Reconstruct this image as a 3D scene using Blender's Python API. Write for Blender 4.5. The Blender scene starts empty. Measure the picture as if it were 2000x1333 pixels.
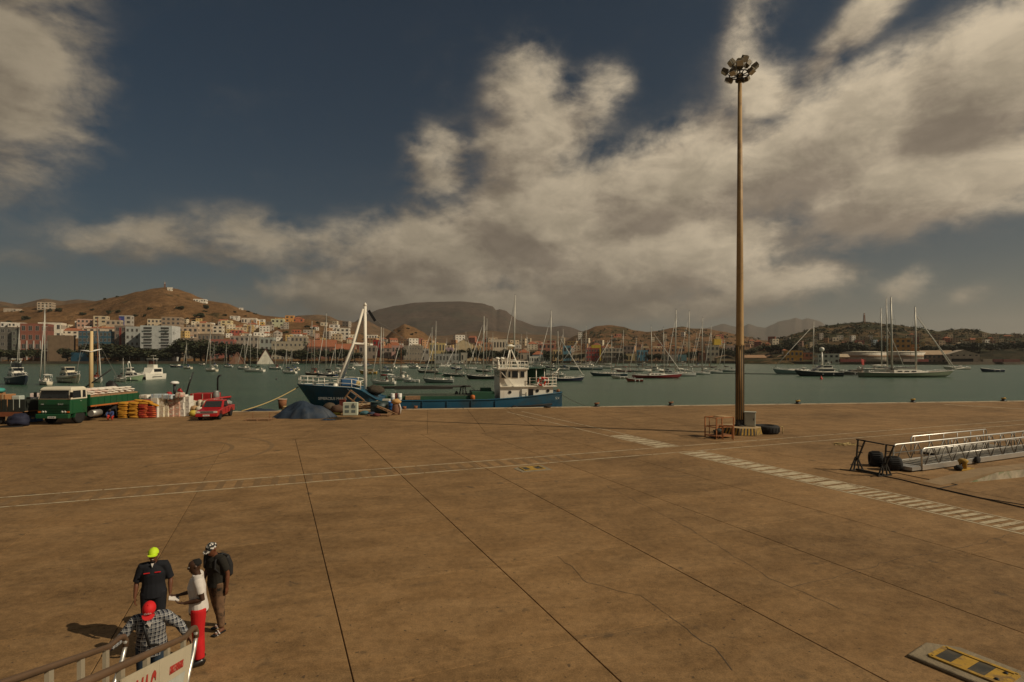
import bpy, bmesh, math, random
from mathutils import Vector, Matrix, noise as mnoise
random.seed(7)
SC = bpy.context.scene
COL = SC.collection
R = math.radians
# ------------------------------------------------------------------ camera
F, CAMH, HZ, WZ = 1100.0, 5.2, 698.0, -2.0      # focal length in photo pixels, eye height over the quay, horizon row, water level
cam_d = bpy.data.cameras.new('camera'); cam = bpy.data.objects.new('camera', cam_d); COL.objects.link(cam)
cam.location = (0, 0, CAMH); cam.rotation_euler = (R(90), 0, 0)
cam_d.sensor_width = 36; cam_d.lens = 36 * F / 2000; cam_d.shift_y = 31.5 / 2000
cam_d.clip_start = 0.1; cam_d.clip_end = 60000
SC.camera = cam
# ------------------------------------------------------------------ exposure, sun, sky
SC.view_settings.view_transform = 'Standard'; SC.view_settings.look = 'None'
SC.view_settings.gamma = 1; SC.view_settings.use_curve_mapping = False
SC.view_settings.exposure = -0.55
SC.cycles.max_bounces = 5; SC.cycles.diffuse_bounces = 2; SC.cycles.glossy_bounces = 2
SC.cycles.transmission_bounces = 2; SC.cycles.volume_bounces = 0; SC.cycles.transparent_max_bounces = 6
SUN_EL = 38.5
sx, sy = 0.955, -0.297                           # horizontal direction towards the sun
sun_dir = Vector((sx * math.cos(R(SUN_EL)), sy * math.cos(R(SUN_EL)), math.sin(R(SUN_EL)))).normalized()
sun_d = bpy.data.lights.new('sun', 'SUN'); sun = bpy.data.objects.new('sun', sun_d); COL.objects.link(sun)
sun_d.energy = 4.8; sun_d.angle = R(0.5); sun_d.color = (1.0, 0.85, 0.63)
sun.rotation_euler = sun_dir.to_track_quat('Z', 'Y').to_euler(); sun.location = (40, -20, 60)

world = bpy.data.worlds.new('World'); SC.world = world; world.use_nodes = True
wt = world.node_tree; wt.nodes.clear()
class G:
    """small helper that wires math nodes of one node tree"""
    def __init__(s, t): s.t = t
    def n(s, typ, **kw):
        nd = s.t.nodes.new(typ)
        for k, v in kw.items(): setattr(nd, k, v)
        return nd
    def put(s, sock, v):
        if hasattr(v, 'is_output'): s.t.links.new(v, sock)
        elif v is not None: sock.default_value = v
    def m(s, op, a, b=None, c=None, clamp=False):
        nd = s.n('ShaderNodeMath', operation=op, use_clamp=clamp)
        for i, v in enumerate((a, b, c)): s.put(nd.inputs[i], v)
        return nd.outputs[0]
    def v(s, op, a, b=None, out=0):
        nd = s.n('ShaderNodeVectorMath', operation=op)
        s.put(nd.inputs[0], a)
        if b is not None: s.put(nd.inputs[1], b)
        return nd.outputs['Value'] if op in ('DOT_PRODUCT', 'LENGTH') else nd.outputs[0]
    def noise(s, vec, scale, detail=4, rough=.5, dist=0.0):
        nd = s.n('ShaderNodeTexNoise'); s.put(nd.inputs['Vector'], vec)
        nd.inputs['Scale'].default_value = scale; nd.inputs['Detail'].default_value = detail
        nd.inputs['Roughness'].default_value = rough; nd.inputs['Distortion'].default_value = dist
        return nd.outputs[0]
    def rng(s, v, a, b, c=0, d=1, smooth=True):
        nd = s.n('ShaderNodeMapRange'); nd.interpolation_type = 'SMOOTHSTEP' if smooth else 'LINEAR'
        s.put(nd.inputs[0], v)
        for i, q in enumerate((a, b, c, d)): s.put(nd.inputs[i + 1], q)
        return nd.outputs[0]
    def mix(s, f, a, b, bt='MIX'):
        nd = s.n('ShaderNodeMix', data_type='RGBA', blend_type=bt)
        s.put(nd.inputs[0], f)
        for i, q in ((6, a), (7, b)):
            if isinstance(q, tuple) and len(q) == 3: q = q + (1,)
            s.put(nd.inputs[i], q)
        return nd.outputs[2]
    def xyz(s, x, y, z):
        nd = s.n('ShaderNodeCombineXYZ')
        for i, q in enumerate((x, y, z)): s.put(nd.inputs[i], q)
        return nd.outputs[0]

def build_sky():
    g = G(wt)
    out = g.n('ShaderNodeOutputWorld'); bg = g.n('ShaderNodeBackground')
    sky = g.n('ShaderNodeTexSky', sky_type='NISHITA')
    sky.sun_disc = False; sky.sun_elevation = R(SUN_EL); sky.sun_rotation = math.atan2(sx, sy)
    sky.air_density = 1.0; sky.dust_density = 1.2; sky.ozone_density = 2.0; sky.altitude = 5
    tc = g.n('ShaderNodeTexCoord'); sp = g.n('ShaderNodeSeparateXYZ'); wt.links.new(tc.outputs['Generated'], sp.inputs[0])
    az = g.m('ARCTAN2', sp.outputs[0], sp.outputs[1]); el = g.m('ARCSINE', sp.outputs[2])
    P0 = g.xyz(az, el, 0.0)
    DR = tc.outputs['Generated']
    # cloud bodies: azimuth, elevation, half width, half height in degrees, tilt, weight
    CL = [(-44, 20.5, 8.0, 9, 0, 1.25), (-42, 28.5, 5.0, 7, -10, .95), (-34, 9.8, 7.0, 2.4, 4, .86), (-25, 10.6, 7.0, 3.2, -4, .98), (-41, 7.4, 5, 1.2, 0, .5), (-17, 11.8, 4.5, 2.2, 0, .72),
          (-17, 6.8, 10, 2.0, 4, 1.1), (1.5, 25.0, 4.6, 5.0, 15, .98), (-7.5, 18.5, 4.2, 4.2, 25, .95), (2.5, 20.5, 7.0, 5.2, 20, 1.12), (8.5, 24.8, 4.2, 2.8, 25, .92),
          (-7, 10.0, 10.5, 4.8, 4, 1.5), (4, 13.5, 10, 5.6, 10, 1.55), (16, 16.0, 11, 5.0, 20, 1.6), (29, 18.2, 12, 4.6, 16, 1.6), (41, 20.5, 7, 4.8, 14, 1.6),
          (36, 14.0, 11, 4.0, 12, 1.5), (13, 9.5, 15, 4.8, 8, 1.6), (24.0, 23.0, 3.4, 3.4, 45, 1.0), (32.5, 27.4, 5.2, 1.7, 34, 1.1), (29, 24.6, 3.2, 1.7, 45, .85), (23.0, 29, 3.2, 6, -22, .66),
          (0, 5.2, 26, 2.4, 0, 1.35), (25, 6.8, 8, 2.6, 8, 1.05), (35, 5.8, 2.6, 1.7, 20, .92), (39, 5.0, 2.4, 1.0, 15, .65), (15.5, 19.8, 2.4, 1.4, 40, .7)]
    def dens(P, D):
        acc = None
        for a, e, w, h, r, k in CL:
            d = g.v('SUBTRACT', P, (R(a), R(e), 0))
            c, s_ = math.cos(R(r)), math.sin(R(r))
            u = g.v('DOT_PRODUCT', d, (c / R(w), s_ / R(w), 0)); v = g.v('DOT_PRODUCT', d, (-s_ / R(h), c / R(h), 0))
            q = g.m('ADD', g.m('MULTIPLY', u, u), g.m('MULTIPLY', v, v))
            t = g.m('MULTIPLY', g.m('POWER', 0.42, q), k)
            acc = t if acc is None else g.m('SMOOTH_MAX', acc, t, 0.35)
        far = g.rng(g.m('ABSOLUTE', az), R(47), R(70))
        high = g.rng(el, R(34), R(44))
        oth = g.m('MULTIPLY', g.m('MAXIMUM', far, high), g.rng(g.noise(D, 2.3, 3, .5), .42, .62, 0, .9))
        acc = g.m('MAXIMUM', acc, oth)
        Ds = g.v('MULTIPLY', D, (1, 1, 1.7))
        n1 = g.noise(Ds, 6.5, 9, .60, .25)
        n2 = g.noise(Ds, 26, 5, .62, .3)
        t = g.m('ADD', g.m('MULTIPLY', g.m('SUBTRACT', n1, .5), 1.65), g.m('MULTIPLY', g.m('SUBTRACT', n2, .5), .52))
        t = g.m('MULTIPLY', t, g.rng(acc, .26, .60, .25, 1))
        return g.m('ADD', acc, t)
    d0 = dens(P0, DR)
    off = (R(3.0), R(2.4), 0)
    D1 = g.v('ADD', DR, (0.034, 0.0, 0.043))
    d1 = dens(g.v('ADD', P0, off), D1)
    alpha = g.m('MULTIPLY', g.rng(d0, .24, 1.0), .97)
    lit = g.m('SUBTRACT', d0, d1)
    lit = g.rng(lit, -.50, .56, 0, 1)
    thick = g.rng(d0, .75, 2.0, 1.0, .66)
    lowd = g.rng(el, R(3.0), R(9.5), .52, 1.0)
    side = g.rng(az, R(-32), R(30), .56, 1.06)
    tex = g.rng(g.noise(g.v('MULTIPLY', DR, (1, 1, 1.8)), 14, 7, .62, .4), .34, .66, .84, 1.10)
    val = g.m('MULTIPLY', g.m('MULTIPLY', g.m('MULTIPLY', thick, lowd), side), tex)
    ccol = g.mix(lit, (0.340, 0.270, 0.198), (0.84, 0.69, 0.485))
    ccol = g.mix(1.0, ccol, g.xyz(val, val, val), 'MULTIPLY')
    tint = g.mix(1.0, sky.outputs[0], SKY_TINT, 'MULTIPLY')
    hz = g.m('POWER', 2.718, g.m('DIVIDE', g.m('ABSOLUTE', el), -R(5.6)))
    sunside = g.rng(g.v('DOT_PRODUCT', DR, (sx, sy, 0)), -.95, .75, 0, 1)
    hcol = g.mix(sunside, (.150, .165, .150), (.315, .275, .205))
    hcol = g.mix(1.0, hcol, (CLOUD_GAIN,) * 3, 'MULTIPLY')
    tint = g.mix(g.m('MULTIPLY', hz, .92), tint, hcol)
    ccol = g.mix(1.0, ccol, (CLOUD_GAIN,) * 3, 'MULTIPLY')
    col = g.mix(alpha, tint, ccol)
    wt.links.new(col, bg.inputs[0]); bg.inputs[1].default_value = SKY_STRENGTH
    wt.links.new(bg.outputs[0], out.inputs[0])
SKY_STRENGTH = 0.06
SKY_TINT = (0.165, 0.335, 0.375)
CLOUD_GAIN = 1 / SKY_STRENGTH       # cloud and haze colours above are radiances
build_sky()
# ------------------------------------------------------------------ materials
MATS = {}
def mat(name, col, rough=.65, metal=0.0, var=.18, scale=1.5, bump=0.0, spec=.4, dirt=None, dirt_amt=.5, dscale=.8, stretch=None, coat=0.0):
    if name in MATS: return MATS[name]
    m = bpy.data.materials.new(name); m.use_nodes = True; t = m.node_tree; g = G(t)
    b = t.nodes['Principled BSDF']; tc = g.n('ShaderNodeTexCoord'); P = tc.outputs['Object']
    if stretch: P = g.v('MULTIPLY', P, stretch)
    n = g.noise(P, scale, 5, .6)
    k = g.rng(n, .25, .75, 1 - var, 1 + var, False)
    c = g.mix(1.0, tuple(col), g.xyz(k, k, k), 'MULTIPLY')
    if dirt:
        d = g.rng(g.noise(P, dscale, 6, .65, .5), .48, .66, 0, dirt_amt)
        c = g.mix(d, c, tuple(dirt))
    t.links.new(c, b.inputs['Base Color'])
    b.inputs['Roughness'].default_value = rough; b.inputs['Metallic'].default_value = metal
    b.inputs['Specular IOR Level'].default_value = spec
    if coat: b.inputs['Coat Weight'].default_value = coat
    if bump:
        bn = g.n('ShaderNodeBump'); bn.inputs['Strength'].default_value = bump; bn.inputs['Distance'].default_value = .05
        t.links.new(g.noise(P, scale * 6, 4, .6), bn.inputs['Height']); t.links.new(bn.outputs[0], b.inputs['Normal'])
    MATS[name] = m
    return m
def cmat(col, rough=.7, **kw):
    nm = 'paint_%02x%02x%02x' % tuple(int(255 * min(1, c)) for c in col)
    return mat(nm, col, rough, **kw)

# ------------------------------------------------------------------ mesh builder
class MB:
    def __init__(s): s.v = []; s.f = []; s.m = []; s.sm = []; s.mi = 0
    def add(s, vs, fs, smooth=False):
        o = len(s.v); s.v += [tuple(v) for v in vs]
        s.f += [tuple(i + o for i in f) for f in fs]; s.m += [s.mi] * len(fs); s.sm += [smooth] * len(fs)
        return s
    def box(s, c, d, rz=0.0, M=None, top=(1, 1)):
        x, y, z = d[0] / 2, d[1] / 2, d[2] / 2
        vs = [(-x, -y, -z), (x, -y, -z), (x, y, -z), (-x, y, -z)] + [(a * top[0] * x, b * top[1] * y, z) for a, b in ((-1, -1), (1, -1), (1, 1), (-1, 1))]
        if M is None: M = Matrix.Rotation(rz, 3, 'Z')
        vs = [M @ Vector(v) + Vector(c) for v in vs]
        return s.add(vs, [(3, 2, 1, 0), (4, 5, 6, 7), (0, 1, 5, 4), (1, 2, 6, 5), (2, 3, 7, 6), (3, 0, 4, 7)])
    def beam(s, a, b, w, h=None, up=(0, 0, 1)):
        a, b = Vector(a), Vector(b); h = h or w
        d = (b - a); L = d.length; d.normalize(); u = Vector(up)
        if abs(d.dot(u)) > .98: u = Vector((0, 1, 0))
        sx_ = d.cross(u).normalized(); sz = sx_.cross(d)
        M = Matrix((d, sx_, sz)).transposed()
        return s.box((a + b) / 2, (L, w, h), M=M)
    def tube(s, pts, r, n=8, caps=True, smooth=True):
        pts = [Vector(p) for p in pts]
        rs = r if isinstance(r, (list, tuple)) else [r] * len(pts)
        rings = []; prev = None
        for i, p in enumerate(pts):
            d = (pts[min(i + 1, len(pts) - 1)] - pts[max(i - 1, 0)]).normalized()
            u = Vector((0, 0, 1)) if abs(d.z) < .95 else Vector((0, 1, 0))
            a = d.cross(u).normalized() if prev is None else (prev - d * prev.dot(d)).normalized()
            prev = a; b = d.cross(a)
            rings.append([p + (a * math.cos(2 * math.pi * k / n) + b * math.sin(2 * math.pi * k / n)) * rs[i] for k in range(n)])
        return s.loft(rings, caps=caps, smooth=smooth)
    def loft(s, rings, caps=True, smooth=False, closed=True):
        n = len(rings[0]); vs = [v for r_ in rings for v in r_]; fs = []
        for i in range(len(rings) - 1):
            for k in range(n if closed else n - 1):
                k2 = (k + 1) % n
                fs.append((i * n + k, i * n + k2, (i + 1) * n + k2, (i + 1) * n + k))
        s.add(vs, fs, smooth)
        if caps:
            o = len(s.v) - len(vs)
            for fc in (tuple(o + k for k in reversed(range(n))), tuple(o + (len(rings) - 1) * n + k for k in range(n))):
                s.f.append(fc); s.m.append(s.mi); s.sm.append(False)
        return s
    def lathe(s, prof, c=(0, 0, 0), n=16, smooth=True, axis='Z'):
        rings = []
        for r_, z in prof:
            ring = []
            for k in range(n):
                a = 2 * math.pi * k / n; p = (r_ * math.cos(a), r_ * math.sin(a), z)
                if axis == 'X': p = (p[2], p[0], p[1])
                if axis == 'Y': p = (p[0], p[2], p[1])
                ring.append(Vector(p) + Vector(c))
            rings.append(ring)
        return s.loft(rings, smooth=smooth)
    def prism(s, poly, z0, z1):
        n = len(poly); vs = [(x, y, z0) for x, y in poly] + [(x, y, z1) for x, y in poly]
        return s.add(vs, [tuple(reversed(range(n))), tuple(range(n, 2 * n))] + [(k, (k + 1) % n, n + (k + 1) % n, n + k) for k in range(n)])
    def slab(s, poly3, d):
        """polygon given in 3D, thickened by the vector d"""
        n = len(poly3); d = Vector(d); P = [Vector(p) for p in poly3]
        return s.add(P + [p + d for p in P], [tuple(reversed(range(n))), tuple(range(n, 2 * n))] + [(k, (k + 1) % n, n + (k + 1) % n, n + k) for k in range(n)])
    def ball(s, c, r, nu=12, nv=8, amp=0.0, seed=0):
        r = r if isinstance(r, (tuple, list)) else (r, r, r); vs = []; fs = []
        for j in range(nv + 1):
            th = math.pi * j / nv
            for i in range(nu):
                ph = 2 * math.pi * i / nu; d = Vector((math.sin(th) * math.cos(ph), math.sin(th) * math.sin(ph), math.cos(th)))
                k = 1 + (amp * mnoise.noise(d * 2 + Vector((seed, 0, 0))) if amp else 0)
                vs.append((c[0] + d.x * r[0] * k, c[1] + d.y * r[1] * k, c[2] + d.z * r[2] * k))
        for j in range(nv):
            for i in range(nu):
                fs.append((j * nu + i, (j + 1) * nu + i, (j + 1) * nu + (i + 1) % nu, j * nu + (i + 1) % nu))
        return s.add(vs, fs, True)
    def mesh(s, name, mats):
        me = bpy.data.meshes.new(name); me.from_pydata(s.v, [], s.f)
        for m in (mats if isinstance(mats, (list, tuple)) else [mats]): me.materials.append(m)
        me.polygons.foreach_set('material_index', s.m); me.polygons.foreach_set('use_smooth', s.sm)
        me.update(); return me
    def build(s, name, mats, parent=None, loc=None, rz=0.0, bev=0.0, fixn=False):
        me = s.mesh(name, mats)
        if fixn:
            bm = bmesh.new(); bm.from_mesh(me); bmesh.ops.recalc_face_normals(bm, faces=bm.faces); bm.to_mesh(me); bm.free()
        return place(name, me, parent, loc, rz, bev)
def place(name, me, parent=None, loc=None, rz=0.0, bev=0.0):
    o = bpy.data.objects.new(name, me); COL.objects.link(o)
    if parent is not None: o.parent = parent
    if loc is not None: o.location = loc
    if rz: o.rotation_euler = (0, 0, rz)
    if bev:
        b = o.modifiers.new('bevel', 'BEVEL'); b.width = bev; b.segments = 2; b.limit_method = 'ANGLE'
    return o
def tag(o, label, cat, group=None, kind=None):
    o['label'] = label; o['category'] = cat
    if group: o['group'] = group
    if kind: o['kind'] = kind
    return o
def thing(name, label, cat, loc=(0, 0, 0), rz=0.0, group=None):
    o = bpy.data.objects.new(name, None); COL.objects.link(o); o.empty_display_size = .3
    o.location = loc; o.rotation_euler = (0, 0, rz)
    return tag(o, label, cat, group)
def struct(o, kind='structure'): o['kind'] = kind; return o
KIDS = {}
def copy_tree(o, parent=None):
    c = o.copy(); COL.objects.link(c)
    if parent is not None: c.parent = parent
    for ch in o.children: copy_tree(ch, c)
    return c
def text_mesh(body, size, ext=.004, align='CENTER', squeeze=1.0):
    cu = bpy.data.curves.new('lettering', 'FONT'); cu.body = body; cu.size = size; cu.extrude = ext
    cu.align_x = align; cu.align_y = 'CENTER'; cu.resolution_u = 3
    o = bpy.data.objects.new('lettering', cu); COL.objects.link(o)
    dg = bpy.context.evaluated_depsgraph_get(); me = bpy.data.meshes.new_from_object(o.evaluated_get(dg))
    bpy.data.objects.remove(o)
    if squeeze != 1.0:
        for v in me.vertices: v.co.x *= squeeze
    return me
def lettering(name, body, size, m, parent, loc, rot, squeeze=1.0):
    me = text_mesh(body, size, squeeze=squeeze); me.materials.clear(); me.materials.append(m)
    o = place(name, me, parent, loc); o.rotation_euler = rot; return o
# photo pixel -> point of the place
def PX(x, y, Y): return Vector(((x - 1000) / F * Y, Y, CAMH - (y - HZ) / F * Y))
def GR(x, y, z=0.0):
    Y = (CAMH - z) * F / (y - HZ); return Vector(((x - 1000) / F * Y, Y, z))
def WT(x, y): return GR(x, y, WZ)
# shared materials
WHITE = mat('white_paint', (.78, .76, .70), .45, var=.06, dirt=(.45, .36, .26), dirt_amt=.35)
GLASS = mat('dark_glass', (.015, .018, .02), .12, var=.05, spec=.6)
RUBBER = mat('rubber', (.018, .017, .016), .85, var=.3, bump=.3)
STEEL = mat('galvanised_steel', (.42, .41, .38), .45, .6, var=.15)
ALU = mat('aluminium', (.62, .60, .55), .38, .75, var=.12)
RUST = mat('rusty_steel', (.23, .095, .04), .8, .1, var=.4, bump=.2)
BLACK = mat('black_paint', (.012, .012, .012), .5, var=.2)
WOOD = mat('weathered_wood', (.30, .17, .085), .8, var=.35, scale=4)
ROPE = mat('rope', (.45, .33, .14), .9, var=.2, scale=12)
# ------------------------------------------------------------------ the quay: concrete slabs, coping, paint
def ground_mat():
    m = bpy.data.materials.new('concrete_slab'); m.use_nodes = True; t = m.node_tree; g = G(t); b = t.nodes['Principled BSDF']
    geo = g.n('ShaderNodeNewGeometry'); P = geo.outputs['Position']
    rot = g.n('ShaderNodeVectorRotate', rotation_type='Z_AXIS'); t.links.new(P, rot.inputs['Vector']); rot.inputs['Angle'].default_value = R(-16)
    Q = rot.outputs[0]
    big = g.noise(P, .11, 4, .55, .4); str_ = g.noise(g.v('MULTIPLY', Q, (.42, 1.0, 1)), 1.0, 8, .70, .9)
    mid = g.noise(P, .9, 6, .65); fine = g.noise(P, 30, 3, .75); spk = g.noise(P, 5.5, 6, .72)
    k = g.m('ADD', g.m('MULTIPLY', g.rng(big, .3, .7, -.16, .16), 1.0), g.m('ADD', g.rng(str_, .28, .72, -.12, .12), g.m('ADD', g.rng(mid, .3, .7, -.13, .13), g.m('ADD', g.rng(fine, .3, .7, -.20, .20), g.rng(spk, .3, .7, -.20, .18)))))
    oi = g.n('ShaderNodeObjectInfo'); k = g.m('ADD', k, g.rng(oi.outputs['Random'], 0, 1, -.07, .07, False))
    k = g.m('ADD', k, 1.0)
    c = g.mix(g.rng(str_, .35, .7), (.218, .126, .052), (.236, .143, .064))
    c = g.mix(1.0, c, g.xyz(k, k, k), 'MULTIPLY')
    sp = g.rng(g.noise(P, 1.35, 3, .5, .3), .66, .74, 0, .55)          # oil spots
    c = g.mix(sp, c, (.055, .042, .028))
    st = g.rng(g.noise(g.v('MULTIPLY', Q, (.35, 2.2, 1)), .55, 5, .6, .8),   .60, .74, 0, .35)   # tyre grime
    c = g.mix(st, c, (.085, .062, .038))
    dt = g.rng(g.noise(P, 9, 2, .5), .66, .72, 0, .7); c = g.mix(dt, c, (.05, .036, .024))
    t.links.new(c, b.inputs['Base Color']); b.inputs['Roughness'].default_value = .85; b.inputs['Specular IOR Level'].default_value = .25
    bn = g.n('ShaderNodeBump'); bn.inputs['Strength'].default_value = .35; bn.inputs['Distance'].default_value = .02
    t.links.new(g.m('ADD', fine, g.m('MULTIPLY', mid, 2.0)), bn.inputs['Height']); t.links.new(bn.outputs[0], b.inputs['Normal'])
    return m
CONC = ground_mat()
JOINT = mat('dark_joint', (.075, .053, .033), .95, var=.3)
EDGE0, EDGED = Vector((-24.8, 54.5)), Vector((.989, .147)).normalized()
EDGEN = Vector((-EDGED.y, EDGED.x))             # towards the water
def edge_at(X): return EDGE0.y + (X - EDGE0.x) * EDGED.y / EDGED.x
QUAY = [(-160, -60), (260, -60), (260, edge_at(260)), (-160, edge_at(-160))]
mb = MB(); mb.prism(QUAY, -4.5, -.03)
quay = struct(mb.build('quay', [JOINT]))
def clip(poly, p, n):
    """keep the side where (q-p).n <= 0"""
    out = []
    for i, a in enumerate(poly):
        b = poly[(i + 1) % len(poly)]; da = (a - p).dot(n); db = (b - p).dot(n)
        if da <= 0: out.append(a)
        if (da < 0 < db) or (db < 0 < da): out.append(a + (b - a) * (da / (da - db)))
    return out
BP, BD = Vector((-21.5, 33.6)), Vector((.962, .274)).normalized(); BN = Vector((-BD.y, BD.x))
def slab_cells():
    cells = []
    for zone, (e, d, s0, t0, st, tt) in enumerate(((Vector((.922, .387)), Vector((-.387, .922)), 1.15, 13.15, 3.95, 4.1), (Vector((.989, .148)), Vector((-.148, .989)), -7.93, 42.0, 3.95, 5.2))):
        for i in range(-24, 26):
            for j in range(-6, 20):
                a, c = s0 + i * st, t0 + j * tt
                poly = [e * (a + u * st) + d * (c + v * tt) for u, v in ((0, 0), (1, 0), (1, 1), (0, 1))]
                poly = clip(poly, BP, BN if zone == 0 else -BN)
                if len(poly) < 3: continue
                poly = clip(poly, EDGE0 - EDGEN * .9, EDGEN)
                if len(poly) < 3: continue
                cx = sum((p for p in poly), Vector((0, 0))) / len(poly)
                if cx.y < -25 or abs(cx.x) > max(cx.y, 0) * .97 + 38: continue
                ar = abs(sum(poly[k].x * poly[(k + 1) % len(poly)].y - poly[(k + 1) % len(poly)].x * poly[k].y for k in range(len(poly)))) / 2
                if ar < .05: continue
                seen = cx.y > 4.5 and abs(cx.x) < cx.y * .97 + 3
                cells.append((cx.length + (0 if seen else 1e4), cx, poly))
    cells.sort(key=lambda q: q[0]); return cells
def slab_geo(mb, poly, c, gap=.009):
    def inset(k):
        out = []
        n = len(poly)
        for i in range(n):
            p0, p1, p2 = poly[i - 1], poly[i], poly[(i + 1) % n]
            a = (p1 - p0).normalized(); b = (p2 - p1).normalized(); na, nb = Vector((-a.y, a.x)), Vector((-b.y, b.x))
            q = na + nb; den = 1 + na.dot(nb)
            out.append(p1 + q * (k / max(den, .3)) - c)
        return out
    o, i_ = inset(gap), inset(gap + .008); z = random.uniform(-.002, .001)
    rings = [[(p.x, p.y, -.05) for p in o], [(p.x, p.y, z - .010) for p in o], [(p.x, p.y, z) for p in i_]]
    mb.loft(rings, caps=False); n = len(poly); k = len(mb.v)
    mb.f.append(tuple(range(k - n, k))); mb.m.append(0); mb.sm.append(False)
cells = slab_cells()
far_mb = MB()
for i, (_, c, poly) in enumerate(cells):
    if i < 290 and _ < 1e4:
        m_ = MB(); slab_geo(m_, poly, c); m_.build('concrete_slab', CONC, quay, (c.x, c.y, 0))
    else: slab_geo(far_mb, poly, Vector((0, 0)))
o = far_mb.build('concrete_slab', CONC, quay); struct(o, 'stuff')
COPE = mat('coping_concrete', (.40, .31, .20), .85, var=.25, scale=2, bump=.3, dirt=(.12, .09, .06))
mb = MB(); mb.box((0, 0, -.28), (4.96, .86, .60)); cope = mb.mesh('coping', [COPE])
for i in range(-9, 26):
    p = EDGE0 + EDGED * (i * 5.0 + 2.5) - EDGEN * .44
    place('coping', cope, quay, (p.x, p.y, 0), math.atan2(EDGED.y, EDGED.x), .03)
# painted walkways
def paint_mat(name, cov, col=(.62, .55, .40)):
    m = bpy.data.materials.new(name); m.use_nodes = True; t = m.node_tree; g = G(t); b = t.nodes['Principled BSDF']
    P = g.n('ShaderNodeNewGeometry').outputs['Position']
    w = g.m('ADD', g.m('MULTIPLY', g.noise(P, 2.2, 8, .75), .7), g.m('MULTIPLY', g.noise(P, 26, 3, .7), .3))
    f = g.rng(w, cov - .08, cov + .08, 1, 0)
    c = g.mix(f, (.185, .115, .055), col)
    t.links.new(c, b.inputs['Base Color']); b.inputs['Roughness'].default_value = .8; b.inputs['Specular IOR Level'].default_value = .2
    return m
PAINT = paint_mat('worn_paint', .55, (.50, .42, .28)); PAINT2 = paint_mat('very_worn_paint', .47, (.42, .34, .23)); PAINT3 = paint_mat('faded_bars', .40, (.29, .21, .13))
E1, D1_ = Vector((.922, .387)), Vector((-.387, .922))
def st(s, t): v = E1 * s + D1_ * t; return (v.x, v.y)
def stripe(name, mb_, mats): return struct(mb_.build(name, mats))
def quad_st(mb_, s0, s1, t0, t1, z=.0055, sk=0.0):
    mb_.add([st(s0, t0) + (z,), st(s1, t0 + sk) + (z,), st(s1, t1 + sk) + (z,), st(s0, t1) + (z,)], [(0, 1, 2, 3)])
m1 = MB()
for k in range(-6, 9):                                            # long double line, left to right
    a, b_ = -31 + (k + 6) * 6.2, -31 + (k + 7) * 6.2 - .06
    for t in (26.55, 24.85): quad_st(m1, a, b_, t - .055, t + .055)
stripe('painted_line', m1, [PAINT])
m1 = MB()
for s in (20.25, 21.75):
    for a, b_ in ((2, 24.75), (26.65, 49.5)): quad_st(m1, s - .05, s + .05, a, b_)
stripe('painted_line', m1, [PAINT])
walk = struct(bpy.data.objects.new('painted_walkway', None)); COL.objects.link(walk)
bar_m = MB(); bar_m.add([(-.60, -.095, 0), (.62, -.095, 0), (.60, .095, 0), (-.62, .095, 0)], [(0, 1, 2, 3)]); bar_me = bar_m.mesh('painted_bar', [PAINT])
thick = MB(); thick.add([(-.62, -.24, 0), (.62, -.24, 0), (.62, .24, 0), (-.62, .24, 0)], [(0, 1, 2, 3)]); thick_me = thick.mesh('painted_bar', [PAINT])
t = 5.0
while t < 32.0:
    far = t > 15.5
    if not 24.7 < t < 26.75:
        p = st(21.0, t); place('painted_bar', thick_me if far else bar_me, walk, (p[0], p[1], .0058), math.atan2(.387, .922) + (0.0 if far else -.03))
    t += .66 if far else .37
walk2 = struct(bpy.data.objects.new('painted_walkway', None)); COL.objects.link(walk2)
fb = MB(); fb.add([(-.16, -.66, 0), (.10, -.66, 0), (.16, .66, 0), (-.10, .66, 0)], [(0, 1, 2, 3)]); fb_me = fb.mesh('painted_bar', [PAINT3])
for k in range(58):
    p = st(-24.5 + k * .68, 25.7); place('painted_bar', fb_me, walk2, (p[0], p[1], .0052), math.atan2(.387, .922))
m1 = MB(); a, b_ = GR(1845, 790.5), GR(2100, 805)                     # far white line by the quay edge
d = (b_ - a).normalized(); nn = Vector((-d.y, d.x, 0)) * .16
m1.add([a - nn + Vector((0, 0, .0055)), b_ - nn + Vector((0, 0, .0055)), b_ + nn + Vector((0, 0, .0055)), a + nn + Vector((0, 0, .0055))], [(0, 1, 2, 3)])
stripe('painted_line', m1, [PAINT])
# tyre arcs scuffed into the concrete
TYRE = paint_mat('tyre_scuff', .45, (.26, .165, .08)); 
def arc(c, r, a0, a1, w, m_):
    q = MB(); n = 24
    for k in range(n):
        b0, b1 = R(a0 + (a1 - a0) * k / n), R(a0 + (a1 - a0) * (k + 1) / n)
        q.add([(c[0] + (r + s_ * w) * math.cos(b), c[1] + (r + s_ * w) * math.sin(b), .0045) for b, s_ in ((b0, -1), (b1, -1), (b1, 1), (b0, 1))], [(0, 1, 2, 3)])
    struct(q.build('tyre_mark', [m_]))
arc((-20.0, 30.6), 4.3, -60, 75, .12, TYRE); arc((-20.0, 30.6), 6.4, -60, 70, .12, TYRE)
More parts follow.
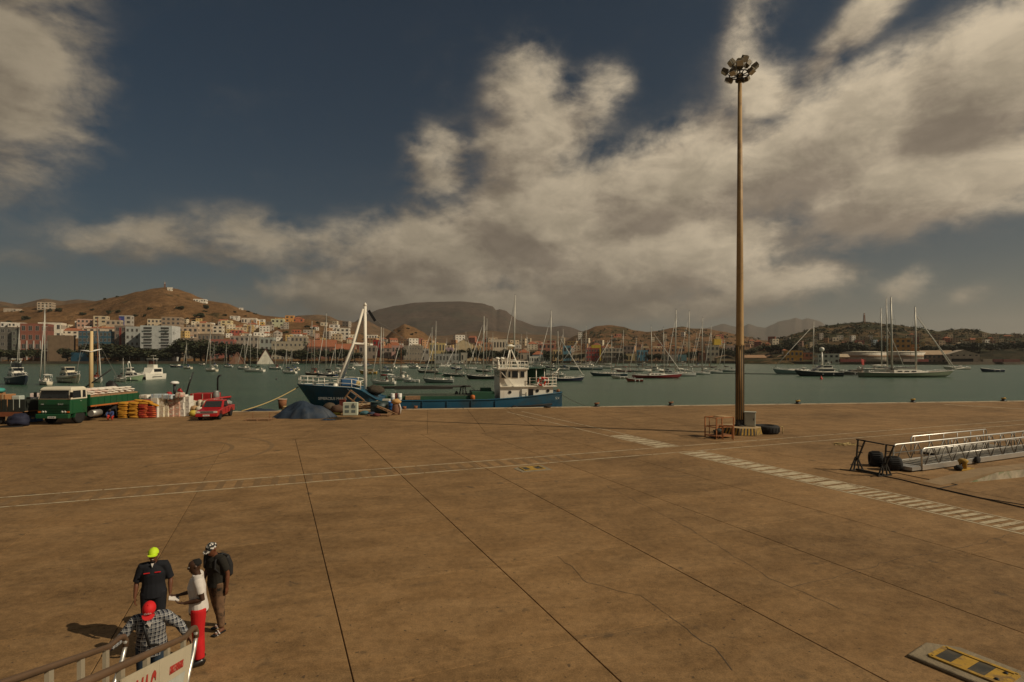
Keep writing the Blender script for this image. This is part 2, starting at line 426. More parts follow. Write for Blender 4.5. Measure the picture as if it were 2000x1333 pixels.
# cracks: thin dark wandering lines
def crack(pts, w=.018, seed=1):
    rnd = random.Random(seed); q = MB(); P = []
    for i in range(len(pts) - 1):
        a, b = GR(*pts[i]), GR(*pts[i + 1])
        n = max(2, int((b - a).length / .25))
        for k in range(n): P.append(a.lerp(b, k / n) + Vector((rnd.uniform(-.05, .05), rnd.uniform(-.05, .05), 0)))
    P.append(GR(*pts[-1]))
    for i in range(len(P) - 1):
        d = (P[i + 1] - P[i]).normalized(); nn = Vector((-d.y, d.x, 0)) * w * rnd.uniform(.5, 1.2); z = Vector((0, 0, .0036))
        q.add([P[i] - nn + z, P[i + 1] - nn + z, P[i + 1] + nn + z, P[i] + nn + z], [(0, 1, 2, 3)])
    struct(q.build('crack', [JOINT]))
crack([(1185, 950), (1260, 988), (1345, 1033), (1455, 1100), (1500, 1130), (1548, 1148), (1640, 1190)], .010, seed=2)
crack([(1310, 1205), (1390, 1265), (1430, 1310)], .009, seed=3); crack([(1090, 1085), (1150, 1140), (1250, 1165), (1310, 1205)], .006, 4)
crack([(1548, 1148), (1650, 1122), (1745, 1095), (1860, 1075), (1985, 1042)], .008, 5)
crack([(1645, 960), (1700, 968), (1790, 990), (1900, 1010)], .011, 6)

# ------------------------------------------------------------------ water
def water_mat():
    m = bpy.data.materials.new('harbour_water'); m.use_nodes = True; t = m.node_tree; g = G(t); b = t.nodes['Principled BSDF']
    P = g.n('ShaderNodeNewGeometry').outputs['Position']
    n = g.noise(g.v('MULTIPLY', P, (.35, 1, 1)), .035, 4, .6)
    c = g.mix(g.rng(n, .3, .7), (.030, .076, .046), (.046, .096, .054))
    t.links.new(c, b.inputs['Base Color']); b.inputs['Roughness'].default_value = .24; b.inputs['Specular IOR Level'].default_value = .22
    bn = g.n('ShaderNodeBump'); bn.inputs['Strength'].default_value = .9; bn.inputs['Distance'].default_value = .35
    w = g.m('ADD', g.noise(g.v('MULTIPLY', P, (.5, 1.4, 1)), .8, 5, .65, .3), g.m('MULTIPLY', g.noise(P, .13, 3, .5), 1.2))
    t.links.new(w, bn.inputs['Height']); t.links.new(bn.outputs[0], b.inputs['Normal'])
    return m
mb = MB(); mb.add([(-3000, -60, WZ), (3000, -60, WZ), (3000, 12000, WZ), (-3000, 12000, WZ)], [(0, 1, 2, 3)])
for o in (mb.build('water', [water_mat()]),): struct(o)

# ------------------------------------------------------------------ shore and hills
def earth_mat(name, a, b, veg, vamt, vs=.03, vt=.56, sc=.012):
    m = bpy.data.materials.new(name); m.use_nodes = True; t = m.node_tree; g = G(t); bs = t.nodes['Principled BSDF']
    P = g.n('ShaderNodeNewGeometry').outputs['Position']
    n1 = g.noise(P, sc, 8, .62, .5); n2 = g.noise(P, vs, 6, .7); n3 = g.noise(P, sc * 9, 4, .6)
    c = g.mix(g.rng(n1, .32, .68), a, b)
    k = g.rng(n3, .25, .75, .55, 1.40, False); c = g.mix(1.0, c, g.xyz(k, k, k), 'MULTIPLY')
    c = g.mix(g.rng(n2, vt, vt + .06, 0, vamt), c, veg)
    t.links.new(c, bs.inputs['Base Color']); bs.inputs['Roughness'].default_value = .95; bs.inputs['Specular IOR Level'].default_value = .1
    bn = g.n('ShaderNodeBump'); bn.inputs['Strength'].default_value = 1.0; bn.inputs['Distance'].default_value = 9
    t.links.new(g.noise(P, sc * 3, 9, .70), bn.inputs['Height']); t.links.new(bn.outputs[0], bs.inputs['Normal'])
    return m
def interp(pts, x):
    if x <= pts[0][0]: return pts[0][1]
    for (x0, y0), (x1, y1) in zip(pts, pts[1:]):
        if x <= x1:
            k = (x - x0) / (x1 - x0); k = k * k * (3 - 2 * k) * .5 + k * .5
            return y0 + (y1 - y0) * k
    return pts[-1][1]
SHORE = [(-900, 540), (-400, 560), (0, 600), (400, 610), (700, 640), (1100, 660), (1400, 640), (1650, 560), (1850, 530), (2000, 560), (2400, 560), (2900, 560)]
LAND = .4
HILLS = []
class Hill:
    def __init__(s, name, prof, D, front, back, p=1.15, rough=.06, m=None, nu=150, nv=44, wob=.06):
        s.__dict__.update(locals()); s.prof = prof; HILLS.append(s); s.seed = len(HILLS) * 37.7
        s.x0, s.x1 = prof[0][0], prof[-1][0]
    def depth(s, px): return s.D * (1 + s.wob * mnoise.noise(Vector((px * .006, s.seed, 0))))
    def z(s, X, Y):
        px = 1000 + F * X / Y
        if px < s.x0 or px > s.x1: return -50
        D = s.depth(px); fr = s.front * D / s.D; bk = s.back
        zc = CAMH + (HZ - interp(s.prof, px)) / F * D - LAND
        if Y <= fr or Y >= D + bk: return LAND - 3
        if Y <= D: k = ((Y - fr) / (D - fr)) ** s.p
        else: k = .5 + .5 * math.cos(math.pi * (Y - D) / bk)
        q = mnoise.fractal(Vector((X / s.D * 9, Y / s.D * 9, s.seed)), 1.0, 2.1, 6)
        e = 4 * k * (1 - k) if Y <= D else (1 - k)
        return LAND + zc * k + q * s.rough * abs(zc) * (e * 1.0 + .20 * min(1, k * 3))
    def build(s):
        mb = MB(); vs = []; fs = []
        for j in range(s.nv + 1):
            for i in range(s.nu + 1):
                px = s.x0 + (s.x1 - s.x0) * i / s.nu; D = s.depth(px); fr = s.front * D / s.D
                t = j / s.nv
                Y = fr + (D - fr) * t / .75 if t <= .75 else D + s.back * (t - .75) / .25
                X = (px - 1000) / F * Y
                vs.append((X, Y, s.z(X, Y)))
        n = s.nu + 1
        for j in range(s.nv):
            for i in range(s.nu): fs.append((j * n + i, j * n + i + 1, (j + 1) * n + i + 1, (j + 1) * n + i))
        mb.add(vs, fs, True); return struct(mb.build(s.name, [s.m]))
BROWN = earth_mat('brown_hillside', (.135, .072, .031), (.20, .112, .050), (.045, .042, .018), .75, .022, .60)
BROWN2 = earth_mat('brown_far_slope', (.115, .072, .040), (.16, .10, .055), (.05, .048, .025), .7, .012, .54, .006)
GREENB = earth_mat('scrub_hillside', (.085, .058, .03), (.13, .085, .04), (.03, .034, .014), .85, .02, .47)
FARM = earth_mat('far_mountain', (.062, .046, .034), (.085, .06, .044), (.05, .05, .035), .5, .004, .52, .0025)
Hill('hill', [(-420, 665), (-250, 640), (-120, 608), (0, 601), (40, 602), (100, 598), (170, 591), (230, 580), (272, 570), (300, 563), (322, 560), (345, 563), (370, 571), (390, 580), (412, 587), (440, 593), (475, 606), (515, 617), (560, 620), (600, 624), (640, 633), (680, 645), (720, 658), (780, 678), (830, 696)], 1150, 640, 500, 1.05, .11, BROWN, 220, 60)
Hill('hill', [(-400, 640), (-150, 600), (0, 589), (35, 595), (88, 583), (122, 588), (152, 585), (205, 590), (270, 605), (340, 650)], 2300, 1500, 700, 1.2, .05, BROWN2)
Hill('hill', [(480, 660), (545, 632), (582, 617), (620, 615), (640, 617), (662, 626), (690, 630), (715, 626), (745, 640), (830, 680)], 2100, 1300, 600, 1.2, .05, BROWN2)
Hill('mountain', [(600, 660), (645, 645), (690, 630), (712, 615), (742, 604), (775, 597), (810, 592), (850, 590), (905, 589), (940, 592), (962, 598), (969, 606), (976, 604), (988, 607), (996, 614), (1012, 626), (1048, 638), (1075, 640), (1098, 637), (1112, 639), (1140, 648), (1180, 658), (1260, 675)], 4600, 2500, 1500, 1.3, .07, FARM, 220, 60)
Hill('hill', [(700, 690), (748, 662), (772, 643), (790, 634), (806, 639), (825, 648), (842, 661), (868, 680), (900, 696)], 1350, 900, 350, 1.1, .09, BROWN)
Hill('hill', [(640, 690), (720, 662), (800, 655), (870, 656), (920, 648), (950, 645), (990, 650), (1040, 654), (1075, 655), (1110, 660), (1180, 668), (1260, 690)], 2400, 1100, 700, 1.2, .06, BROWN2)
Hill('hill', [(1040, 690), (1100, 668), (1125, 655), (1145, 645), (1165, 637), (1192, 635), (1216, 638), (1240, 645), (1264, 648), (1285, 646), (1310, 640), (1332, 637), (1352, 641), (1378, 641), (1410, 647), (1445, 655), (1490, 665), (1540, 668), (1600, 690)], 1500, 850, 500, 1.15, .08, earth_mat('brown_scrub_hill', (.135, .075, .036), (.19, .105, .05), (.05, .045, .02), .8, .02, .52), 200, 50)
Hill('mountain', [(1330, 660), (1385, 640), (1413, 633), (1432, 638), (1447, 641), (1462, 633), (1480, 639), (1494, 641), (1508, 635), (1522, 628), (1540, 625), (1554, 621), (1566, 625), (1577, 622), (1599, 627), (1625, 645), (1700, 668), (1780, 690)], 9000, 6500, 2500, 1.2, .05, FARM, 160, 40)
Hill('hill', [(1440, 690), (1490, 672), (1525, 660), (1560, 650), (1585, 642), (1615, 636), (1650, 632), (1690, 629), (1740, 634), (1790, 640), (1832, 648), (1858, 645), (1884, 642), (1912, 646), (1935, 652), (1960, 653), (2000, 654), (2080, 648), (2200, 655), (2400, 690)], 950, 600, 400, 1.05, .07, GREENB, 220, 60)
Hill('embankment', [(1880, 705), (1915, 690), (1945, 684), (2000, 681), (2100, 678), (2300, 685), (2500, 705)], 640, 570, 60, .8, .05, earth_mat('dark_embankment', (.04, .034, .018), (.055, .042, .022), (.02, .022, .01), .8, .05, .48), 80, 24, 0)
for h in HILLS: h.build()
mb = MB(); vs = []; fs = []
for px, Y in SHORE: vs += [((px - 1000) / F * Y, Y, LAND), ((px - 1000) / F * 12000, 12000, LAND)]
for i in range(len(SHORE) - 1): fs.append((2 * i, 2 * i + 2, 2 * i + 3, 2 * i + 1))
mb.add(vs, fs); struct(mb.build('shore', [earth_mat('town_earth', (.07, .05, .03), (.11, .075, .042), (.05, .042, .02), .5, .03, .55)]))
WALLM = mat('sea_wall_stone', (.085, .065, .043), .9, var=.35, scale=.25, bump=.5, dirt=(.06, .045, .03), dscale=.1)
for i in range(2, len(SHORE) - 2):
    (xa, ya), (xb, yb) = SHORE[i], SHORE[i + 1]
    a = Vector(((xa - 1000) / F * ya, ya, 0)); b = Vector(((xb - 1000) / F * yb, yb, 0))
    q = MB(); q.beam(a + Vector((0, 0, -1.0)), b + Vector((0, 0, -1.0)), 1.2, 3.6); w = q.build('sea_wall', [WALLM])
    where = ('at the far left edge below the dark waterfront blocks', 'below the white apartment block and dark trees', 'behind the blue ship foremast, below the cream terrace',
             'below the yellow and grey warehouses in the middle', 'below the red and blue waterfront buildings', 'beside the gabled tan warehouses right of the lamp mast', 'below the storage tanks', 'below the white gabled warehouse', 'below the dark embankment at the right edge')[min(i - 1, 8)]
    tag(w, 'low brown stone sea wall ' + where, 'sea wall', 'sea walls along the far shore')
def hill_top(X, Y): return max([LAND] + [h.z(X, Y) for h in HILLS])
def on_land(x, y, Y0=None):
    """the point where the sight line of photo pixel (x, y) meets the far land"""
    Y = Y0 or interp(SHORE, x) + 4
    step = 4.0
    while Y < 4200:
        p = PX(x, y, Y)
        if p.z <= hill_top(p.x, p.y): return Vector((p.x, p.y, hill_top(p.x, p.y)))
        Y += step; step = 4 + (Y - 500) * .01
    p = PX(x, y, 1200); return Vector((p.x, p.y, hill_top(p.x, p.y)))
# ------------------------------------------------------------------ the town
WINM = mat('window_glass', (.055, .05, .045), .2, spec=.5)
TILE = mat('terracotta_tiles', (.30, .105, .05), .85, var=.3, scale=.8)
TAN = mat('bare_concrete', (.27, .20, .13), .9, var=.25, scale=.4)
FRAME = mat('window_frame_paint', (.5, .47, .42), .6)
def stucco(c): return cmat(c, .85, var=.14, scale=.25, dirt=tuple(q * .55 for q in c), dirt_amt=.4, dscale=.3)
def window_mesh(w, h, sill=True):
    q = MB(); q.mi = 0; q.box((0, -.02, 0), (w, .10, h)); q.mi = 1
    q.box((0, -.05, -h / 2 - .06), (w + .24, .18, .12)); q.box((0, -.04, h / 2 + .05), (w + .2, .12, .10))
    q.box((-w / 2 - .05, -.04, 0), (.10, .12, h)); q.box((w / 2 + .05, -.04, 0), (.10, .12, h)); q.box((0, -.075, 0), (.08, .03, h))
    return q.mesh('window', [WINM, FRAME])
WMESH = {}
def house(xl, xr, yt, yb, col, label, roof='flat', floors=2, cols=3, yaw=0.0, D=None, cat='house', group=None, parts=False, deep=.8, win=(.5, .5), rcol=None, name='house', door=True, gcol=None):
    """a building whose front reads xl..xr wide and yt..yb tall in the photo, standing on the land where that sight line meets it"""
    xc = (xl + xr) / 2
    p = PX(xc, yb, D) if D else on_land(xc, yb)
    gz = hill_top(p.x, p.y); Y = p.y
    W = (xr - xl) / F * Y; top = CAMH - (yt - HZ) / F * Y; Hh = max(2.6, top - (gz if D is None else min(gz, p.z)))
    base = gz if D is None else min(gz, p.z)
    dp = min(W * deep, 26); rz = math.atan2(-p.x, p.y) * .55 + yaw
    t = thing(name, label, cat, (p.x, p.y + dp / 2, base), rz, group)
    wm = stucco(col); ft = 2.5
    q = MB()
    if roof == 'flat':
        q.box((0, 0, Hh / 2 - ft / 2), (W, dp, Hh + ft)); q.build('wall', [wm], t)
        q = MB(); r = .18
        for a, b in (((0, -dp / 2 + r / 2), (W + .04, r)), ((0, dp / 2 - r / 2), (W + .04, r)), ((-W / 2 + r / 2, 0), (r, dp - 2 * r)), ((W / 2 - r / 2, 0), (r, dp - 2 * r))):
            q.box((a[0], a[1], Hh + .22), (b[0], b[1], .46))
        q.build('parapet', [stucco(gcol) if gcol else wm], t)
        wh = Hh
    else:
        rh = min(Hh * .32, W * .28); wh = Hh - rh
        q.box((0, 0, wh / 2 - ft / 2), (W, dp, wh + ft)); o_ = q
        e = .35
        if roof == 'gablefront':
            q.slab([(-W / 2, -dp / 2, wh), (W / 2, -dp / 2, wh), (0, -dp / 2, Hh)], (0, dp, 0))
        elif roof == 'gable':
            q.slab([(-W / 2, -dp / 2, wh), (-W / 2, dp / 2, wh), (-W / 2, 0, Hh)], (W, 0, 0))
        q.build('wall', [wm], t)
        q = MB(); rm = stucco(rcol) if rcol else TILE
        if roof == 'hip':
            k = max(.1, W / 2 - dp / 2)
            A = [(-W / 2 - e, -dp / 2 - e, wh), (W / 2 + e, -dp / 2 - e, wh), (W / 2 + e, dp / 2 + e, wh), (-W / 2 - e, dp / 2 + e, wh)]
            q.add(A + [(-k, 0, Hh), (k, 0, Hh)], [(0, 1, 5, 4), (2, 3, 4, 5), (1, 2, 5), (3, 0, 4), (3, 2, 1, 0)])
        elif roof == 'gablefront':
            for s_ in (-1, 1): q.slab([(s_ * (W / 2 + e), -dp / 2 - e, wh - .2), (0, -dp / 2 - e, Hh + .05), (0, dp / 2 + e, Hh + .05), (s_ * (W / 2 + e), dp / 2 + e, wh - .2)], (0, 0, .16))
        else:
            for s_ in (-1, 1): q.slab([(-W / 2 - e, s_ * (dp / 2 + e), wh - .2), (-W / 2 - e, 0, Hh + .05), (W / 2 + e, 0, Hh + .05), (W / 2 + e, s_ * (dp / 2 + e), wh - .2)], (0, 0, .16))
        q.build('roof', [rm], t)
    fh = wh / floors; ww = W / max(cols, 1) * win[0]; hh = fh * win[1]
    if cols and floors:
        if parts:
            key = (round(ww, 2), round(hh, 2)); wme = WMESH.get(key) or WMESH.setdefault(key, window_mesh(ww, hh))
        q = MB()
        for j in range(floors):
            for i in range(cols):
                x = -W / 2 + W * (i + .5) / cols; z = fh * (j + .52)
                if door and j == 0 and i == cols // 2: continue
                if parts: place('window', wme, t, (x, -dp / 2, z))
                else: q.box((x, -dp / 2 - .01, z), (ww, .08, hh))
        for j in range(floors):                                  # side windows, seen on the flanks turned towards the water
            for s_ in (-1, 1):
                n = max(1, int(dp / (W / cols))) if not parts else max(1, int(dp / 4))
                for i in range(n): q.box((s_ * (W / 2 + .01), -dp / 2 + dp * (i + .5) / n, fh * (j + .52)), (.08, min(ww, dp / n * .5), hh))
        if q.v: struct(q.build('windows', [WINM], t), 'stuff')
        if door:
            q = MB(); q.box((-W / 2 + W * (cols // 2 + .5) / cols, -dp / 2 - .02, min(1.05, fh * .4)), (min(1.1, W / cols * .6), .1, min(2.1, fh * .8))); q.build('door', [mat('door_wood', (.10, .055, .03), .7)], t)
    t['W'] = W; del t['W']
    return t, W, dp, Hh
# --- the named waterfront blocks, left to right
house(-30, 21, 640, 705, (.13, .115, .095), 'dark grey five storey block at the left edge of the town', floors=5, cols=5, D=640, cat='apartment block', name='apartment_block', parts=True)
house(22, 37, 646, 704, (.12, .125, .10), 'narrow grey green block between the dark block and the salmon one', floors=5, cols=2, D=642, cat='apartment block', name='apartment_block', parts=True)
t, W, dp, Hh = house(37, 80, 633, 704, (.24, .085, .055), 'salmon red apartment block standing on tall grey pillars', floors=4, cols=4, D=645, cat='apartment block', name='apartment_block', parts=True, door=False)  # wall colour darkened to stand in for cloud shade on this block
for i in range(5):
    q = MB(); q.box((-W / 2 + W * i / 4, -dp / 2 - .4, Hh * .27), (1.1, .8, Hh * .54)); q.build('pillar', [stucco((.45, .42, .36))], t)
house(90, 127, 656, 704, (.17, .115, .07), 'plain brown windowless warehouse block with a pale right corner', floors=1, cols=0, D=630, cat='warehouse', name='warehouse')
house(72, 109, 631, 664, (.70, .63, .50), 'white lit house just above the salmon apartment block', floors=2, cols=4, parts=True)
house(104, 151, 640, 662, (.68, .60, .47), 'white house with a wide orange hip roof above the brown block', roof='hip', floors=2, cols=5, parts=True)
house(152, 226, 648, 703, (.03, .085, .12), 'blue glazed office block behind the left waterfront trees', floors=5, cols=11, D=650, cat='office block', name='office_block', parts=True, win=(.62, .55), door=False)  # cloud shade is put into the darkened blue of the walls
house(160, 222, 638, 652, (.55, .45, .33), 'low house with a long orange tile roof above the blue office block', roof='hip', floors=1, cols=6)
t, W, dp, Hh = house(222, 252, 637, 703, (.20, .15, .115), 'grey apartment block with dark red stripes left of the white block', floors=5, cols=3, D=655, cat='apartment block', name='apartment_block', parts=True, door=False)
for i in range(3):
    q = MB(); q.box((-W / 2 + W * (i + .98) / 3.1, -dp / 2 - .06, Hh * .5), (W * .12, .14, Hh * .9)); q.build('red_stripe', [stucco((.22, .035, .025))], t)
# the modern white block with balconies
t, W, dp, Hh = house(272, 328, 637, 706, (.50, .50, .47), 'modern white six storey apartment block with deep balconies', floors=6, cols=0, D=632, cat='apartment block', name='apartment_block', deep=.9, door=False, yaw=-.10)
for j in range(6):
    for s_ in (-1, 1):
        x = s_ * W * .27; z = Hh * (j + .5) / 6.1 + .6
        q = MB(); q.box((x, -dp / 2 + .02, z), (W * .26, .12, Hh / 6 * .58)); b_ = q.build('balcony', [WINM], t)
        q = MB(); q.box((x, -dp / 2 - .55, z - Hh / 12 * .62), (W * .28, 1.1, .16)); q.box((x, -dp / 2 - 1.05, z - Hh / 12 * .25), (W * .28, .06, .75)); q.build('railing', [stucco((.45, .45, .42))], b_)
wing = house(243, 274, 639, 706, (.40, .40, .37), 'grey white wing with small square windows beside the modern white block', floors=5, cols=4, D=645, cat='apartment block', name='apartment_block', parts=True, win=(.45, .42), door=False)
t, W, dp, Hh = house(231, 252, 617, 643, (.42, .38, .32), 'grey house with a blue and red painted side wall on the hill', floors=3, cols=2, cat='house')
q = MB(); q.box((-W / 2 + W * .22, -dp / 2 - .05, Hh * .5), (W * .44, .1, Hh * .9)); q.build('mural', [mat('mural_blue', (.04, .07, .25), .8, var=.6, scale=.25, dirt=(.35, .06, .05), dirt_amt=.8, dscale=.25)], t)
for a in (
    (148, 181, 624, 641, (.58, .36, .26), 'long pink house with open balconies below the brown hill', 'flat', 2, 5),
    (181, 203, 618, 642, (.55, .45, .30), 'tall cream house between the pink house and the mural house', 'flat', 3, 2),
    (205, 230, 626, 648, (.42, .34, .24), 'tan house left of the grey mural house', 'flat', 2, 3),
    (71, 95, 591, 606, (.45, .36, .26), 'tan three storey block alone on the left hilltop shoulder', 'flat', 3, 4),
    (6, 20, 603, 610, (.40, .33, .25), 'small tan hut far left on the hillside', 'flat', 1, 1),
    (24, 36, 604, 610, (.50, .42, .32), 'small cream hut beside the tan hut, far left hillside', 'flat', 1, 2),
    (0, 13, 630, 640, (.72, .68, .60), 'white shed roofed house at the far left above the grey block', 'flat', 1, 2),
    (14, 38, 631, 641, (.70, .64, .54), 'long white house at the far left behind the green grey block', 'flat', 1, 4),
    (286, 312, 624, 641, (.62, .50, .34), 'pale yellow house above the white apartment block', 'flat', 2, 4),
    (313, 346, 620, 646, (.34, .25, .17), 'unfinished tan house with dark openings right of the white block', 'flat', 3, 4),
    (376, 398, 585, 590.5, (.78, .72, .60), 'long low white building high on the brown hill', 'flat', 1, 5),
    (326, 334, 562, 568, (.70, .64, .52), 'small white hut on the summit beside the lattice mast', 'flat', 1, 1),
    (466, 473, 602, 606, (.74, .68, .58), 'tiny white hut on the right shoulder of the brown hill', 'flat', 1, 1),
    (345, 380, 640, 663, (.50, .38, .27), 'tan house with a blue arched door right of the white block', 'flat', 2, 4),
    (360, 382, 642, 658, (.72, .68, .62), 'bright white house with one blue arch in the left town', 'flat', 2, 2),
    (380, 408, 632, 660, (.52, .40, .27), 'tan two storey house left of the white balcony house', 'flat', 3, 3),
    (385, 412, 640, 656, (.42, .14, .07), 'orange red house with a white top band', 'flat', 2, 3),
    (414, 432, 637, 659, (.66, .58, .45), 'white house with three stacked balconies in the middle of the left town', 'flat', 3, 2),
    (430, 449, 627, 650, (.68, .56, .32), 'tall pale yellow house, brightest on the left slope', 'flat', 4, 2),
    (448, 464, 618, 628, (.74, .68, .58), 'white house nearest the brown hill above the yellow one', 'flat', 2, 2),
    (470, 496, 622, 634, (.68, .58, .46), 'row of cream houses along the hill shoulder', 'flat', 1, 5),
    (490, 503, 627, 640, (.56, .27, .08), 'orange house on the slope right of the cream row', 'flat', 2, 2),
    (502, 514, 630, 641, (.62, .42, .12), 'yellow house right of the orange one on the slope', 'flat', 2, 2),
    (450, 470, 646, 660, (.40, .10, .07), 'red house with a white roof edge on the left slope', 'flat', 2, 3),
    (528, 551, 624, 640, (.55, .55, .36), 'pale green house with white arches on the ridge', 'flat', 2, 3),
    (536, 552, 622, 632, (.62, .40, .16), 'ochre house behind the pale green one on the ridge', 'flat', 2, 2),
    (556, 572, 617, 630, (.62, .32, .10), 'orange house on the ridge top', 'flat', 2, 2),
    (571, 590, 619, 632, (.50, .17, .08), 'orange tiled house at the ridge end', 'hip', 1, 3),
    (569, 584, 645, 657, (.46, .14, .07), 'red orange house in the hollow below the ridge', 'flat', 2, 3),
    (534, 548, 645, 660, (.62, .54, .44), 'white gable house in the hollow below the ridge', 'gablefront', 2, 2),
    (642, 660, 635, 646, (.78, .72, .62), 'white stepped house on the slope left of the ship mast', 'flat', 2, 2),
    (655, 680, 642, 664, (.72, .66, .54), 'large white terraced house just left of the ship mast brace', 'flat', 3, 3),
    (714, 735, 655, 670, (.72, .66, .56), 'white balcony house right of the ship mast', 'flat', 2, 4),
    (730, 741, 657, 671, (.55, .40, .22), 'tan house beside the white balcony house', 'flat', 2, 2)):
    house(*a[:6], roof=a[6], floors=a[7], cols=a[8], parts=(a[1] - a[0]) > 24)
t, W, dp, Hh = house(728, 742, 665, 690, (.30, .025, .02), 'plain dark red house in the middle of the waterfront', floors=3, cols=2, D=690)
# --- second row by the water
house(330, 372, 661, 704, (.22, .165, .115), 'low grey brown house row behind the trees right of the white block', floors=3, cols=6, D=660, parts=True)
house(408, 450, 664, 704, (.33, .11, .08), 'red and grey two storey house between two dark tree crowns', floors=3, cols=5, D=660, parts=True)
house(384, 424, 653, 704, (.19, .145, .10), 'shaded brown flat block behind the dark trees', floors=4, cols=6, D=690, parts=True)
house(446, 498, 657, 704, (.33, .28, .22), 'long grey terrace with square dark openings behind the masts', floors=4, cols=6, D=680, cat='apartment block', name='apartment_block', parts=True)
house(497, 530, 660, 704, (.32, .34, .30), 'pale green grey block behind the white A frame building', floors=3, cols=4, D=690, parts=True)
house(528, 600, 668, 706, (.40, .34, .24), 'large cream building with one row of small dark windows', floors=3, cols=9, D=665, cat='public building', name='public_building', parts=True, win=(.36, .34))
house(566, 596, 658, 690, (.36, .30, .22), 'grey cream block rising behind the large cream building', floors=3, cols=4, D=700, parts=True)
house(598, 650, 664, 706, (.25, .12, .08), 'long house with a dull red tile roof right of the cream building', roof='gable', floors=2, cols=6, D=665)
house(648, 690, 672, 706, (.36, .27, .17), 'tan house with dull red roof behind the ship mast', roof='gable', floors=2, cols=5, D=668)
house(700, 732, 676, 706, (.26, .215, .17), 'low grey house right of the ship mast at the water', floors=2, cols=4, D=672)
house(742, 788, 668, 706, (.34, .27, .22), 'pale house with a wide terracotta roof in the middle of the waterfront', roof='hip', floors=3, cols=5, D=690)
house(764, 786, 676, 706, (.50, .30, .25), 'small pink house in front of the terracotta roof', floors=2, cols=3, D=676, parts=True)
house(787, 824, 676, 707, (.30, .26, .20), 'grey warehouse with a row of small high windows', floors=3, cols=7, D=668, cat='warehouse', name='warehouse', parts=True, win=(.3, .3))
house(822, 838, 682, 707, (.36, .33, .28), 'narrow grey building between the grey warehouse and the yellow one', floors=2, cols=2, D=670, parts=True)
house(838, 868, 671, 706, (.56, .42, .18), 'yellow two storey customs building with pale window bays', floors=2, cols=5, D=672, cat='public building', name='public_building', parts=True, win=(.4, .62))
house(858, 884, 680, 706, (.38, .28, .33), 'lilac house right of the yellow building', floors=2, cols=3, D=680)
t, W, dp, Hh = house(890, 922, 663, 690, (.62, .49, .29), 'cream gabled hall with three arched windows above dark trees', roof='gablefront', floors=1, cols=0, D=705, cat='hall', name='hall', rcol=(.5, .38, .24))
for i in (-1, 0, 1):
    q = MB(); w_ = W * .085; z0, z1 = Hh * .12, Hh * .42
    q.slab([(i * W * .26 - w_, -dp / 2 - .08, z0), (i * W * .26 + w_, -dp / 2 - .08, z0)] + [(i * W * .26 + w_ * math.cos(a), -dp / 2 - .08, z1 + w_ * math.sin(a)) for a in [R(20 * k) for k in range(10)]], (0, .1, 0)); q.build('arched_window', [WINM], t)
house(850, 902, 692, 708, (.30, .29, .26), 'long low grey shed at the marina', floors=1, cols=8, D=640, cat='shed', name='shed', parts=True)
house(900, 912, 690, 708, (.42, .37, .29), 'small cream end house of the long grey shed', floors=1, cols=2, D=640, cat='shed', name='shed')
house(958, 992, 664, 680, (.66, .58, .44), 'long white flat roofed building with a tower end above the marina', floors=2, cols=6, D=760, cat='public building', name='public_building')
house(938, 962, 670, 700, (.42, .22, .12), 'orange brown flat block above the marina trees', floors=3, cols=3, D=740)
house(912, 942, 676, 702, (.50, .34, .18), 'ochre house with a low front above the marina trees', floors=2, cols=4, D=735)
house(1012, 1034, 683, 706, (.46, .38, .28), 'cream house with a bright red tile roof right of the wheelhouse mast', roof='hip', floors=1, cols=4, D=700)
house(1040, 1064, 686, 707, (.20, .24, .26), 'blue grey house with a red tile roof left of the tall mast', roof='hip', floors=1, cols=4, D=690)
house(1034, 1075, 697, 709, (.66, .61, .52), 'long low white shop row on the marina front', floors=1, cols=9, D=650, cat='shop row', name='shop_row')
house(1052, 1084, 672, 700, (.40, .17, .11), 'red brick coloured house with a white roof slab behind the tall mast', floors=3, cols=4, D=740, gcol=(.6, .55, .47))
house(1080, 1097, 684, 707, (.56, .40, .19), 'yellow ochre house between two masts', floors=2, cols=3, D=690)
house(1100, 1116, 676, 700, (.10, .24, .30), 'turquoise house above the marina, right of the masts', floors=2, cols=2, D=730)
house(1118, 1140, 690, 707, (.45, .35, .22), 'sandy plain walled house left of the red building', floors=1, cols=3, D=680)
house(1145, 1172, 681, 706, (.34, .05, .04), 'bright red building with regular windows behind the long grey sloop', floors=3, cols=5, D=680, parts=True)
house(1156, 1174, 675, 684, (.62, .46, .05), 'yellow upper house behind the red building', floors=1, cols=2, D=730)
t, W, dp, Hh = house(1178, 1218, 680, 707, (.34, .29, .22), 'long grey house with two open white verandas', floors=3, cols=6, D=675, parts=True, gcol=(.38, .16, .09))
for j in range(2):
    q = MB(); q.box((0, -dp / 2 - .9, Hh * (j + 1) / 3), (W, 1.8, .35)); q.build('veranda', [stucco((.62, .57, .48))], t)
house(1218, 1240, 676, 700, (.24, .18, .14), 'unfinished brown block behind the masts', floors=3, cols=3, D=720)
house(1224, 1246, 692, 708, (.46, .36, .18), 'low sandy yellow house with green plants left of the blue house', floors=1, cols=4, D=670)
house(1246, 1266, 685, 708, (.09, .24, .32), 'bright blue house with a white front', floors=2, cols=3, D=668, parts=True)
house(1265, 1300, 681, 706, (.50, .29, .17), 'pink orange flat roofed house row right of the blue house', floors=3, cols=5, D=690)
house(1256, 1268, 677, 690, (.64, .50, .30), 'pale yellow house behind the blue house', floors=2, cols=2, D=740)
house(1306, 1340, 680, 707, (.44, .25, .14), 'terracotta coloured house group behind the white sloop masts', floors=3, cols=5, D=690)
house(1326, 1342, 694, 708, (.14, .27, .29), 'small teal house at the water behind the white sloop', floors=1, cols=2, D=660)
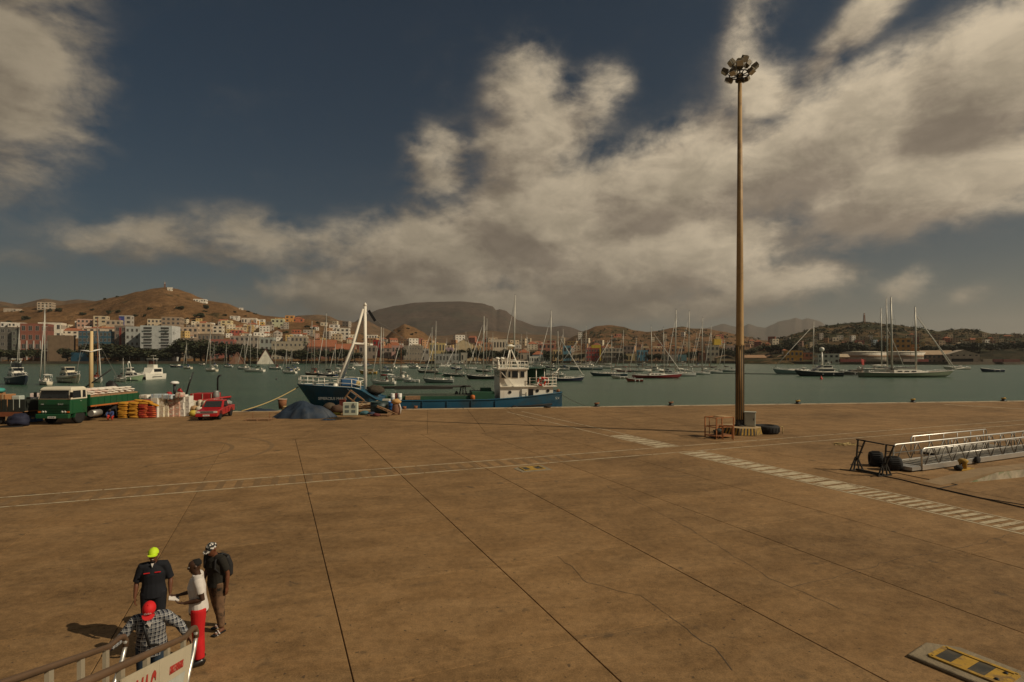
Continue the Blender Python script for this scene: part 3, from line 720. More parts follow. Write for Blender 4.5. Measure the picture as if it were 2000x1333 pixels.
house(1300, 1326, 694, 708, (.38, .33, .27), 'low grey store with vehicles in front of the orange houses', floors=1, cols=4, D=662)
t, W, dp, Hh = house(1382, 1406, 676, 708, (.46, .41, .30), 'cream four storey house beside the furled masts left of the lamp mast', floors=3, cols=3, D=665, parts=True)
t = thing('water_tank', 'square yellow tank standing on the cream four storey house', 'water tank', (0, 0, 0)); p = PX(1400, 675, 672)
q = MB(); q.box((0, 0, 3.4), (8.2, 6, 7)); q.build('tank', [stucco((.62, .42, .05))], t)
q = MB(); [q.box((a * 3.6, b * 2.4, -.6), (.4, .4, 1.4)) for a in (-1, 1) for b in (-1, 1)]; q.build('stand', [STEEL], t); t.location = (p.x, p.y, p.z + .6)
house(1366, 1384, 690, 708, (.40, .20, .12), 'small terracotta house left of the cream four storey house', floors=1, cols=3, D=668)
house(1421, 1440, 676, 694, (.58, .44, .36), 'pink white house left of the lamp mast', floors=2, cols=3, D=720)
for (a, b, c, d_, lab) in ((1404, 1442, 694, 710, 'tan gabled boat shed with a white post just left of the lamp mast'), (1447, 1500, 694, 710, 'long tan warehouse just right of the lamp mast'), (1496, 1520, 694, 710, 'gabled warehouse with a dark triangular opening, nearer the lamp mast'), (1519, 1545, 694, 710, 'gabled warehouse with a dark triangular opening beside the orange building')):
    t, W, dp, Hh = house(a, b, c, d_, (.42, .31, .18), lab, roof='gable' if b - a > 40 else 'gablefront', floors=1, cols=0, D=635, cat='warehouse', name='warehouse', rcol=(.34, .20, .11), door=False)
    if b - a <= 40:
        q = MB(); q.slab([(-W * .36, -dp / 2 - .06, Hh * .58), (W * .36, -dp / 2 - .06, Hh * .58), (0, -dp / 2 - .06, Hh * .92)], (0, .08, 0)); q.build('gable_opening', [BLACK], t)
    else:
        for i in range(4): q = MB(); q.box((-W / 2 + W * (i + .5) / 4, -dp / 2 - .03, Hh * .22), (W * .13, .1, Hh * .36)); q.build('door', [mat('shed_door', (.25, .10, .07), .7)], t)
house(1540, 1570, 686, 708, (.56, .30, .06), 'orange two storey building right of the gabled warehouses', floors=2, cols=4, D=600, parts=True)
house(1560, 1590, 690, 709, (.32, .14, .08), 'dull red low building beside the orange one', floors=2, cols=4, D=610)
house(1579, 1590, 686, 694, (.70, .64, .54), 'small white house above the dull red building', floors=1, cols=2, D=640)
house(1604, 1642, 692, 710, (.62, .58, .48), 'white harbour office partly behind the dark motor yacht', floors=2, cols=4, D=560)
house(1675, 1689, 666, 678, (.52, .21, .17), 'pink house low on the right hill', floors=2, cols=2)
house(1738, 1782, 662, 686, (.44, .24, .07), 'large orange ochre house behind the schooner masts', floors=3, cols=5, D=640)
house(1776, 1796, 674, 688, (.42, .20, .06), 'small rusty orange house right of the large ochre one', floors=2, cols=2, D=640)
house(1891, 1899, 653, 663, (.62, .52, .32), 'tall pale yellow house alone high on the right hill', floors=3, cols=1)
# tanks, the gabled white store and the sheds on the right
TANKM = mat('tank_paint', (.52, .47, .38), .6, var=.12, dirt=(.25, .16, .09), dirt_amt=.5)
for (a, b, yt, lab) in ((1664, 1740, 686, 'wide pale storage tank behind the schooner stern'), (1737, 1816, 686, 'wide pale storage tank behind the schooner masts, nearest the white store')):
    Y = 585.; p = PX((a + b) / 2, 706, Y); r = (b - a) / 2 / F * Y; h_ = CAMH - (yt - HZ) / F * Y - LAND
    t = thing('storage_tank', lab, 'storage tank', (p.x, Y + r * .6, LAND), group='storage tanks on the far quay')
    q = MB(); q.lathe([(r, 0), (r, h_ * .86)], n=40); q.build('tank_shell', [TANKM], t)
    q = MB(); q.lathe([(r + .15, h_ * .86), (r + .15, h_ * .90), (r * .5, h_ * .98), (.05, h_)], n=40); q.build('tank_roof', [cmat((.60, .54, .42))], t)
    q = MB(); q.lathe([(r + .03, h_ * .40), (r + .03, h_ * .62)], n=40); q.build('rust_band', [cmat((.34, .22, .13))], t)
    q = MB(); [q.beam((r * math.cos(R(x)), r * math.sin(R(x)), .2), (r * math.cos(R(x + 25)), r * math.sin(R(x + 25)), h_ * .86), .5, .2) for x in (235,)]; q.build('ladder', [STEEL], t)
t, W, dp, Hh = house(1866, 1916, 684, 710, (.56, .46, .34), 'white gabled warehouse with five small windows at the right shore', roof='gablefront', floors=1, cols=0, D=560, cat='warehouse', name='warehouse', rcol=(.5, .42, .32), door=False)
for i in range(5):
    q = MB(); q.box((-W / 2 + W * (i + .5) / 5, -dp / 2 - .04, Hh * .60), (W * .07, .1, Hh * .09)); q.build('window', [WINM], t)
q = MB(); q.box((-W * .05, -dp / 2 - .05, Hh * .2), (W * .7, .12, Hh * .30)); q.build('doorway', [BLACK], t)
house(1816, 1868, 685, 710, (.30, .22, .15), 'brown long side shed joined to the white gabled warehouse', roof='gable', floors=2, cols=7, D=575, cat='warehouse', name='warehouse', rcol=(.42, .30, .19))
house(1622, 1662, 692, 710, (.34, .18, .10), 'red brown warehouse with a pale curved roof left of the tanks', roof='gable', floors=1, cols=4, D=575, cat='warehouse', name='warehouse', rcol=(.46, .36, .24))
for i, (a, b, col, lab) in enumerate(((1640, 1690, (.18, .035, .025), 'long dark red container row on the right quay'), (1762, 1790, (.42, .32, .26), 'pale freight container right of the red flag'), (1790, 1812, (.30, .08, .06), 'dull red freight container beside the pale one'), (1938, 1956, (.14, .035, .03), 'dark red container by the embankment'), (1918, 1936, (.30, .24, .17), 'tan container by the embankment'), (1958, 1990, (.16, .05, .035), 'long rusty container at the far right shore'))):
    Y = 548.; p = PX((a + b) / 2, 705, Y); W = (b - a) / F * Y
    t = thing('freight_container', lab, 'container', (p.x, Y, LAND), 0, 'freight containers on the far quay')
    q = MB(); q.box((0, 0, 1.4), (W, 2.5, 2.7)); q.build('box', [cmat(col)], t)
    q = MB(); [q.box((-W / 2 + W * (k + .5) / 14, -1.28, 1.4), (W / 40, .08, 2.5)) for k in range(14)]; q.build('rib', [cmat(tuple(c * .8 for c in col))], t)
Y = 618.; p = PX(159, 705, Y); t = thing('freight_container', 'blue freight container on the left waterfront in front of dark trees', 'container', (p.x, Y, LAND))
q = MB(); q.box((0, 0, 5), (21, 2.6, 9.6)); q.build('box', [cmat((.035, .13, .20))], t)
q = MB(); [q.box((-10 + 20 * (k + .5) / 20, -1.34, 5), (.35, .08, 9.2)) for k in range(20)]; q.build('rib', [cmat((.03, .11, .17))], t)
# the two A-frame buildings on the waterfront
for (a, b, apex, yb, fc, rc, lab) in ((500, 538, 683, 716, (.62, .57, .47), (.12, .03, .028), 'white fronted A frame building with dark red roof on the shore'), (446, 480, 689, 716, (.20, .10, .06), (.16, .075, .05), 'brown A frame building left of the white one on the shore')):
    Y = 590.; p = PX((a + b) / 2, yb, Y); W = (b - a) / F * Y; Hh = (yb - apex) / F * Y; dp = W * .9
    t = thing('a_frame_building', lab, 'A-frame building', (p.x, Y, p.z), R(24), 'A frame buildings on the shore')
    q = MB(); q.slab([(-W / 2, 0, 0), (W / 2, 0, 0), (0, 0, Hh)], (0, .4, 0)); q.build('front', [stucco(fc)], t)
    for s_ in (-1, 1): q = MB(); q.slab([(s_ * W / 2, -.5, -.2), (0, -.5, Hh + .3), (0, dp, Hh + .3), (s_ * W / 2, dp, -.2)], (s_ * .5, 0, .15)); q.build('roof', [stucco(rc)], t)
    for x in (-.28, 0, .26): q = MB(); q.box((x * W, -.08, 1.3), (W * .10, .1, 2.6)); q.build('door', [BLACK], t)
    for x in (-.06, .0, .06): q = MB(); q.box((x * W, -.06, Hh * .42), (.18, .08, Hh * .5)); q.build('batten', [stucco((.42, .38, .3))], t)
# --- many smaller houses, each its own thing
PAL = [('white', (.72, .67, .57)), ('cream', (.62, .53, .38)), ('sandy', (.52, .41, .27)), ('ochre', (.55, .38, .15)), ('orange', (.50, .28, .14)), ('salmon', (.48, .30, .22)), ('grey', (.36, .31, .25)), ('brick red', (.36, .13, .08)), ('tan', (.42, .31, .20)), ('pale blue', (.30, .36, .38))]
BANDS = [   # x range, base-row range, count, width range, where, palette weights
    (345, 520, 634, 664, 52, (10, 20), 'on the left slope below the brown hill', (9, 6, 5, 2, 2, 1, 3, 1, 3, 1)),
    (520, 690, 636, 674, 34, (9, 19), 'in the hollow left of the ship mast', (6, 5, 4, 1, 2, 2, 2, 2, 2, 0)),
    (100, 345, 642, 660, 16, (10, 20), 'behind the dark waterfront blocks', (6, 4, 3, 1, 2, 2, 2, 1, 2, 0)),
    (700, 960, 668, 688, 34, (10, 20), 'in the middle of town behind the marina', (4, 4, 4, 2, 4, 3, 2, 4, 3, 0)),
    (960, 1190, 672, 690, 34, (10, 20), 'above the marina right of the wheelhouse', (3, 3, 4, 3, 4, 3, 2, 4, 3, 1)),
    (1190, 1420, 676, 692, 26, (9, 18), 'behind the white sloops', (2, 3, 4, 2, 5, 3, 2, 3, 4, 1)),
    (1130, 1480, 655, 676, 14, (6, 10), 'scattered on the brown scrub hill', (2, 2, 3, 1, 1, 1, 2, 1, 3, 0)),
    (1460, 1660, 664, 692, 26, (8, 14), 'below the right hill near the orange building', (2, 2, 4, 1, 2, 2, 3, 2, 4, 0)),
    (1640, 1860, 660, 684, 30, (7, 13), 'on the right hill behind the storage tanks', (2, 2, 3, 2, 2, 2, 3, 2, 4, 1)),
    (1840, 1995, 658, 682, 22, (7, 12), 'on the right hill at the picture edge', (1, 2, 3, 1, 1, 2, 3, 2, 4, 0))]
rnd = random.Random(11)
WID = {0: 'small', 1: 'medium', 2: 'wide'}
for (xa, xb, ya, yb, n, (wa, wb), where, wts) in BANDS:
    for k in range(n):
        x = xa + (xb - xa) * (k + rnd.uniform(.1, .9)) / n; u = rnd.random(); y = ya + (yb - ya) * u
        w = wa + (wb - wa) * rnd.random() ** 1.4; fl = rnd.choice((1, 2, 2, 2, 3)); h_ = w * .30 + fl * 3.4
        cn, col = rnd.choices(PAL, wts)[0]
        rf = rnd.choices(('flat', 'hip', 'gable'), (7, 2, 1))[0]
        size = WID[0 if w < wa + (wb - wa) * .25 else 2 if w > wa + (wb - wa) * .65 else 1]
        lab = '%s %s %s house %s' % (size, cn, {'flat': 'flat-roofed', 'hip': 'hip-roofed', 'gable': 'gabled'}[rf], where)
        house(x - w / 2, x + w / 2, y - h_, y, tuple(c * rnd.uniform(.88, 1.08) for c in col) if rnd.random() < .0 else col, lab, roof=rf, floors=fl, cols=2 if w < 14 else 3, yaw=rnd.uniform(-.4, .4), group='houses of the harbour town', door=False, win=(.36, .42))

# ------------------------------------------------------------------ masts on the hills, lamp posts, trees and bushes
def lattice(x, y0, y1, label, w=2.2, D=None):
    p = on_land(x, y0) if D is None else PX(x, y0, D)
    h_ = (y0 - y1) / F * p.y; t = thing('radio_mast', label, 'radio mast', p)
    for a in range(3):
        q = MB(); c, s_ = math.cos(a * 2.094), math.sin(a * 2.094); q.beam((c * w, s_ * w, -1), (c * w * .35, s_ * w * .35, h_), .5); q.build('leg', [RUST], t)
    q = MB(); n = 9
    for k in range(n):
        for a in range(3):
            z0, z1 = h_ * k / n, h_ * (k + 1) / n; r0, r1 = w * (1 - .65 * k / n), w * (1 - .65 * (k + 1) / n)
            q.beam((math.cos(a * 2.094) * r0, math.sin(a * 2.094) * r0, z0), (math.cos((a + 1) * 2.094) * r1, math.sin((a + 1) * 2.094) * r1, z1), .28)
    q.build('bracing', [RUST], t)
    q = MB(); q.lathe([(.6, h_ * .8), (.9, h_ * .82), (.6, h_ * .95)], n=8); q.lathe([(.15, h_), (.1, h_ * 1.18)], n=6); q.build('aerial', [WHITE], t)
lattice(322, 561, 545, 'lattice radio mast on the summit of the brown hill')
lattice(308, 563, 555, 'short thin aerial left of the summit mast', .8)
lattice(1688, 631, 613, 'dark lattice radio mast on top of the right hill', 2.0)
LEAF = [mat('leaf_dark', (.022, .028, .010), .7, var=.45, scale=.25), mat('leaf_mid', (.036, .042, .014), .7, var=.45, scale=.25), mat('leaf_dry', (.065, .055, .020), .8, var=.4, scale=.25)]
TRUNK = mat('tree_bark', (.07, .045, .028), .9, var=.3)
def crown_mesh(seed, n, rx, rz, leaf, flat=.55, lobes=7):
    rn = random.Random(seed); q = MB(); L = [(rn.uniform(-.62, .62), rn.uniform(-.62, .62), rn.uniform(-.3, .35), rn.uniform(.32, .55)) for _ in range(lobes)]
    for k in range(n):
        lx, ly, lz, lr = rn.choice(L); d = Vector((rn.gauss(0, 1), rn.gauss(0, 1), rn.gauss(0, 1))).normalized() * (lr * rn.random() ** .35)
        c = Vector(((lx + d.x) * rx, (ly + d.y) * rx, (lz + d.z * .9) * rz))
        a = Vector((rn.gauss(0, 1), rn.gauss(0, 1), rn.gauss(0, .6))).normalized(); b = a.cross(Vector((rn.gauss(0, 1), rn.gauss(0, 1), rn.gauss(0, 1)))).normalized(); s_ = leaf * rn.uniform(.6, 1.4)
        q.mi = rn.choices((0, 1, 2), (5, 4, 1))[0]
        q.add([c - a * s_, c + b * s_ * .7, c + a * s_, c - b * s_ * .7], [(0, 1, 2, 3)])
    return q.mesh('crown', LEAF)
CROWNS = [crown_mesh(s, 1100, 1, 1, .085) for s in range(5)]
BUSH = [crown_mesh(50 + s, 380, 1, .6, .15, lobes=5) for s in range(3)]
tq = MB(); tq.tube([(0, 0, 0), (.05, .02, .4), (-.03, .05, .75)], [.07, .05, .035], 7); tq.tube([(.04, .02, .4), (.3, .1, .8)], [.035, .015], 5); tq.tube([(.04, .02, .35), (-.28, -.1, .8)], [.035, .015], 5)
TRUNKM = tq.mesh('trunk', [TRUNK])
def tree(x, y, hpx, wpx, label, group, D=None, seed=0, cat='tree', name='broadleaf_tree'):
    p = PX(x, y, D) if D else on_land(x, y)
    z = hill_top(p.x, p.y) if D else p.z
    h_ = hpx / F * p.y; w = wpx / F * p.y / 2
    t = thing(name, label, cat, (p.x, p.y, z), seed * 1.3, group)
    tr = place('trunk', TRUNKM, t); tr.scale = (h_ * .7, h_ * .7, h_ * .7)
    c = place('crown', CROWNS[seed % 5], t, (0, 0, h_ * .55)); c.scale = (w * 1.35, w * 1.35, h_ * .56); return t
rn = random.Random(5)
GT = 'dark trees along the waterfront'
k = 0
for (xa, xb, ya, yb, n, h0, w0, where, D) in ((-10, 70, 700, 706, 5, 26, 30, 'below the salmon block at the left edge', 620), (128, 152, 702, 706, 2, 26, 26, 'between the brown block and the blue container', 622), (178, 292, 700, 706, 7, 34, 46, 'below the blue office block and the white block', 622),
        (290, 332, 700, 706, 3, 24, 34, 'at the foot of the modern white block', 622), (332, 356, 700, 706, 2, 44, 40, 'right of the modern white block', 640), (356, 412, 700, 706, 4, 42, 48, 'left of the red and grey house', 625), (430, 466, 700, 706, 3, 38, 44, 'in front of the grey terrace', 625), (478, 530, 702, 706, 3, 26, 34, 'behind the white A frame building', 625),
        (545, 700, 700, 706, 9, 24, 28, 'in front of the cream building and red roofs', 630), (775, 790, 702, 706, 1, 26, 16, 'beside the small pink house', 640), (876, 960, 700, 705, 8, 24, 28, 'below the cream gabled hall', 660), (968, 1010, 700, 705, 3, 24, 26, 'behind the wheelhouse', 670), (1040, 1064, 690, 692, 2, 24, 34, 'above the red tiled roofs', 720), (1060, 1140, 704, 706, 4, 16, 20, 'behind the marina masts', 650),
        (1205, 1222, 704, 706, 1, 18, 18, 'right of the veranda house', 655), (1265, 1300, 705, 706, 3, 15, 20, 'in front of the pink orange row', 655), (1340, 1366, 700, 705, 2, 24, 22, 'among the furled masts', 670), (1405, 1425, 700, 704, 2, 26, 22, 'behind the tan boat shed', 690), (1460, 1475, 690, 692, 1, 16, 20, 'above the tan warehouse', 720), (1500, 1540, 692, 696, 4, 20, 28, 'behind the gabled warehouses', 680),
        (1590, 1680, 690, 694, 8, 24, 30, 'behind the harbour office', 640), (1710, 1735, 690, 692, 2, 20, 24, 'behind the left storage tank', 650), (1800, 1830, 690, 692, 2, 20, 26, 'behind the right storage tank', 650), (1840, 1990, 680, 690, 9, 22, 34, 'behind the white gabled warehouse', 670)):
    for i in range(n):
        x = xa + (xb - xa) * (i + .5) / n + rn.uniform(-3, 3); k += 1
        nm = 'broadleaf_tree'
        tree(x, rn.uniform(ya, yb), h0 * rn.uniform(.85, 1.15), w0 * rn.uniform(.85, 1.2), 'dark broadleaf tree ' + where, GT, D + rn.uniform(-4, 8), k)
tree(1546, 690, 24, 26, 'yellow green tree glowing left of the orange building', GT, 690, 3)
# palms
def palm(x, y, hpx, label, D):
    p = PX(x, y, D); z = hill_top(p.x, p.y); h_ = hpx / F * D
    t = thing('palm_tree', label, 'palm tree', (p.x, p.y, z), 0, 'palms of the waterfront')
    q = MB(); q.tube([(0, 0, 0), (.15, .1, h_ * .5), (0, .1, h_)], [.4, .28, .24], 7); q.build('trunk', [TRUNK], t)
    q = MB()
    for a in range(16):
        an = a * 2.4; L = h_ * .22 * rn.uniform(.8, 1.1); up = rn.uniform(.1, .9); c, s_ = math.cos(an), math.sin(an)
        pts = [Vector((c * L * u, s_ * L * u, h_ + L * (up * u - 1.1 * u * u))) for u in (0, .35, .7, 1)]
        for i in range(3):
            w0, w1 = Vector((-s_, c, 0)) * L * .10 * (1 - i * .25), Vector((-s_, c, 0)) * L * .10 * (.75 - i * .25)
            q.add([pts[i] - w0, pts[i] + w0, pts[i + 1] + w1, pts[i + 1] - w1], [(0, 1, 2, 3)])
    q.build('crown', LEAF[:1], t)
palm(330, 690, 64, 'tall palm beside the modern white block', 640); palm(596, 704, 38, 'shaggy palm right of the large cream building', 640); palm(758, 704, 36, 'dark palm in front of the terracotta roofed house', 648)
# bushes on the brown hill: nothing tells most of them apart
GB = 'bushes on the brown hillside'
for i, (x, y, w) in enumerate(((42, 612, 10), (50, 626, 17), (14, 632, 14), (80, 612, 11), (97, 610, 12), (118, 610, 18), (160, 617, 14), (205, 586, 8), (228, 582, 9), (181, 609, 9), (212, 615, 15), (232, 612, 12), (264, 620, 12), (283, 622, 10), (292, 607, 12), (354, 608, 17), (402, 603, 17), (390, 622, 22), (380, 631, 14), (366, 625, 9), (400, 613, 9), (440, 618, 9), (458, 612, 8), (462, 622, 10), (484, 610, 8), (480, 619, 6), (498, 616, 8), (505, 640, 12), (522, 644, 12), (556, 652, 14), (600, 640, 12), (612, 646, 14), (624, 634, 12), (780, 648, 8), (796, 644, 7), (803, 656, 8), (812, 652, 7))):
    p = on_land(x, y); t = thing('bush', 'dark round bush growing on the bare brown hillside', 'bush', p, i * 1.1, GB); w_ = w / F * p.y / 2
    c = place('foliage', BUSH[i % 3], t, (0, 0, w_ * .35)); c.scale = (w_, w_, w_)
# the scrub that covers the right hill and the scrub hill reads as one mass
q = MB(); rn = random.Random(8)
for (xa, xb, ya, yb, n) in ((1470, 2040, 640, 686, 620), (1130, 1480, 645, 676, 170), (1480, 2040, 630, 652, 260)):
    for i in range(n):
        x = rn.uniform(xa, xb); y = rn.uniform(ya, yb); p = on_land(x, y)
        if p.z < LAND + 2: continue
        s_ = p.y / F * rn.uniform(2.0, 5.5)
        for j in range(16):
            d = Vector((rn.gauss(0, .5), rn.gauss(0, .5), abs(rn.gauss(0, .35)))) * s_; c = p + d
            a = Vector((rn.gauss(0, 1), rn.gauss(0, 1), rn.gauss(0, .5))).normalized() * s_ * .34; b = Vector((rn.gauss(0, 1), rn.gauss(0, 1), rn.gauss(0, 1))).normalized() * s_ * .3
            q.mi = rn.choice((0, 0, 1, 1, 2)); q.add([c - a, c + b, c + a, c - b], [(0, 1, 2, 3)])
struct(q.build('scrub', LEAF), 'stuff')
# ------------------------------------------------------------------ boats in the harbour
def gel(c): return cmat(c, .35, var=.06, scale=.8, dirt=tuple(q * .6 for q in c), dirt_amt=.3, dscale=.4, spec=.5)
MASTM = mat('mast_alloy', (.50, .47, .40), .45, .3, var=.1); MASTW = mat('mast_wood', (.20, .075, .03), .5, var=.2); WIRE = mat('rigging_wire', (.14, .13, .11), .6)
SAILC = {'blue': cmat((.03, .06, .16)), 'red': cmat((.22, .04, .03)), 'white': cmat((.66, .62, .54)), 'green': cmat((.04, .10, .06)), 'dark': cmat((.05, .045, .04))}
TEAK = mat('teak_deck', (.30, .19, .10), .75, var=.2); BOOT = cmat((.03, .03, .035)); INOX = mat('stainless_rail', (.6, .58, .54), .3, .8)
def hull_geo(L, B, fb, bowrise=.35, rake=.08, transom=.62, n=14, draft=.35, sheer_dip=.12):
    """rings of a boat hull, stern to bow; x forward, waterline at z = 0"""
    rings = []; sheer = []
    for i in range(n + 1):
        u = i / n; x = -L / 2 + L * u
        b = B / 2 * (transom + (1 - transom) * math.sin(min(1, u / .45) * math.pi / 2)) if u < .45 else B / 2 * max(.012, (1 - ((u - .45) / .55) ** 2.2))
        z = fb * (1 + bowrise * max(0, u - .4) ** 1.6 / .44 - sheer_dip * math.sin(u * math.pi))
        xt = x + rake * L * max(0, u - .7) / .3; xb = x - rake * L * max(0, u - .8) / .2 * .3
        d = draft * (1 - .8 * max(0, u - .75) / .25)
        rings.append([(xb, 0, -d), (xb, b * .62, -d * .55), ((xb * .5 + xt * .5), b * .90, z * .34), (xt, b, z), (xt, -b, z), ((xb * .5 + xt * .5), -b * .90, z * .34), (xb, -b * .62, -d * .55)])
        sheer.append((xt, b, z))
    return rings, sheer
def hull_parts(t, L, B, fb, hm, dm, **kw):
    rings, sheer = hull_geo(L, B, fb, **kw)
    q = MB(); q.loft(rings); q.build('hull', [hm], t, fixn=True)
    q = MB(); n = len(sheer); vs = [(x, b - .06, z + .01) for x, b, z in sheer] + [(x, -b + .06, z + .01) for x, b, z in sheer]
    q.add(vs, [(i, n + i, n + i + 1, i + 1) for i in range(n - 1)])
    q.build('deck', [dm], t)
    q = MB()
    for s_ in (1, -1): q.tube([(x, s_ * b, z + .03) for x, b, z in sheer], .05, 4)
    q.build('rubbing_strake', [WHITE if hm is not WHITE else BOOT], t)
    q = MB(); q.loft([[(r[1][0], r[1][1] * 1.30 * k, .02), (r[1][0], r[1][1] * 1.36 * k, .18), (r[1][0], -r[1][1] * 1.36 * k, .18), (r[1][0], -r[1][1] * 1.30 * k, .02)] for r in rings[:-2] for k in (1,)]); q.build('boot_stripe', [BOOT], t)
    return sheer
def rails(t, sheer, h_=.7, step=1, r=.025, m=None, name='guard_rail'):
    q = MB()
    for s_ in (1, -1):
        for k in (1, .5): q.tube([(x, s_ * (b - .1), z + h_ * k) for x, b, z in sheer], r * .7, 4)
        for x, b, z in sheer[::step]: q.tube([(x, s_ * (b - .1), z), (x, s_ * (b - .1), z + h_)], r, 4)
    q.build(name, [m or INOX], t)
def cabin(t, x0, x1, w, z0, h_, m, win=True, slope=.12, name='cabin', parent_name=None):
    q = MB(); L = x1 - x0
    rr = []
    for u, k, hh in ((0, 1, 1), (.75, .95, 1), (1, .72, .35)):
        x = x0 + L * u; y = w / 2 * k; rr.append([(x, -y, z0), (x, -y * .88, z0 + h_ * hh), (x, y * .88, z0 + h_ * hh), (x, y, z0)])
    q.loft(rr, closed=True); c = q.build(name, [m], t, fixn=True)
    if win:
        for s_ in (-1, 1):
            for k in range(3):
                q = MB(); xa = x0 + L * (.10 + k * .2); q.box((xa + L * .07, s_ * w / 2 * .955, z0 + h_ * .55), (L * .13, .06, h_ * .36)); q.build('cabin_window', [GLASS], c)
    return c
def sailboat(xl, xr, yw, yaw, hc, masts, label, cover='blue', dm=None, fbk=.085, cab=True, wood=False, furl=True, group='sailing boats moored in the harbour', bimini=None, ketch_boom=True, mast_r=.085, cab_col=None, lean=0, cat='sailing boat', name='sailing_boat'):
    xc = (xl + xr) / 2; p = WT(xc, yw); Y = p.y; cy = math.cos(R(yaw)); vis = (xr - xl) / F * Y
    if abs(cy) < .5: yaw -= math.degrees(math.atan2(p.x, Y)); L = vis / (abs(cy) + .34) * .8
    else: L = min(vis / abs(cy), 34)
    L = max(L, 6.5); B = L * (.30 if L < 16 else .22); fb = L * fbk + .25
    t = thing(name, label, cat, (p.x, p.y, WZ), R(yaw), group)
    hm = gel(hc); dk = dm or gel((.66, .61, .51)); sh = hull_parts(t, L, B, fb, hm, dk)
    rails(t, sh, .65, 2)
    cm = gel(cab_col or (.72, .68, .58))
    if cab: cabin(t, -L * .16, L * .24, B * .62, fb * .86, L * .028 + .28, cm)
    q = MB(); q.box((-L * .30, 0, fb * .94), (L * .2, B * .5, .3)); q.build('cockpit_coaming', [cm], t)
    if bimini:
        q = MB(); zz = fb + 1.75; q.loft([[(-L * .40, -B * .38, zz), (-L * .40, 0, zz + .15), (-L * .40, B * .38, zz), (-L * .40, B * .38, zz - .08), (-L * .40, -B * .38, zz - .08)], [(-L * .2, -B * .4, zz + .1), (-L * .2, 0, zz + .28), (-L * .2, B * .4, zz + .1), (-L * .2, B * .4, zz), (-L * .2, -B * .4, zz)]]); bm_ = q.build('bimini_top', [SAILC[bimini]], t)
        q = MB(); [q.tube([(-L * u, s_ * B * .37, fb), (-L * u, s_ * B * .38, zz)], .03, 5) for u in (.39, .21) for s_ in (-1, 1)]; q.build('bimini_frame', [INOX], bm_)
    q = MB(); q.slab([(-L * .16, -B * .28, fb + .35), (-L * .16, B * .28, fb + .35), (-L * .11, B * .26, fb + 1.0), (-L * .11, -B * .26, fb + 1.0)], (.06, 0, .03)); q.slab([(-L * .11, -B * .26, fb + 1.0), (-L * .11, B * .26, fb + 1.0), (-L * .18, B * .28, fb + 1.15), (-L * .18, -B * .28, fb + 1.15)], (0, 0, .06)); q.build('sprayhood', [SAILC[cover]], t)
    for i, (mx, yt) in enumerate(masts):
        lx = (mx - xc) / F * Y / (cy if abs(cy) > .3 else .3 * (1 if cy >= 0 else -1)); lx = max(-L * .36, min(L * .26, lx)) if abs(cy) > .3 else L * (.06 - .36 * i)
        h_ = CAMH - (yt - HZ) / F * Y - WZ; mr = mast_r * (.8 + h_ / 40); mm = MASTW if wood else MASTM
        q = MB(); q.tube([(lx, 0, fb * .9), (lx - h_ * .004, 0, h_ * .55), (lx - h_ * .012, 0, h_)], [mr * 1.15, mr, mr * .7], 7); m_ = q.build('mast', [mm], t)
        for k in ((.42, .72) if h_ > 14 else (.55,)):
            q = MB(); q.tube([(lx - h_ * .006, -B * .30, h_ * k), (lx - h_ * .006, B * .30, h_ * k)], .045, 5); q.build('spreader', [mm], m_)
        q = MB(); q.box((lx - h_ * .012, 0, h_ + .12), (.5, .06, .06)); q.tube([(lx - h_ * .012, 0, h_), (lx - h_ * .012, 0, h_ + .7)], .02, 4); q.build('masthead', [WIRE], m_)
        bl = L * .30 if len(masts) == 1 or i == 0 else L * .2
        q = MB(); q.tube([(lx - .1, 0, fb + 1.35), (lx - bl, 0, fb + 1.45)], .08, 6); b_ = q.build('boom', [mm], t)
        q = MB(); q.tube([(lx - .15, 0, fb + 1.62), (lx - bl * .5, 0, fb + 1.66), (lx - bl * .95, 0, fb + 1.6)], [.24, .21, .12], 7); q.build('sail_cover', [SAILC[cover]], b_)
        q = MB(); bow = (sh[-1][0] - .1, 0, sh[-1][2]); stern = (-L / 2, 0, fb)
        for s_ in (-1, 1):
            q.tube([(lx, s_ * B * .46, fb), (lx - h_ * .006, s_ * B * .30, h_ * .7), (lx - h_ * .012, 0, h_ * .98)], .022, 3); q.tube([(lx - .4, s_ * B * .46, fb), (lx, 0, h_ * .42)], .02, 3)
        if i == 0 or len(masts) == 1: q.tube([bow, (lx - h_ * .012, 0, h_ * .97)], .022, 3)
        if i == len(masts) - 1: q.tube([stern, (lx - h_ * .012, 0, h_ * .98)], .022, 3)
        q.build('rigging', [WIRE], m_)
        if furl and i == 0:
            q = MB(); a, b = Vector(bow), Vector((lx - h_ * .012, 0, h_ * .93)); q.tube([a + (b - a) * .04, a + (b - a) * .3, a + (b - a) * .92], [.13, .11, .05], 6); q.build('furled_sail', [SAILC['white']], t)
    q = MB(); q.tube([(-L / 2 + .1, -B * .26, fb), (-L / 2 - .05, -B * .26, fb + .8), (-L / 2 - .05, B * .26, fb + .8), (-L / 2 + .1, B * .26, fb)], .03, 5); q.build('pushpit', [INOX], t)
    q = MB(); q.ball((-L * .44, B * .34, fb + .55), (.12, .35, .4), 8, 6); q.build('lifebuoy', [cmat((.7, .62, .5))], t)
    return t, L, B, fb
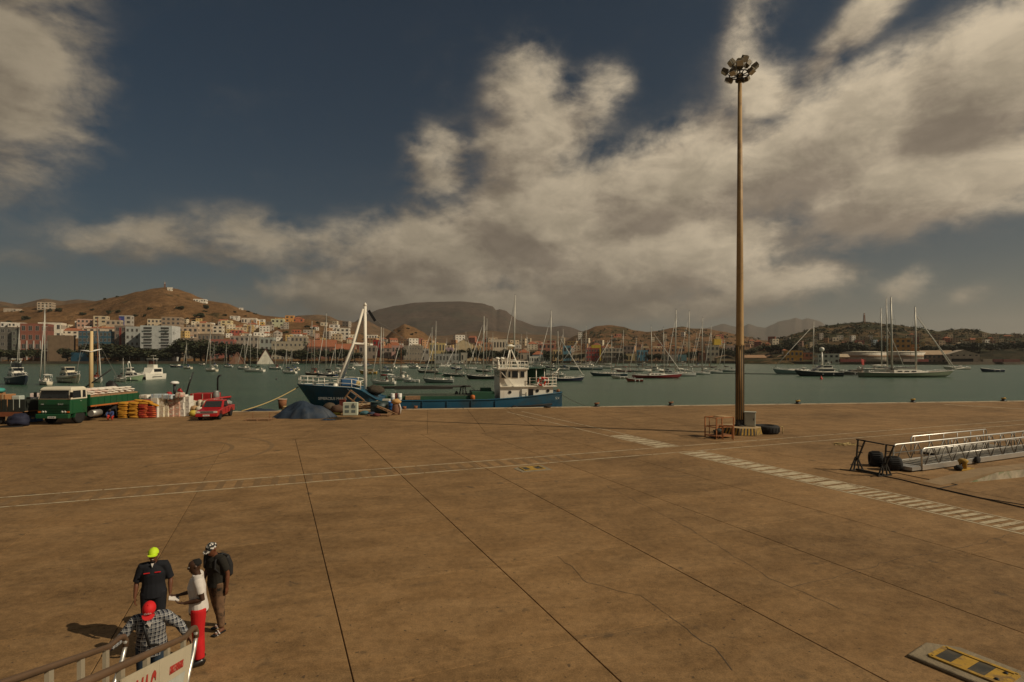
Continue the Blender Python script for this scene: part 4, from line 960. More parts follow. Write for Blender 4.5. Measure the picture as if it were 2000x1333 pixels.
def motorboat(xl, xr, yw, yaw, hc, label, decks=1, arch=True, fly=False, sup=(.74, .70, .60), group='motor boats moored in the harbour', fbk=.10, top=None, stripe=None, name='motor_boat', cat='motor boat'):
    xc = (xl + xr) / 2; p = WT(xc, yw); Y = p.y; cy, sn = abs(math.cos(R(yaw))), abs(math.sin(R(yaw))); vis = (xr - xl) / F * Y
    L = vis / (cy + .33 * sn)
    if cy < .85 and sn > .5: yaw -= math.degrees(math.atan2(p.x, Y)); L *= .8
    L = max(4.5, min(L, 40)); B = L * .33; fb = L * fbk + .2
    t = thing(name, label, cat, (p.x, p.y, WZ), R(yaw), group)
    sh = hull_parts(t, L, B, fb, gel(hc), gel((.68, .63, .52)), bowrise=.5, rake=.10, transom=.86, sheer_dip=.05); rails(t, sh[7:], .6, 2)
    sm = gel(sup); z = fb * .95; x0, x1, w = -L * .30, L * .20, B * .80
    for d in range(decks):
        hh = max(.9, L * .085) if d == 0 else max(.8, L * .07)
        rr = []
        for x, y, zz in ((x0, w / 2, 1), (x1 - L * .10, w / 2 * .96, 1), (x1, w / 2 * .75, .05)):
            rr.append([(x, -y, z), (x, -y * .9, z + hh * zz), (x, y * .9, z + hh * zz), (x, y, z)])
        q = MB(); q.loft(rr); c = q.build('superstructure', [sm], t, fixn=True)
        for s_ in (-1, 1):
            q = MB(); q.box(((x0 + x1 - L * .10) / 2, s_ * w / 2 * .955, z + hh * .58), ((x1 - x0 - L * .12) * .92, .05, hh * .42)); q.build('side_window', [GLASS], c)
        k = .22; a0 = Vector((x1 - L * .10 * .93, 0, z + hh * .93)); a1 = Vector((x1 - L * .1 * .3, 0, z + hh * .33)); nrm = Vector((.04, 0, .03))
        q = MB(); q.slab([a0 + Vector((0, -w * .40, 0)) + nrm, a0 + Vector((0, w * .40, 0)) + nrm, a1 + Vector((0, w * .36, 0)) + nrm, a1 + Vector((0, -w * .36, 0)) + nrm], (.02, 0, .02)); q.build('windscreen', [GLASS], c)
        q = MB(); q.box(((x0 + x1 - L * .1) / 2 - L * .02, 0, z + hh + .05), ((x1 - x0) * .86, w * .98, .1)); q.build('deck_roof', [sm], c)
        z += hh + .1; x0 += L * .05; x1 -= L * .13; w *= .86
    if fly:
        q = MB(); [q.tube([(x, s_ * w * .45, z), (x, s_ * w * .42, z + 1.5)], .04, 5) for x in (x0 + .3, x1 - .8) for s_ in (-1, 1)]; q.build('flybridge_post', [INOX], t)
        q = MB(); q.box(((x0 + x1) / 2 - .2, 0, z + 1.55), (x1 - x0, w * 1.0, .1)); q.build('flybridge_roof', [sm if top is None else SAILC[top]], t)
        q = MB(); q.box((x1 - .5, 0, z + .4), (.12, w * .9, .8)); q.build('flybridge_screen', [GLASS], t)
    if arch:
        q = MB(); q.tube([(x0 + .3, -w * .5, z - .2), (x0, -w * .42, z + .9), (x0, w * .42, z + .9), (x0 + .3, w * .5, z - .2)], .09, 6); q.build('radar_arch', [sm], t)
        q = MB(); q.lathe([(.0, z + .95), (.28, z + .95), (.3, z + 1.1), (.18, z + 1.25), (0, z + 1.28)], (x0, 0, 0), 10); q.build('radome', [WHITE], t)
        q = MB(); q.tube([(x0, w * .3, z + .9), (x0 - .1, w * .3, z + 2.4)], .02, 4); q.build('aerial', [WIRE], t)
    if stripe:
        q = MB(); [q.tube([(x, s_ * (b * .97 + .02), zz * .72) for x, b, zz in sh[1:-1]], .07, 4) for s_ in (-1, 1)]; q.build('hull_stripe', [gel(stripe)], t)
    q = MB(); [q.ball((L * u, s_ * B * .46, fb * .5), (.14, .12, .3), 7, 5) for u in (-.25, .0) for s_ in (-1, 1)]; q.build('fender', [WHITE], t)
    return t, L, B, fb
WHT, CRM, NAV, BRN, GRN, GRY, RED = (.74, .70, .60), (.68, .60, .45), (.02, .03, .06), (.13, .06, .03), (.05, .10, .07), (.34, .36, .33), (.22, .018, .02)
# left basin
bA = motorboat(8, 62, 751, -78, NAV, 'dark hulled white motor yacht with high flybridge, far left, bow towards the quay', 2, True, True, fbk=.09)
sailboat(26, 50, 728, 100, WHT, [(38, 636)], 'white sailing boat whose grey mast stands behind the dark hulled motor yacht', wood=False)
sailboat(68, 108, 752, 105, CRM, [(88, 594)], 'cream sailing boat seen from astern under a square white bimini', bimini='white', mast_r=.12, cover='white')
bB = motorboat(112, 162, 748, -72, CRM, 'cream cabin cruiser bow towards the quay, left of the brown masted boat', 2, False, False, sup=(.72, .64, .48), stripe=(.18, .09, .05))
t, L, B, fb = sailboat(172, 208, 747, -80, WHT, [(191, 622)], 'white sailing boat with a brown wooden mast and red covers', cover='red', wood=True, mast_r=.11)
sailboat(222, 250, 746, -70, WHT, [(246, 700)], 'small white ribbed sailing boat beside the wooden derrick mast', cover='dark', furl=False)
t, L, B, fb = motorboat(238, 280, 744, -35, (.30, .40, .24), 'white trawler yacht with a pale green hull and square wheelhouse windows', 2, True, False, name='trawler_yacht', cat='trawler yacht', fbk=.12)
bA[0].scale = (1.1, 1.05, 1.45); bB[0].scale = (1.2, 1.2, 1.5); t.scale = (1.1, 1.15, 1.5)
# the catamaran
def catamaran(xl, xr, yw, yaw, label):
    p = WT((xl + xr) / 2, yw); Y = p.y; vis = (xr - xl) / F * Y; L = vis * .98; W = L * .52; yaw -= math.degrees(math.atan2(p.x, Y))
    t = thing('catamaran', label, 'catamaran', (p.x, p.y, WZ), R(yaw)); m = gel(WHT)
    for s_ in (-1, 1):
        rings, sh = hull_geo(L, L * .16, L * .10 + .5, transom=.8, rake=.03); q = MB(); q.loft([[(x, y + s_ * W * .40, z) for x, y, z in r] for r in rings]); h_ = q.build('hull', [m], t, fixn=True)
        q = MB(); q.box((0, s_ * W * .40 + s_ * L * .075, L * .075), (L * .5, .04, L * .02)); q.build('hull_window', [GLASS], h_)
    z = L * .10 + .45
    q = MB(); q.box((-L * .05, 0, z - .35), (L * .72, W * .72, .6)); q.build('bridge_deck', [m], t)
    q = MB(); q.loft([[(-L * .38, -W * .42, z), (-L * .38, -W * .38, z + 1.5), (-L * .38, W * .38, z + 1.5), (-L * .38, W * .42, z)], [(L * .10, -W * .42, z), (L * .06, -W * .38, z + 1.6), (L * .06, W * .38, z + 1.6), (L * .10, W * .42, z)], [(L * .26, -W * .3, z), (L * .18, -W * .28, z + .6), (L * .18, W * .28, z + .6), (L * .26, W * .3, z)]]); c = q.build('saloon', [m], t, fixn=True)
    for s_ in (-1, 1): q = MB(); q.box((-L * .12, s_ * W * .405, z + .9), (L * .40, .05, .75)); q.build('saloon_window', [GLASS], c)
    q = MB(); q.box((-L * .385, 0, z + .7), (.06, W * .62, 1.2)); q.build('saloon_door', [GLASS], c)
    q = MB(); q.box((-L * .1, 0, z + 1.95), (L * .22, W * .5, .8)); f = q.build('flybridge', [m], t)
    q = MB(); [q.tube([(-L * .1 + a * L * .09, b * W * .22, z + 2.3), (-L * .1 + a * L * .09, b * W * .22, z + 3.7)], .05, 5) for a in (-1, 1) for b in (-1, 1)]; q.build('flybridge_post', [INOX], f)
    q = MB(); q.box((-L * .1, 0, z + 3.78), (L * .26, W * .56, .12)); q.build('flybridge_roof', [m], f)
    q = MB(); q.box((-L * .06, 0, z + 2.9), (.1, W * .44, .8)); q.build('flybridge_screen', [cmat((.16, .05, .035))], f)
    q = MB(); q.tube([(-L * .15, 0, z + 3.8), (-L * .15, 0, z + 4.6)], .06, 5); q.box((-L * .15, 0, z + 4.6), (.3, 1.6, .12)); q.build('radar_mast', [m], f)
    t.scale = (1, 1, 1.3); q = MB(); q.ball((-L * .30, -W * .1, z + .8), (.4, .3, .5), 8, 6); q.build('red_fender', [cmat((.5, .03, .02))], t)
catamaran(268, 320, 741, -128, 'white catamaran with open flybridge, right of the green trawler yacht')
motorboat(330, 357, 718, 165, NAV, 'low dark motor boat with white cabin off the dark trees', 1, False)
sailboat(355, 378, 721, 150, CRM, [(363, 668)], 'small cream sailing boat below the dark trees')
motorboat(388, 402, 714, 170, (.05, .06, .05), 'small dark green motor boat close to the shore trees', 1, False)
sailboat(398, 428, 726, 152, CRM, [(409, 645)], 'cream sailing boat with bright stern, in front of the red and grey house', cover='white')
sailboat(410, 426, 716, 160, WHT, [(418, 672)], 'small white sailing boat just behind the bright sterned cream one')
sailboat(436, 456, 718, 160, GRY, [(441, 672)], 'small grey sailing boat left of the brown A frame building')
sailboat(476, 518, 727, 168, WHT, [(488, 628), (503, 660)], 'white two masted ketch in front of the white A frame building', cover='green')
sailboat(463, 490, 722, 165, GRY, [(478, 655)], 'grey sloop with a leaning furled sail, overlapped by the white ketch', cover='white')
sailboat(524, 552, 722, 165, GRY, [(538, 668)], 'grey sailing boat right of the white A frame building', cover='red')
sailboat(550, 581, 730, 158, WHT, [(558, 682)], 'white sailing boat with bright stern left of the blue ship bow', cover='blue', mast_r=.1)
sailboat(562, 586, 724, 158, CRM, [(569, 680)], 'cream sailing boat just behind the white one left of the ship bow')
motorboat(570, 584, 711, 170, WHT, 'small white motor boat near the shore above the ship bow', 1, False)
sailboat(595, 628, 733, 160, BRN, [(608, 627), (614, 640)], 'brown wooden ketch with dark red covers above the ship bow', cover='red', wood=False, cab_col=(.4, .28, .17))
sailboat(618, 660, 736, 155, NAV, [(636, 612)], 'dark hulled sloop with a bright white stern, behind the ship foremast legs', cover='dark')
sailboat(644, 676, 731, 170, (.55, .45, .28), [(654, 672)], 'yellowish cream sailing boat behind the foremast legs', cover='white')
t, L, B, fb = motorboat(704, 736, 731, 178, (.40, .24, .05), 'ochre yellow wooden boat just right of the ship foremast', 1, False, sup=(.5, .36, .2), fbk=.14)
sailboat(728, 772, 751, 166, (.60, .58, .50), [(743, 639)], 'pale sailing boat with bright stern nearest the ship boom', cover='red', bimini='white', mast_r=.11)
sailboat(746, 762, 728, 170, GRY, [(748, 640)], 'grey sailing boat behind the pale bright sterned one')
sailboat(764, 802, 743, 155, WHT, [(783, 655)], 'white sailing boat towing a small tender right of the pale one', cover='white', wood=True)
motorboat(796, 812, 747, 175, (.6, .58, .5), 'small grey inflatable tender behind the white sailing boat', 0, False, name='tender', cat='tender')
sailboat(818, 856, 729, 176, (.12, .10, .085), [(843, 639), (852, 627)], 'dark wooden ketch left of the yellow customs building', cover='dark', cab_col=(.3, .22, .15))
sailboat(830, 886, 748, 172, (.20, .22, .20), [(849, 660)], 'grey sailing boat with a bright white stern above the ship boom', cover='green', mast_r=.1)
sailboat(866, 908, 736, 176, (.025, .05, .04), [(890, 672)], 'dark green boat between the grey boat and the black sloop', cover='dark', cab_col=(.35, .32, .26))
sailboat(914, 970, 741, 170, (.012, .016, .018), [(944, 618)], 'large black hulled sloop left of the wheelhouse', cover='dark', mast_r=.13)
sailboat(908, 930, 722, 12, GRY, [(910, 648)], 'grey sloop with a thin mast behind the black sloop', cover='white')
sailboat(930, 962, 727, 170, GRN, [(950, 622)], 'dark green yacht right behind the black sloop', cover='green')
sailboat(980, 1026, 735, 172, WHT, [(1004, 577)], 'yacht with the tallest mast, standing behind the ship wheelhouse', cover='blue', mast_r=.17)
sailboat(1010, 1036, 722, 15, CRM, [(1034, 648)], 'cream sloop with a leaning stay behind the ship canopy', cover='white')
sailboat(1050, 1100, 738, 170, GRN, [(1075, 607)], 'green covered yacht with a tall grey mast behind the ship canopy', cover='green', mast_r=.14)
sailboat(1083, 1137, 745, 4, (.012, .018, .04), [(1089, 647)], 'dark blue sloop with white deck right of the ship stern', cover='white', mast_r=.12, bimini=None)
sailboat(1086, 1112, 724, 172, GRY, [(1099, 643)], 'grey sloop behind the dark blue sloop', cover='blue')
sailboat(1098, 1176, 723, 178, (.15, .19, .19), [(1135, 652), (1144, 636)], 'long slate blue ketch in front of the bright red building', cover='white', fbk=.065)
sailboat(1158, 1224, 735, 176, (.035, .07, .085), [(1194, 654)], 'long dark teal sloop with white fenders', cover='white', fbk=.06)
motorboat(1168, 1200, 720, 170, WHT, 'white motor cruiser behind the dark teal sloop', 1, True)
sailboat(1206, 1232, 727, 165, (.2, .06, .05), [(1217, 645)], 'maroon sloop with a pale mast right of the dark teal sloop', cover='red')
sailboat(1232, 1256, 727, 170, GRY, [(1242, 660)], 'grey sloop in front of the blue house', cover='dark')
motorboat(1196, 1226, 740, 176, (.55, .48, .36), 'cream inflatable boat with two white figures beside the teal sloop', 0, False, name='inflatable_boat', cat='inflatable boat')
t, L, B, fb = motorboat(1229, 1252, 746, 172, (.30, .05, .025), 'small red open boat in front of the red sloop', 0, False, name='open_boat', cat='open boat', fbk=.12)
sailboat(1236, 1326, 739, 0, RED, [(1273, 638), (1297, 641)], 'long dark red two masted sloop with white deck fittings', cover='white', fbk=.055, mast_r=.1)
sailboat(1304, 1358, 735, 180, (.60, .60, .54), [(1319, 606)], 'large white sloop just right of the dark red one', cover='white', fbk=.09, mast_r=.14)
sailboat(1325, 1352, 726, 178, (.5, .5, .46), [(1345, 608)], 'pale sloop whose tall mast stands behind the large white sloop', cover='white', mast_r=.14)
sailboat(1352, 1386, 732, 178, (.62, .62, .56), [(1371, 621)], 'white sloop second from the large white one, left of the lamp mast', cover='white', mast_r=.12)
sailboat(1378, 1410, 729, 178, (.48, .50, .46), [(1388, 636)], 'grey white sloop nearest the lamp mast on its left', cover='dark', mast_r=.11)
sailboat(1406, 1442, 727, 176, (.36, .38, .35), [(1412, 664)], 'low grey sloop partly hidden by the lamp mast', cover='dark', cab=False)
# right basin
sailboat(1516, 1600, 731, 180, (.16, .22, .21), [(1594, 628)], 'long slate green racing sloop with a pale deck edge and two furled sails', cover='white', fbk=.075, mast_r=.13)
t, L, B, fb = motorboat(1560, 1642, 735, 178, (.015, .022, .03), 'dark blue motor yacht with white upper decks and a radar dome', 2, True, False, sup=(.66, .63, .54), fbk=.085, name='motor_yacht', cat='motor yacht')
q = MB(); q.tube([(-L * .05, 0, fb + 2), (-L * .05, 0, fb + 7.5)], [.5, .3], 8); q.build('radar_mast', [gel(WHT)], t)
q = MB(); q.ball((-L * .05, 0, fb + 8.6), .9, 12, 8); q.build('radar_dome', [gel(WHT)], t)
motorboat(1642, 1690, 733, 178, (.10, .09, .08), 'cluttered dark workboat between the motor yacht and the schooner', 1, True, sup=(.34, .27, .2), name='workboat', cat='workboat')
sailboat(1678, 1760, 728, 0, (.28, .28, .24), [(1722, 602), (1733, 583)], 'grey yacht lying behind the green schooner, two masts overlapping', cover='white', fbk=.08, mast_r=.16)
t, L, B, fb = sailboat(1682, 1850, 737, 0, (.17, .20, .12), [(1789, 600), (1742, 581)], 'long olive green schooner with two tall leaning masts and a bowsprit', cover='dark', fbk=.048, mast_r=.2, cat='schooner', name='schooner', dm=TEAK)
q = MB(); q.tube([(L * .50, 0, fb * 1.4), (L * .70, 0, fb * 1.9)], [.18, .1], 7); q.build('bowsprit', [MASTM], t)
q = MB(); q.tube([(L * .14, 0, 22), (L * .60, 0, fb * 1.6)], .14, 5); q.build('furled_sail', [SAILC['white']], t)
q = MB(); q.tube([(-L * .48, 0, fb), (-L * .5, 0, fb + 5)], .06, 5); q.slab([(-L * .5, .0, fb + 3.0), (-L * .5, .0, fb + 4.9), (-L * .46, .4, fb + 4.6), (-L * .46, .3, fb + 2.4)], (.03, .03, 0)); q.build('ensign', [cmat((.42, .05, .04))], t)
sailboat(1846, 1892, 722, 178, (.5, .47, .38), [], 'low white catamaran moored in front of the white gabled warehouse', cover='white', fbk=.07)
motorboat(1918, 1958, 727, 180, (.02, .03, .07), 'small dark blue boat anchored off the embankment', 0, False)
# marina clutter: white motor cruisers in a row, then small craft
for i, (a, b, y, lab) in enumerate(((752, 776, 720, 'white motor cruiser left of the marina row'), (776, 798, 719, 'white sports cruiser second in the marina row'), (796, 822, 720, 'white sports cruiser with raked windscreen third in the marina row'), (820, 838, 719, 'white cruiser with dark blue hull at the end of the marina row'), (690, 712, 716, 'grey white cruiser behind the ship foremast'), (676, 694, 722, 'grey cruiser left of the ship foremast'),
        (856, 878, 717, 'white cruiser left of the grey marina shed boats'), (880, 902, 721, 'dark cabin boat with a pale roof'), (968, 986, 717, 'white cabin boat left of the wheelhouse rail'), (1040, 1060, 716, 'white cabin boat above the ship canopy'), (1066, 1086, 719, 'dark cabin boat above the ship canopy'), (1140, 1160, 716, 'white cabin boat left of the red building boats'), (1262, 1290, 724, 'white motor boat behind the red sloop'), (1288, 1312, 727, 'dark motor boat with white roof behind the red sloop'))):
    motorboat(a, b, y, rn.choice((150, 165, 175, 20, -150)), WHT if 'dark' not in lab else NAV, lab, 1, i % 2 == 0)
for i, (x, yt, y, c) in enumerate(((716, 662, 716, 'blue'), (800, 662, 712, 'red'), (872, 660, 714, 'white'), (962, 650, 716, 'white'), (1018, 652, 713, 'dark'), (1125, 660, 712, 'blue'), (1186, 665, 713, 'green'), (1255, 668, 714, 'white'), (1300, 655, 716, 'dark'), (1330, 668, 712, 'white'), (1360, 650, 718, 'blue'), (668, 668, 716, 'white'), (690, 655, 712, 'dark'), (895, 668, 712, 'white'), (930, 668, 711, 'blue'), (1060, 668, 711, 'white'), (1150, 668, 711, 'white'))):
    sailboat(x - 9, x + 9, y, 170, rn.choice((WHT, GRY, CRM, NAV)), [(x, yt)], 'far sailing boat with %s sail cover in the crowded marina rows' % c, cover=c)
# floating pontoons and the dark mooring boom
PONT = mat('pontoon_planks', (.12, .09, .065), .9, var=.3)
for (a, b, y, lab) in ((690, 860, 712, 'long dark pontoon behind the boats in the middle of the marina'), (860, 1010, 712, 'dark pontoon left of the wheelhouse'), (1030, 1180, 713, 'dark pontoon above the ship stern'), (1190, 1400, 718, 'dark pontoon behind the red sloop')):
    p, r_ = WT(a, y), WT(b, y); r_.y = p.y = (p.y + r_.y) / 2
    t = thing('pontoon', lab, 'pontoon', (p + r_) / 2, 0, 'floating pontoons of the marina'); L = (r_ - p).length
    q = MB(); q.box((0, 0, .35), (L, 2.4, .7)); q.build('float', [PONT], t)
    q = MB(); [q.tube([(-L / 2 + L * (k + .5) / 8, 1.4, -.5), (-L / 2 + L * (k + .5) / 8, 1.4, 2.6)], .16, 6) for k in range(8)]; q.build('pile', [RUST], t)
p, r_ = WT(1388, 730), WT(1690, 734); q = MB(); q.tube([p + (r_ - p) * (k / 10) for k in range(11)], .34, 6); tag(q.build('floating_boom', [cmat((.025, .025, .022))]), 'long black floating boom across the water behind the lamp mast', 'floating boom')
def buoy(x, y, col, r, label):
    t = thing('buoy', label, 'buoy', WT(x, y)); q = MB(); q.lathe([(0, -.3), (r, -.2), (r * 1.05, r * .6), (r * .5, r * 1.1), (r * .35, r * 2.2), (0, r * 2.5)], n=12); q.build('float', [cmat(col, .5)], t); q = MB(); q.lathe([(r * .12, r * 2.4), (r * .12, r * 3.0), (0, r * 3.1)], n=6); q.build('topmark', [cmat(col, .5)], t)
buoy(1604, 741, (.60, .03, .02), .42, 'red mooring buoy in front of the dark motor yacht'); buoy(540, 742, (.03, .03, .03), .28, 'small black buoy left of the ship bow'); buoy(372, 741, (.6, .6, .55), .2, 'tiny white buoy above the red boat')
# ------------------------------------------------------------------ the lamp mast and what stands round its foot
POLE = mat('pole_paint', (.40, .25, .10), .55, var=.18, scale=.6, dirt=(.14, .075, .035), dirt_amt=.5)
POLED = mat('pole_dark_stripe', (.035, .028, .018), .7, var=.3); YEL = mat('hazard_yellow', (.42, .245, .03), .75, var=.25, scale=4, dirt=(.16, .10, .045), dirt_amt=.8, dscale=4)
BLK = mat('hazard_black', (.045, .042, .034), .85, var=.35, scale=4, dirt=(.12, .09, .05), dirt_amt=.5, dscale=4); CONCP = mat('plinth_concrete', (.36, .26, .14), .9, var=.25, scale=2, bump=.3)
LP = GR(1445, 846.5)
t = thing('lamp_mast', 'very tall tapered brown floodlight mast on a striped concrete foot', 'lamp mast', LP)
TOPZ = CAMH - (152 - HZ) / F * LP.y
q = MB(); q.tube([(0, 0, .4), (0, 0, 6.0)], [.27, .26], 16); q.tube([(0, 0, 6.0), (0, 0, 6.06), (0, 0, 12.5), (0, 0, TOPZ + .2)], [.26, .25, .21, .125], 16, caps=True); q.build('pole', [POLE], t)
for k in range(12):
    a = k * math.pi / 6; q = MB(); q.box((.272 * math.cos(a), .272 * math.sin(a), 3.25), (.03, .055, 5.5), rz=a); q.build('dark_rib', [POLED], t)
q = MB(); q.lathe([(.42, .50), (.42, .56), (.30, .60), (.28, .95)], n=16); q.build('base_flange', [POLED], t)
q = MB(); oct8 = [(1.32 * math.cos(R(22.5 + 45 * k)), 1.32 * math.sin(R(22.5 + 45 * k))) for k in range(8)]
q.loft([[(x * 1.12, y * 1.12, 0) for x, y in oct8], [(x, y, .50) for x, y in oct8]]); pl = q.build('plinth', [CONCP], t, bev=.03)
for k in range(8):                                               # slanted yellow and black bars on every face of the plinth
    a, b = Vector(oct8[k] + (0,)), Vector(oct8[(k + 1) % 8] + (0,)); n = ((a + b) / 2).normalized(); W = (b - a).length; e = (b - a).normalized(); nb = 10
    for i in range(nb):
        u0, u1 = i / nb, (i + 1) / nb; s_ = .07
        P = []
        for u, z in ((u0, .03), (u1, .03), (min(1, u1 + s_), .47), (min(1, u0 + s_), .47)):
            kz = 1.12 - .12 * z / .5; P.append((a + e * W * min(1, max(0, u))) * kz + Vector((0, 0, z)) + n * .006)
        q = MB(); q.slab(P, n * .006); q.build('hazard_bar', [YEL if i % 2 else BLK], pl, fixn=True)
q = MB(); q.lathe([(.30, TOPZ - .25), (.30, TOPZ - .12), (.12, TOPZ - .1), (.12, TOPZ + .3), (0, TOPZ + .32)], n=14); q.tube([(.66 * math.cos(R(20 * k)), .66 * math.sin(R(20 * k)), TOPZ + .2) for k in range(19)], .045, 5, caps=False); [q.tube([(0, 0, TOPZ + .1), (.66 * math.cos(R(45 * k)), .66 * math.sin(R(45 * k)), TOPZ + .2)], .04, 5) for k in range(8)]; q.build('head_ring', [POLED], t)
LAMPB = mat('floodlight_housing', (.13, .10, .055), .5, .2, var=.25); LAMPG = mat('floodlight_glass', (.55, .52, .42), .2, spec=.7)
for k in range(12):
    a = R(30 * k + 8); up = (1.0, .15, .62)[k % 3]; rr = (.58, .82, .95)[k % 3]
    c = Vector((rr * math.cos(a), rr * math.sin(a), TOPZ + up)); tilt = R((-38, -62, -50)[k % 3])
    M = Matrix.Rotation(a, 3, 'Z') @ Matrix.Rotation(-tilt, 3, 'Y')
    q = MB(); q.box(c, (.30, .46, .42), M=M, top=(.7, .8)); q.tube([c, Vector((.64 * math.cos(a), .64 * math.sin(a), TOPZ + .2))], .03, 5); fl = q.build('floodlight', [LAMPB], t, bev=.03)
    q = MB(); q.box(c + M @ Vector((.17, 0, 0)), (.03, .40, .36), M=M); q.build('lens', [LAMPG], fl)
q = MB(); q.box((0, 0, TOPZ + .95), (.42, .42, .62)); q.tube([(0, 0, TOPZ + .3), (0, 0, TOPZ + .7)], .06, 6); q.build('top_box', [LAMPB], t, bev=.04)
# electric cabinet on the plinth
CAB = mat('cabinet_paint', (.42, .43, .36), .5, var=.1, dirt=(.25, .19, .11), dirt_amt=.4)
t = thing('electric_cabinet', 'grey steel cabinet on the concrete foot of the lamp mast', 'electric cabinet', (LP.x + .62, LP.y - .18, .5), R(-24))
q = MB(); q.box((0, 0, .48), (.70, .55, .92)); q.build('cabinet_body', [CAB], t, bev=.02)
q = MB(); q.box((0, -.285, .48), (.60, .02, .80)); d_ = q.build('door', [CAB], t, bev=.008); q = MB(); q.box((.22, -.305, .5), (.04, .03, .14)); q.build('handle', [BLACK], d_)
q = MB(); q.box((0, 0, .96), (.78, .62, .05)); q.build('rain_hood', [CAB], t)
# big black tyre fender
p = GR(1502, 848)
def tyre(loc, r, w, label, rz=0, lying=True, rim=False, name='tyre', group=None, tilt=None):
    t = thing(name, label, 'tyre', loc, rz, group); q = MB(); ri = r * .58
    prof = [(ri, 0), (ri, w), (ri + .03, w * 1.02), (r * .92, w * .97), (r, w * .8), (r, w * .2), (r * .92, w * .03), (ri + .03, -.0)]
    rings = [[(x * math.cos(a), x * math.sin(a), z) for x, z in prof] for a in [2 * math.pi * k / 28 for k in range(29)]]
    q.loft(rings, caps=False, smooth=True); q.build('tyre_body', [RUBBER], t, fixn=True)
    q = MB(); [q.box((r * math.cos(a), r * math.sin(a), w * .5), (.05, r * .09, w * .55), rz=a) for a in [2 * math.pi * k / 22 for k in range(22)]]; q.build('tread', [RUBBER], t)
    if tilt: t.rotation_euler = tilt
    return t
tf = tyre((p.x, p.y + .4, 0), .82, .56, 'large black lorry tyre lying flat right of the lamp mast foot')
q = MB(); q.tube([(.75, -.35, .5), (.98, -.25, .48), (1.05, -.2, .2), (.95, -.3, .02)], .03, 6); q.build('rope_loop', [ROPE], tf)
# rusty cage left of the mast
p = GR(1411, 857); t = thing('cage_trolley', 'rusty orange open cage trolley with a shelf, left of the lamp mast', 'cage trolley', (p.x, p.y + .55, 0), R(24))
RO = mat('rust_orange_paint', (.34, .13, .045), .75, var=.3, scale=3); w, d, h_ = 1.45, 1.0, 1.32
for x in (-1, 1):
    for y in (-1, 1): q = MB(); q.beam((x * w / 2, y * d / 2, 0), (x * w / 2, y * d / 2, h_), .06); q.build('post', [RO], t)
for z in (.14, .72, h_):
    for a, b in (((-1, -1), (1, -1)), ((1, -1), (1, 1)), ((1, 1), (-1, 1)), ((-1, 1), (-1, -1))):
        if z == .72 and a == (1, -1): continue
        q = MB(); q.beam((a[0] * w / 2, a[1] * d / 2, z), (b[0] * w / 2, b[1] * d / 2, z), .05); q.build('rail', [RO], t)
for x in (-.25, .2): q = MB(); q.beam((x * w, d / 2, .14), (x * w, d / 2, h_), .035); q.build('back_bar', [RO], t)
q = MB(); q.box((0, 0, .17), (w - .06, d - .06, .03)); q.build('floor_plate', [RUST], t)
q = MB(); q.box((.33, 0, h_ + .03), (w * .5, d * .9, .03)); q.build('top_plate', [mat('bare_top_plate', (.42, .27, .13), .8)], t)
q = MB(); q.ball((-.05, .05, .36), (.34, .3, .2), 12, 8, .4, 3); tag(q.build('dark_sack', [cmat((.05, .055, .045), .9)], None, t.location, R(24)), 'dark grey sack lying inside the rusty cage trolley', 'sack')
p = GR(1421, 859); t = thing('steel_stool', 'small orange steel stand in front of the rusty cage trolley', 'stand', (p.x, p.y, 0), R(-12))
for x in (-.3, .3):
    for y in (-.2, .2): q = MB(); q.beam((x, y, 0), (x, y, .86), .05); q.build('leg', [RO], t)
for y in (-.2, .2): q = MB(); q.beam((-.3, y, .86), (.3, y, .86), .05); q.build('rail', [RO], t)
for x in (-.3, .3): q = MB(); q.beam((x, -.2, .86), (x, .2, .86), .05); q.build('rail', [RO], t)
# bollards on the coping
def bollard(x, label, yel=True):
    for Y in [40 + .05 * k for k in range(900)]:
        if Y >= edge_at((x - 1000) / F * Y) - .55: break
    t = thing('bollard', label, 'bollard', ((x - 1000) / F * Y, Y, .03), .4, 'mooring bollards on the quay edge')
    q = MB(); q.lathe([(.34, 0), (.34, .05), (.20, .08), (.17, .26), (.20, .32)], n=14); q.build('post', [BLACK], t)
    q = MB(); q.lathe([(.17, .26), (.25, .29), (.26, .34), (.18, .39), (0, .40)], n=14); q.tube([(-.1, 0, .33), (.26, 0, .35), (.32, 0, .38)], .07, 8); q.build('cap', [YEL if yel else RUST], t)
for x, l, y in ((1165, 'low rusty bollard on the quay edge right of the blue ship', False), (1310, 'rusty bollard on the quay edge left of the lamp mast', False), (1558, 'yellow capped bollard on the quay edge right of the lamp mast', True), (1783, 'yellow capped bollard on the quay edge behind the steel gangways', True), (1960, 'yellow capped bollard on the quay edge at the far right', True)): bollard(x, l, y)
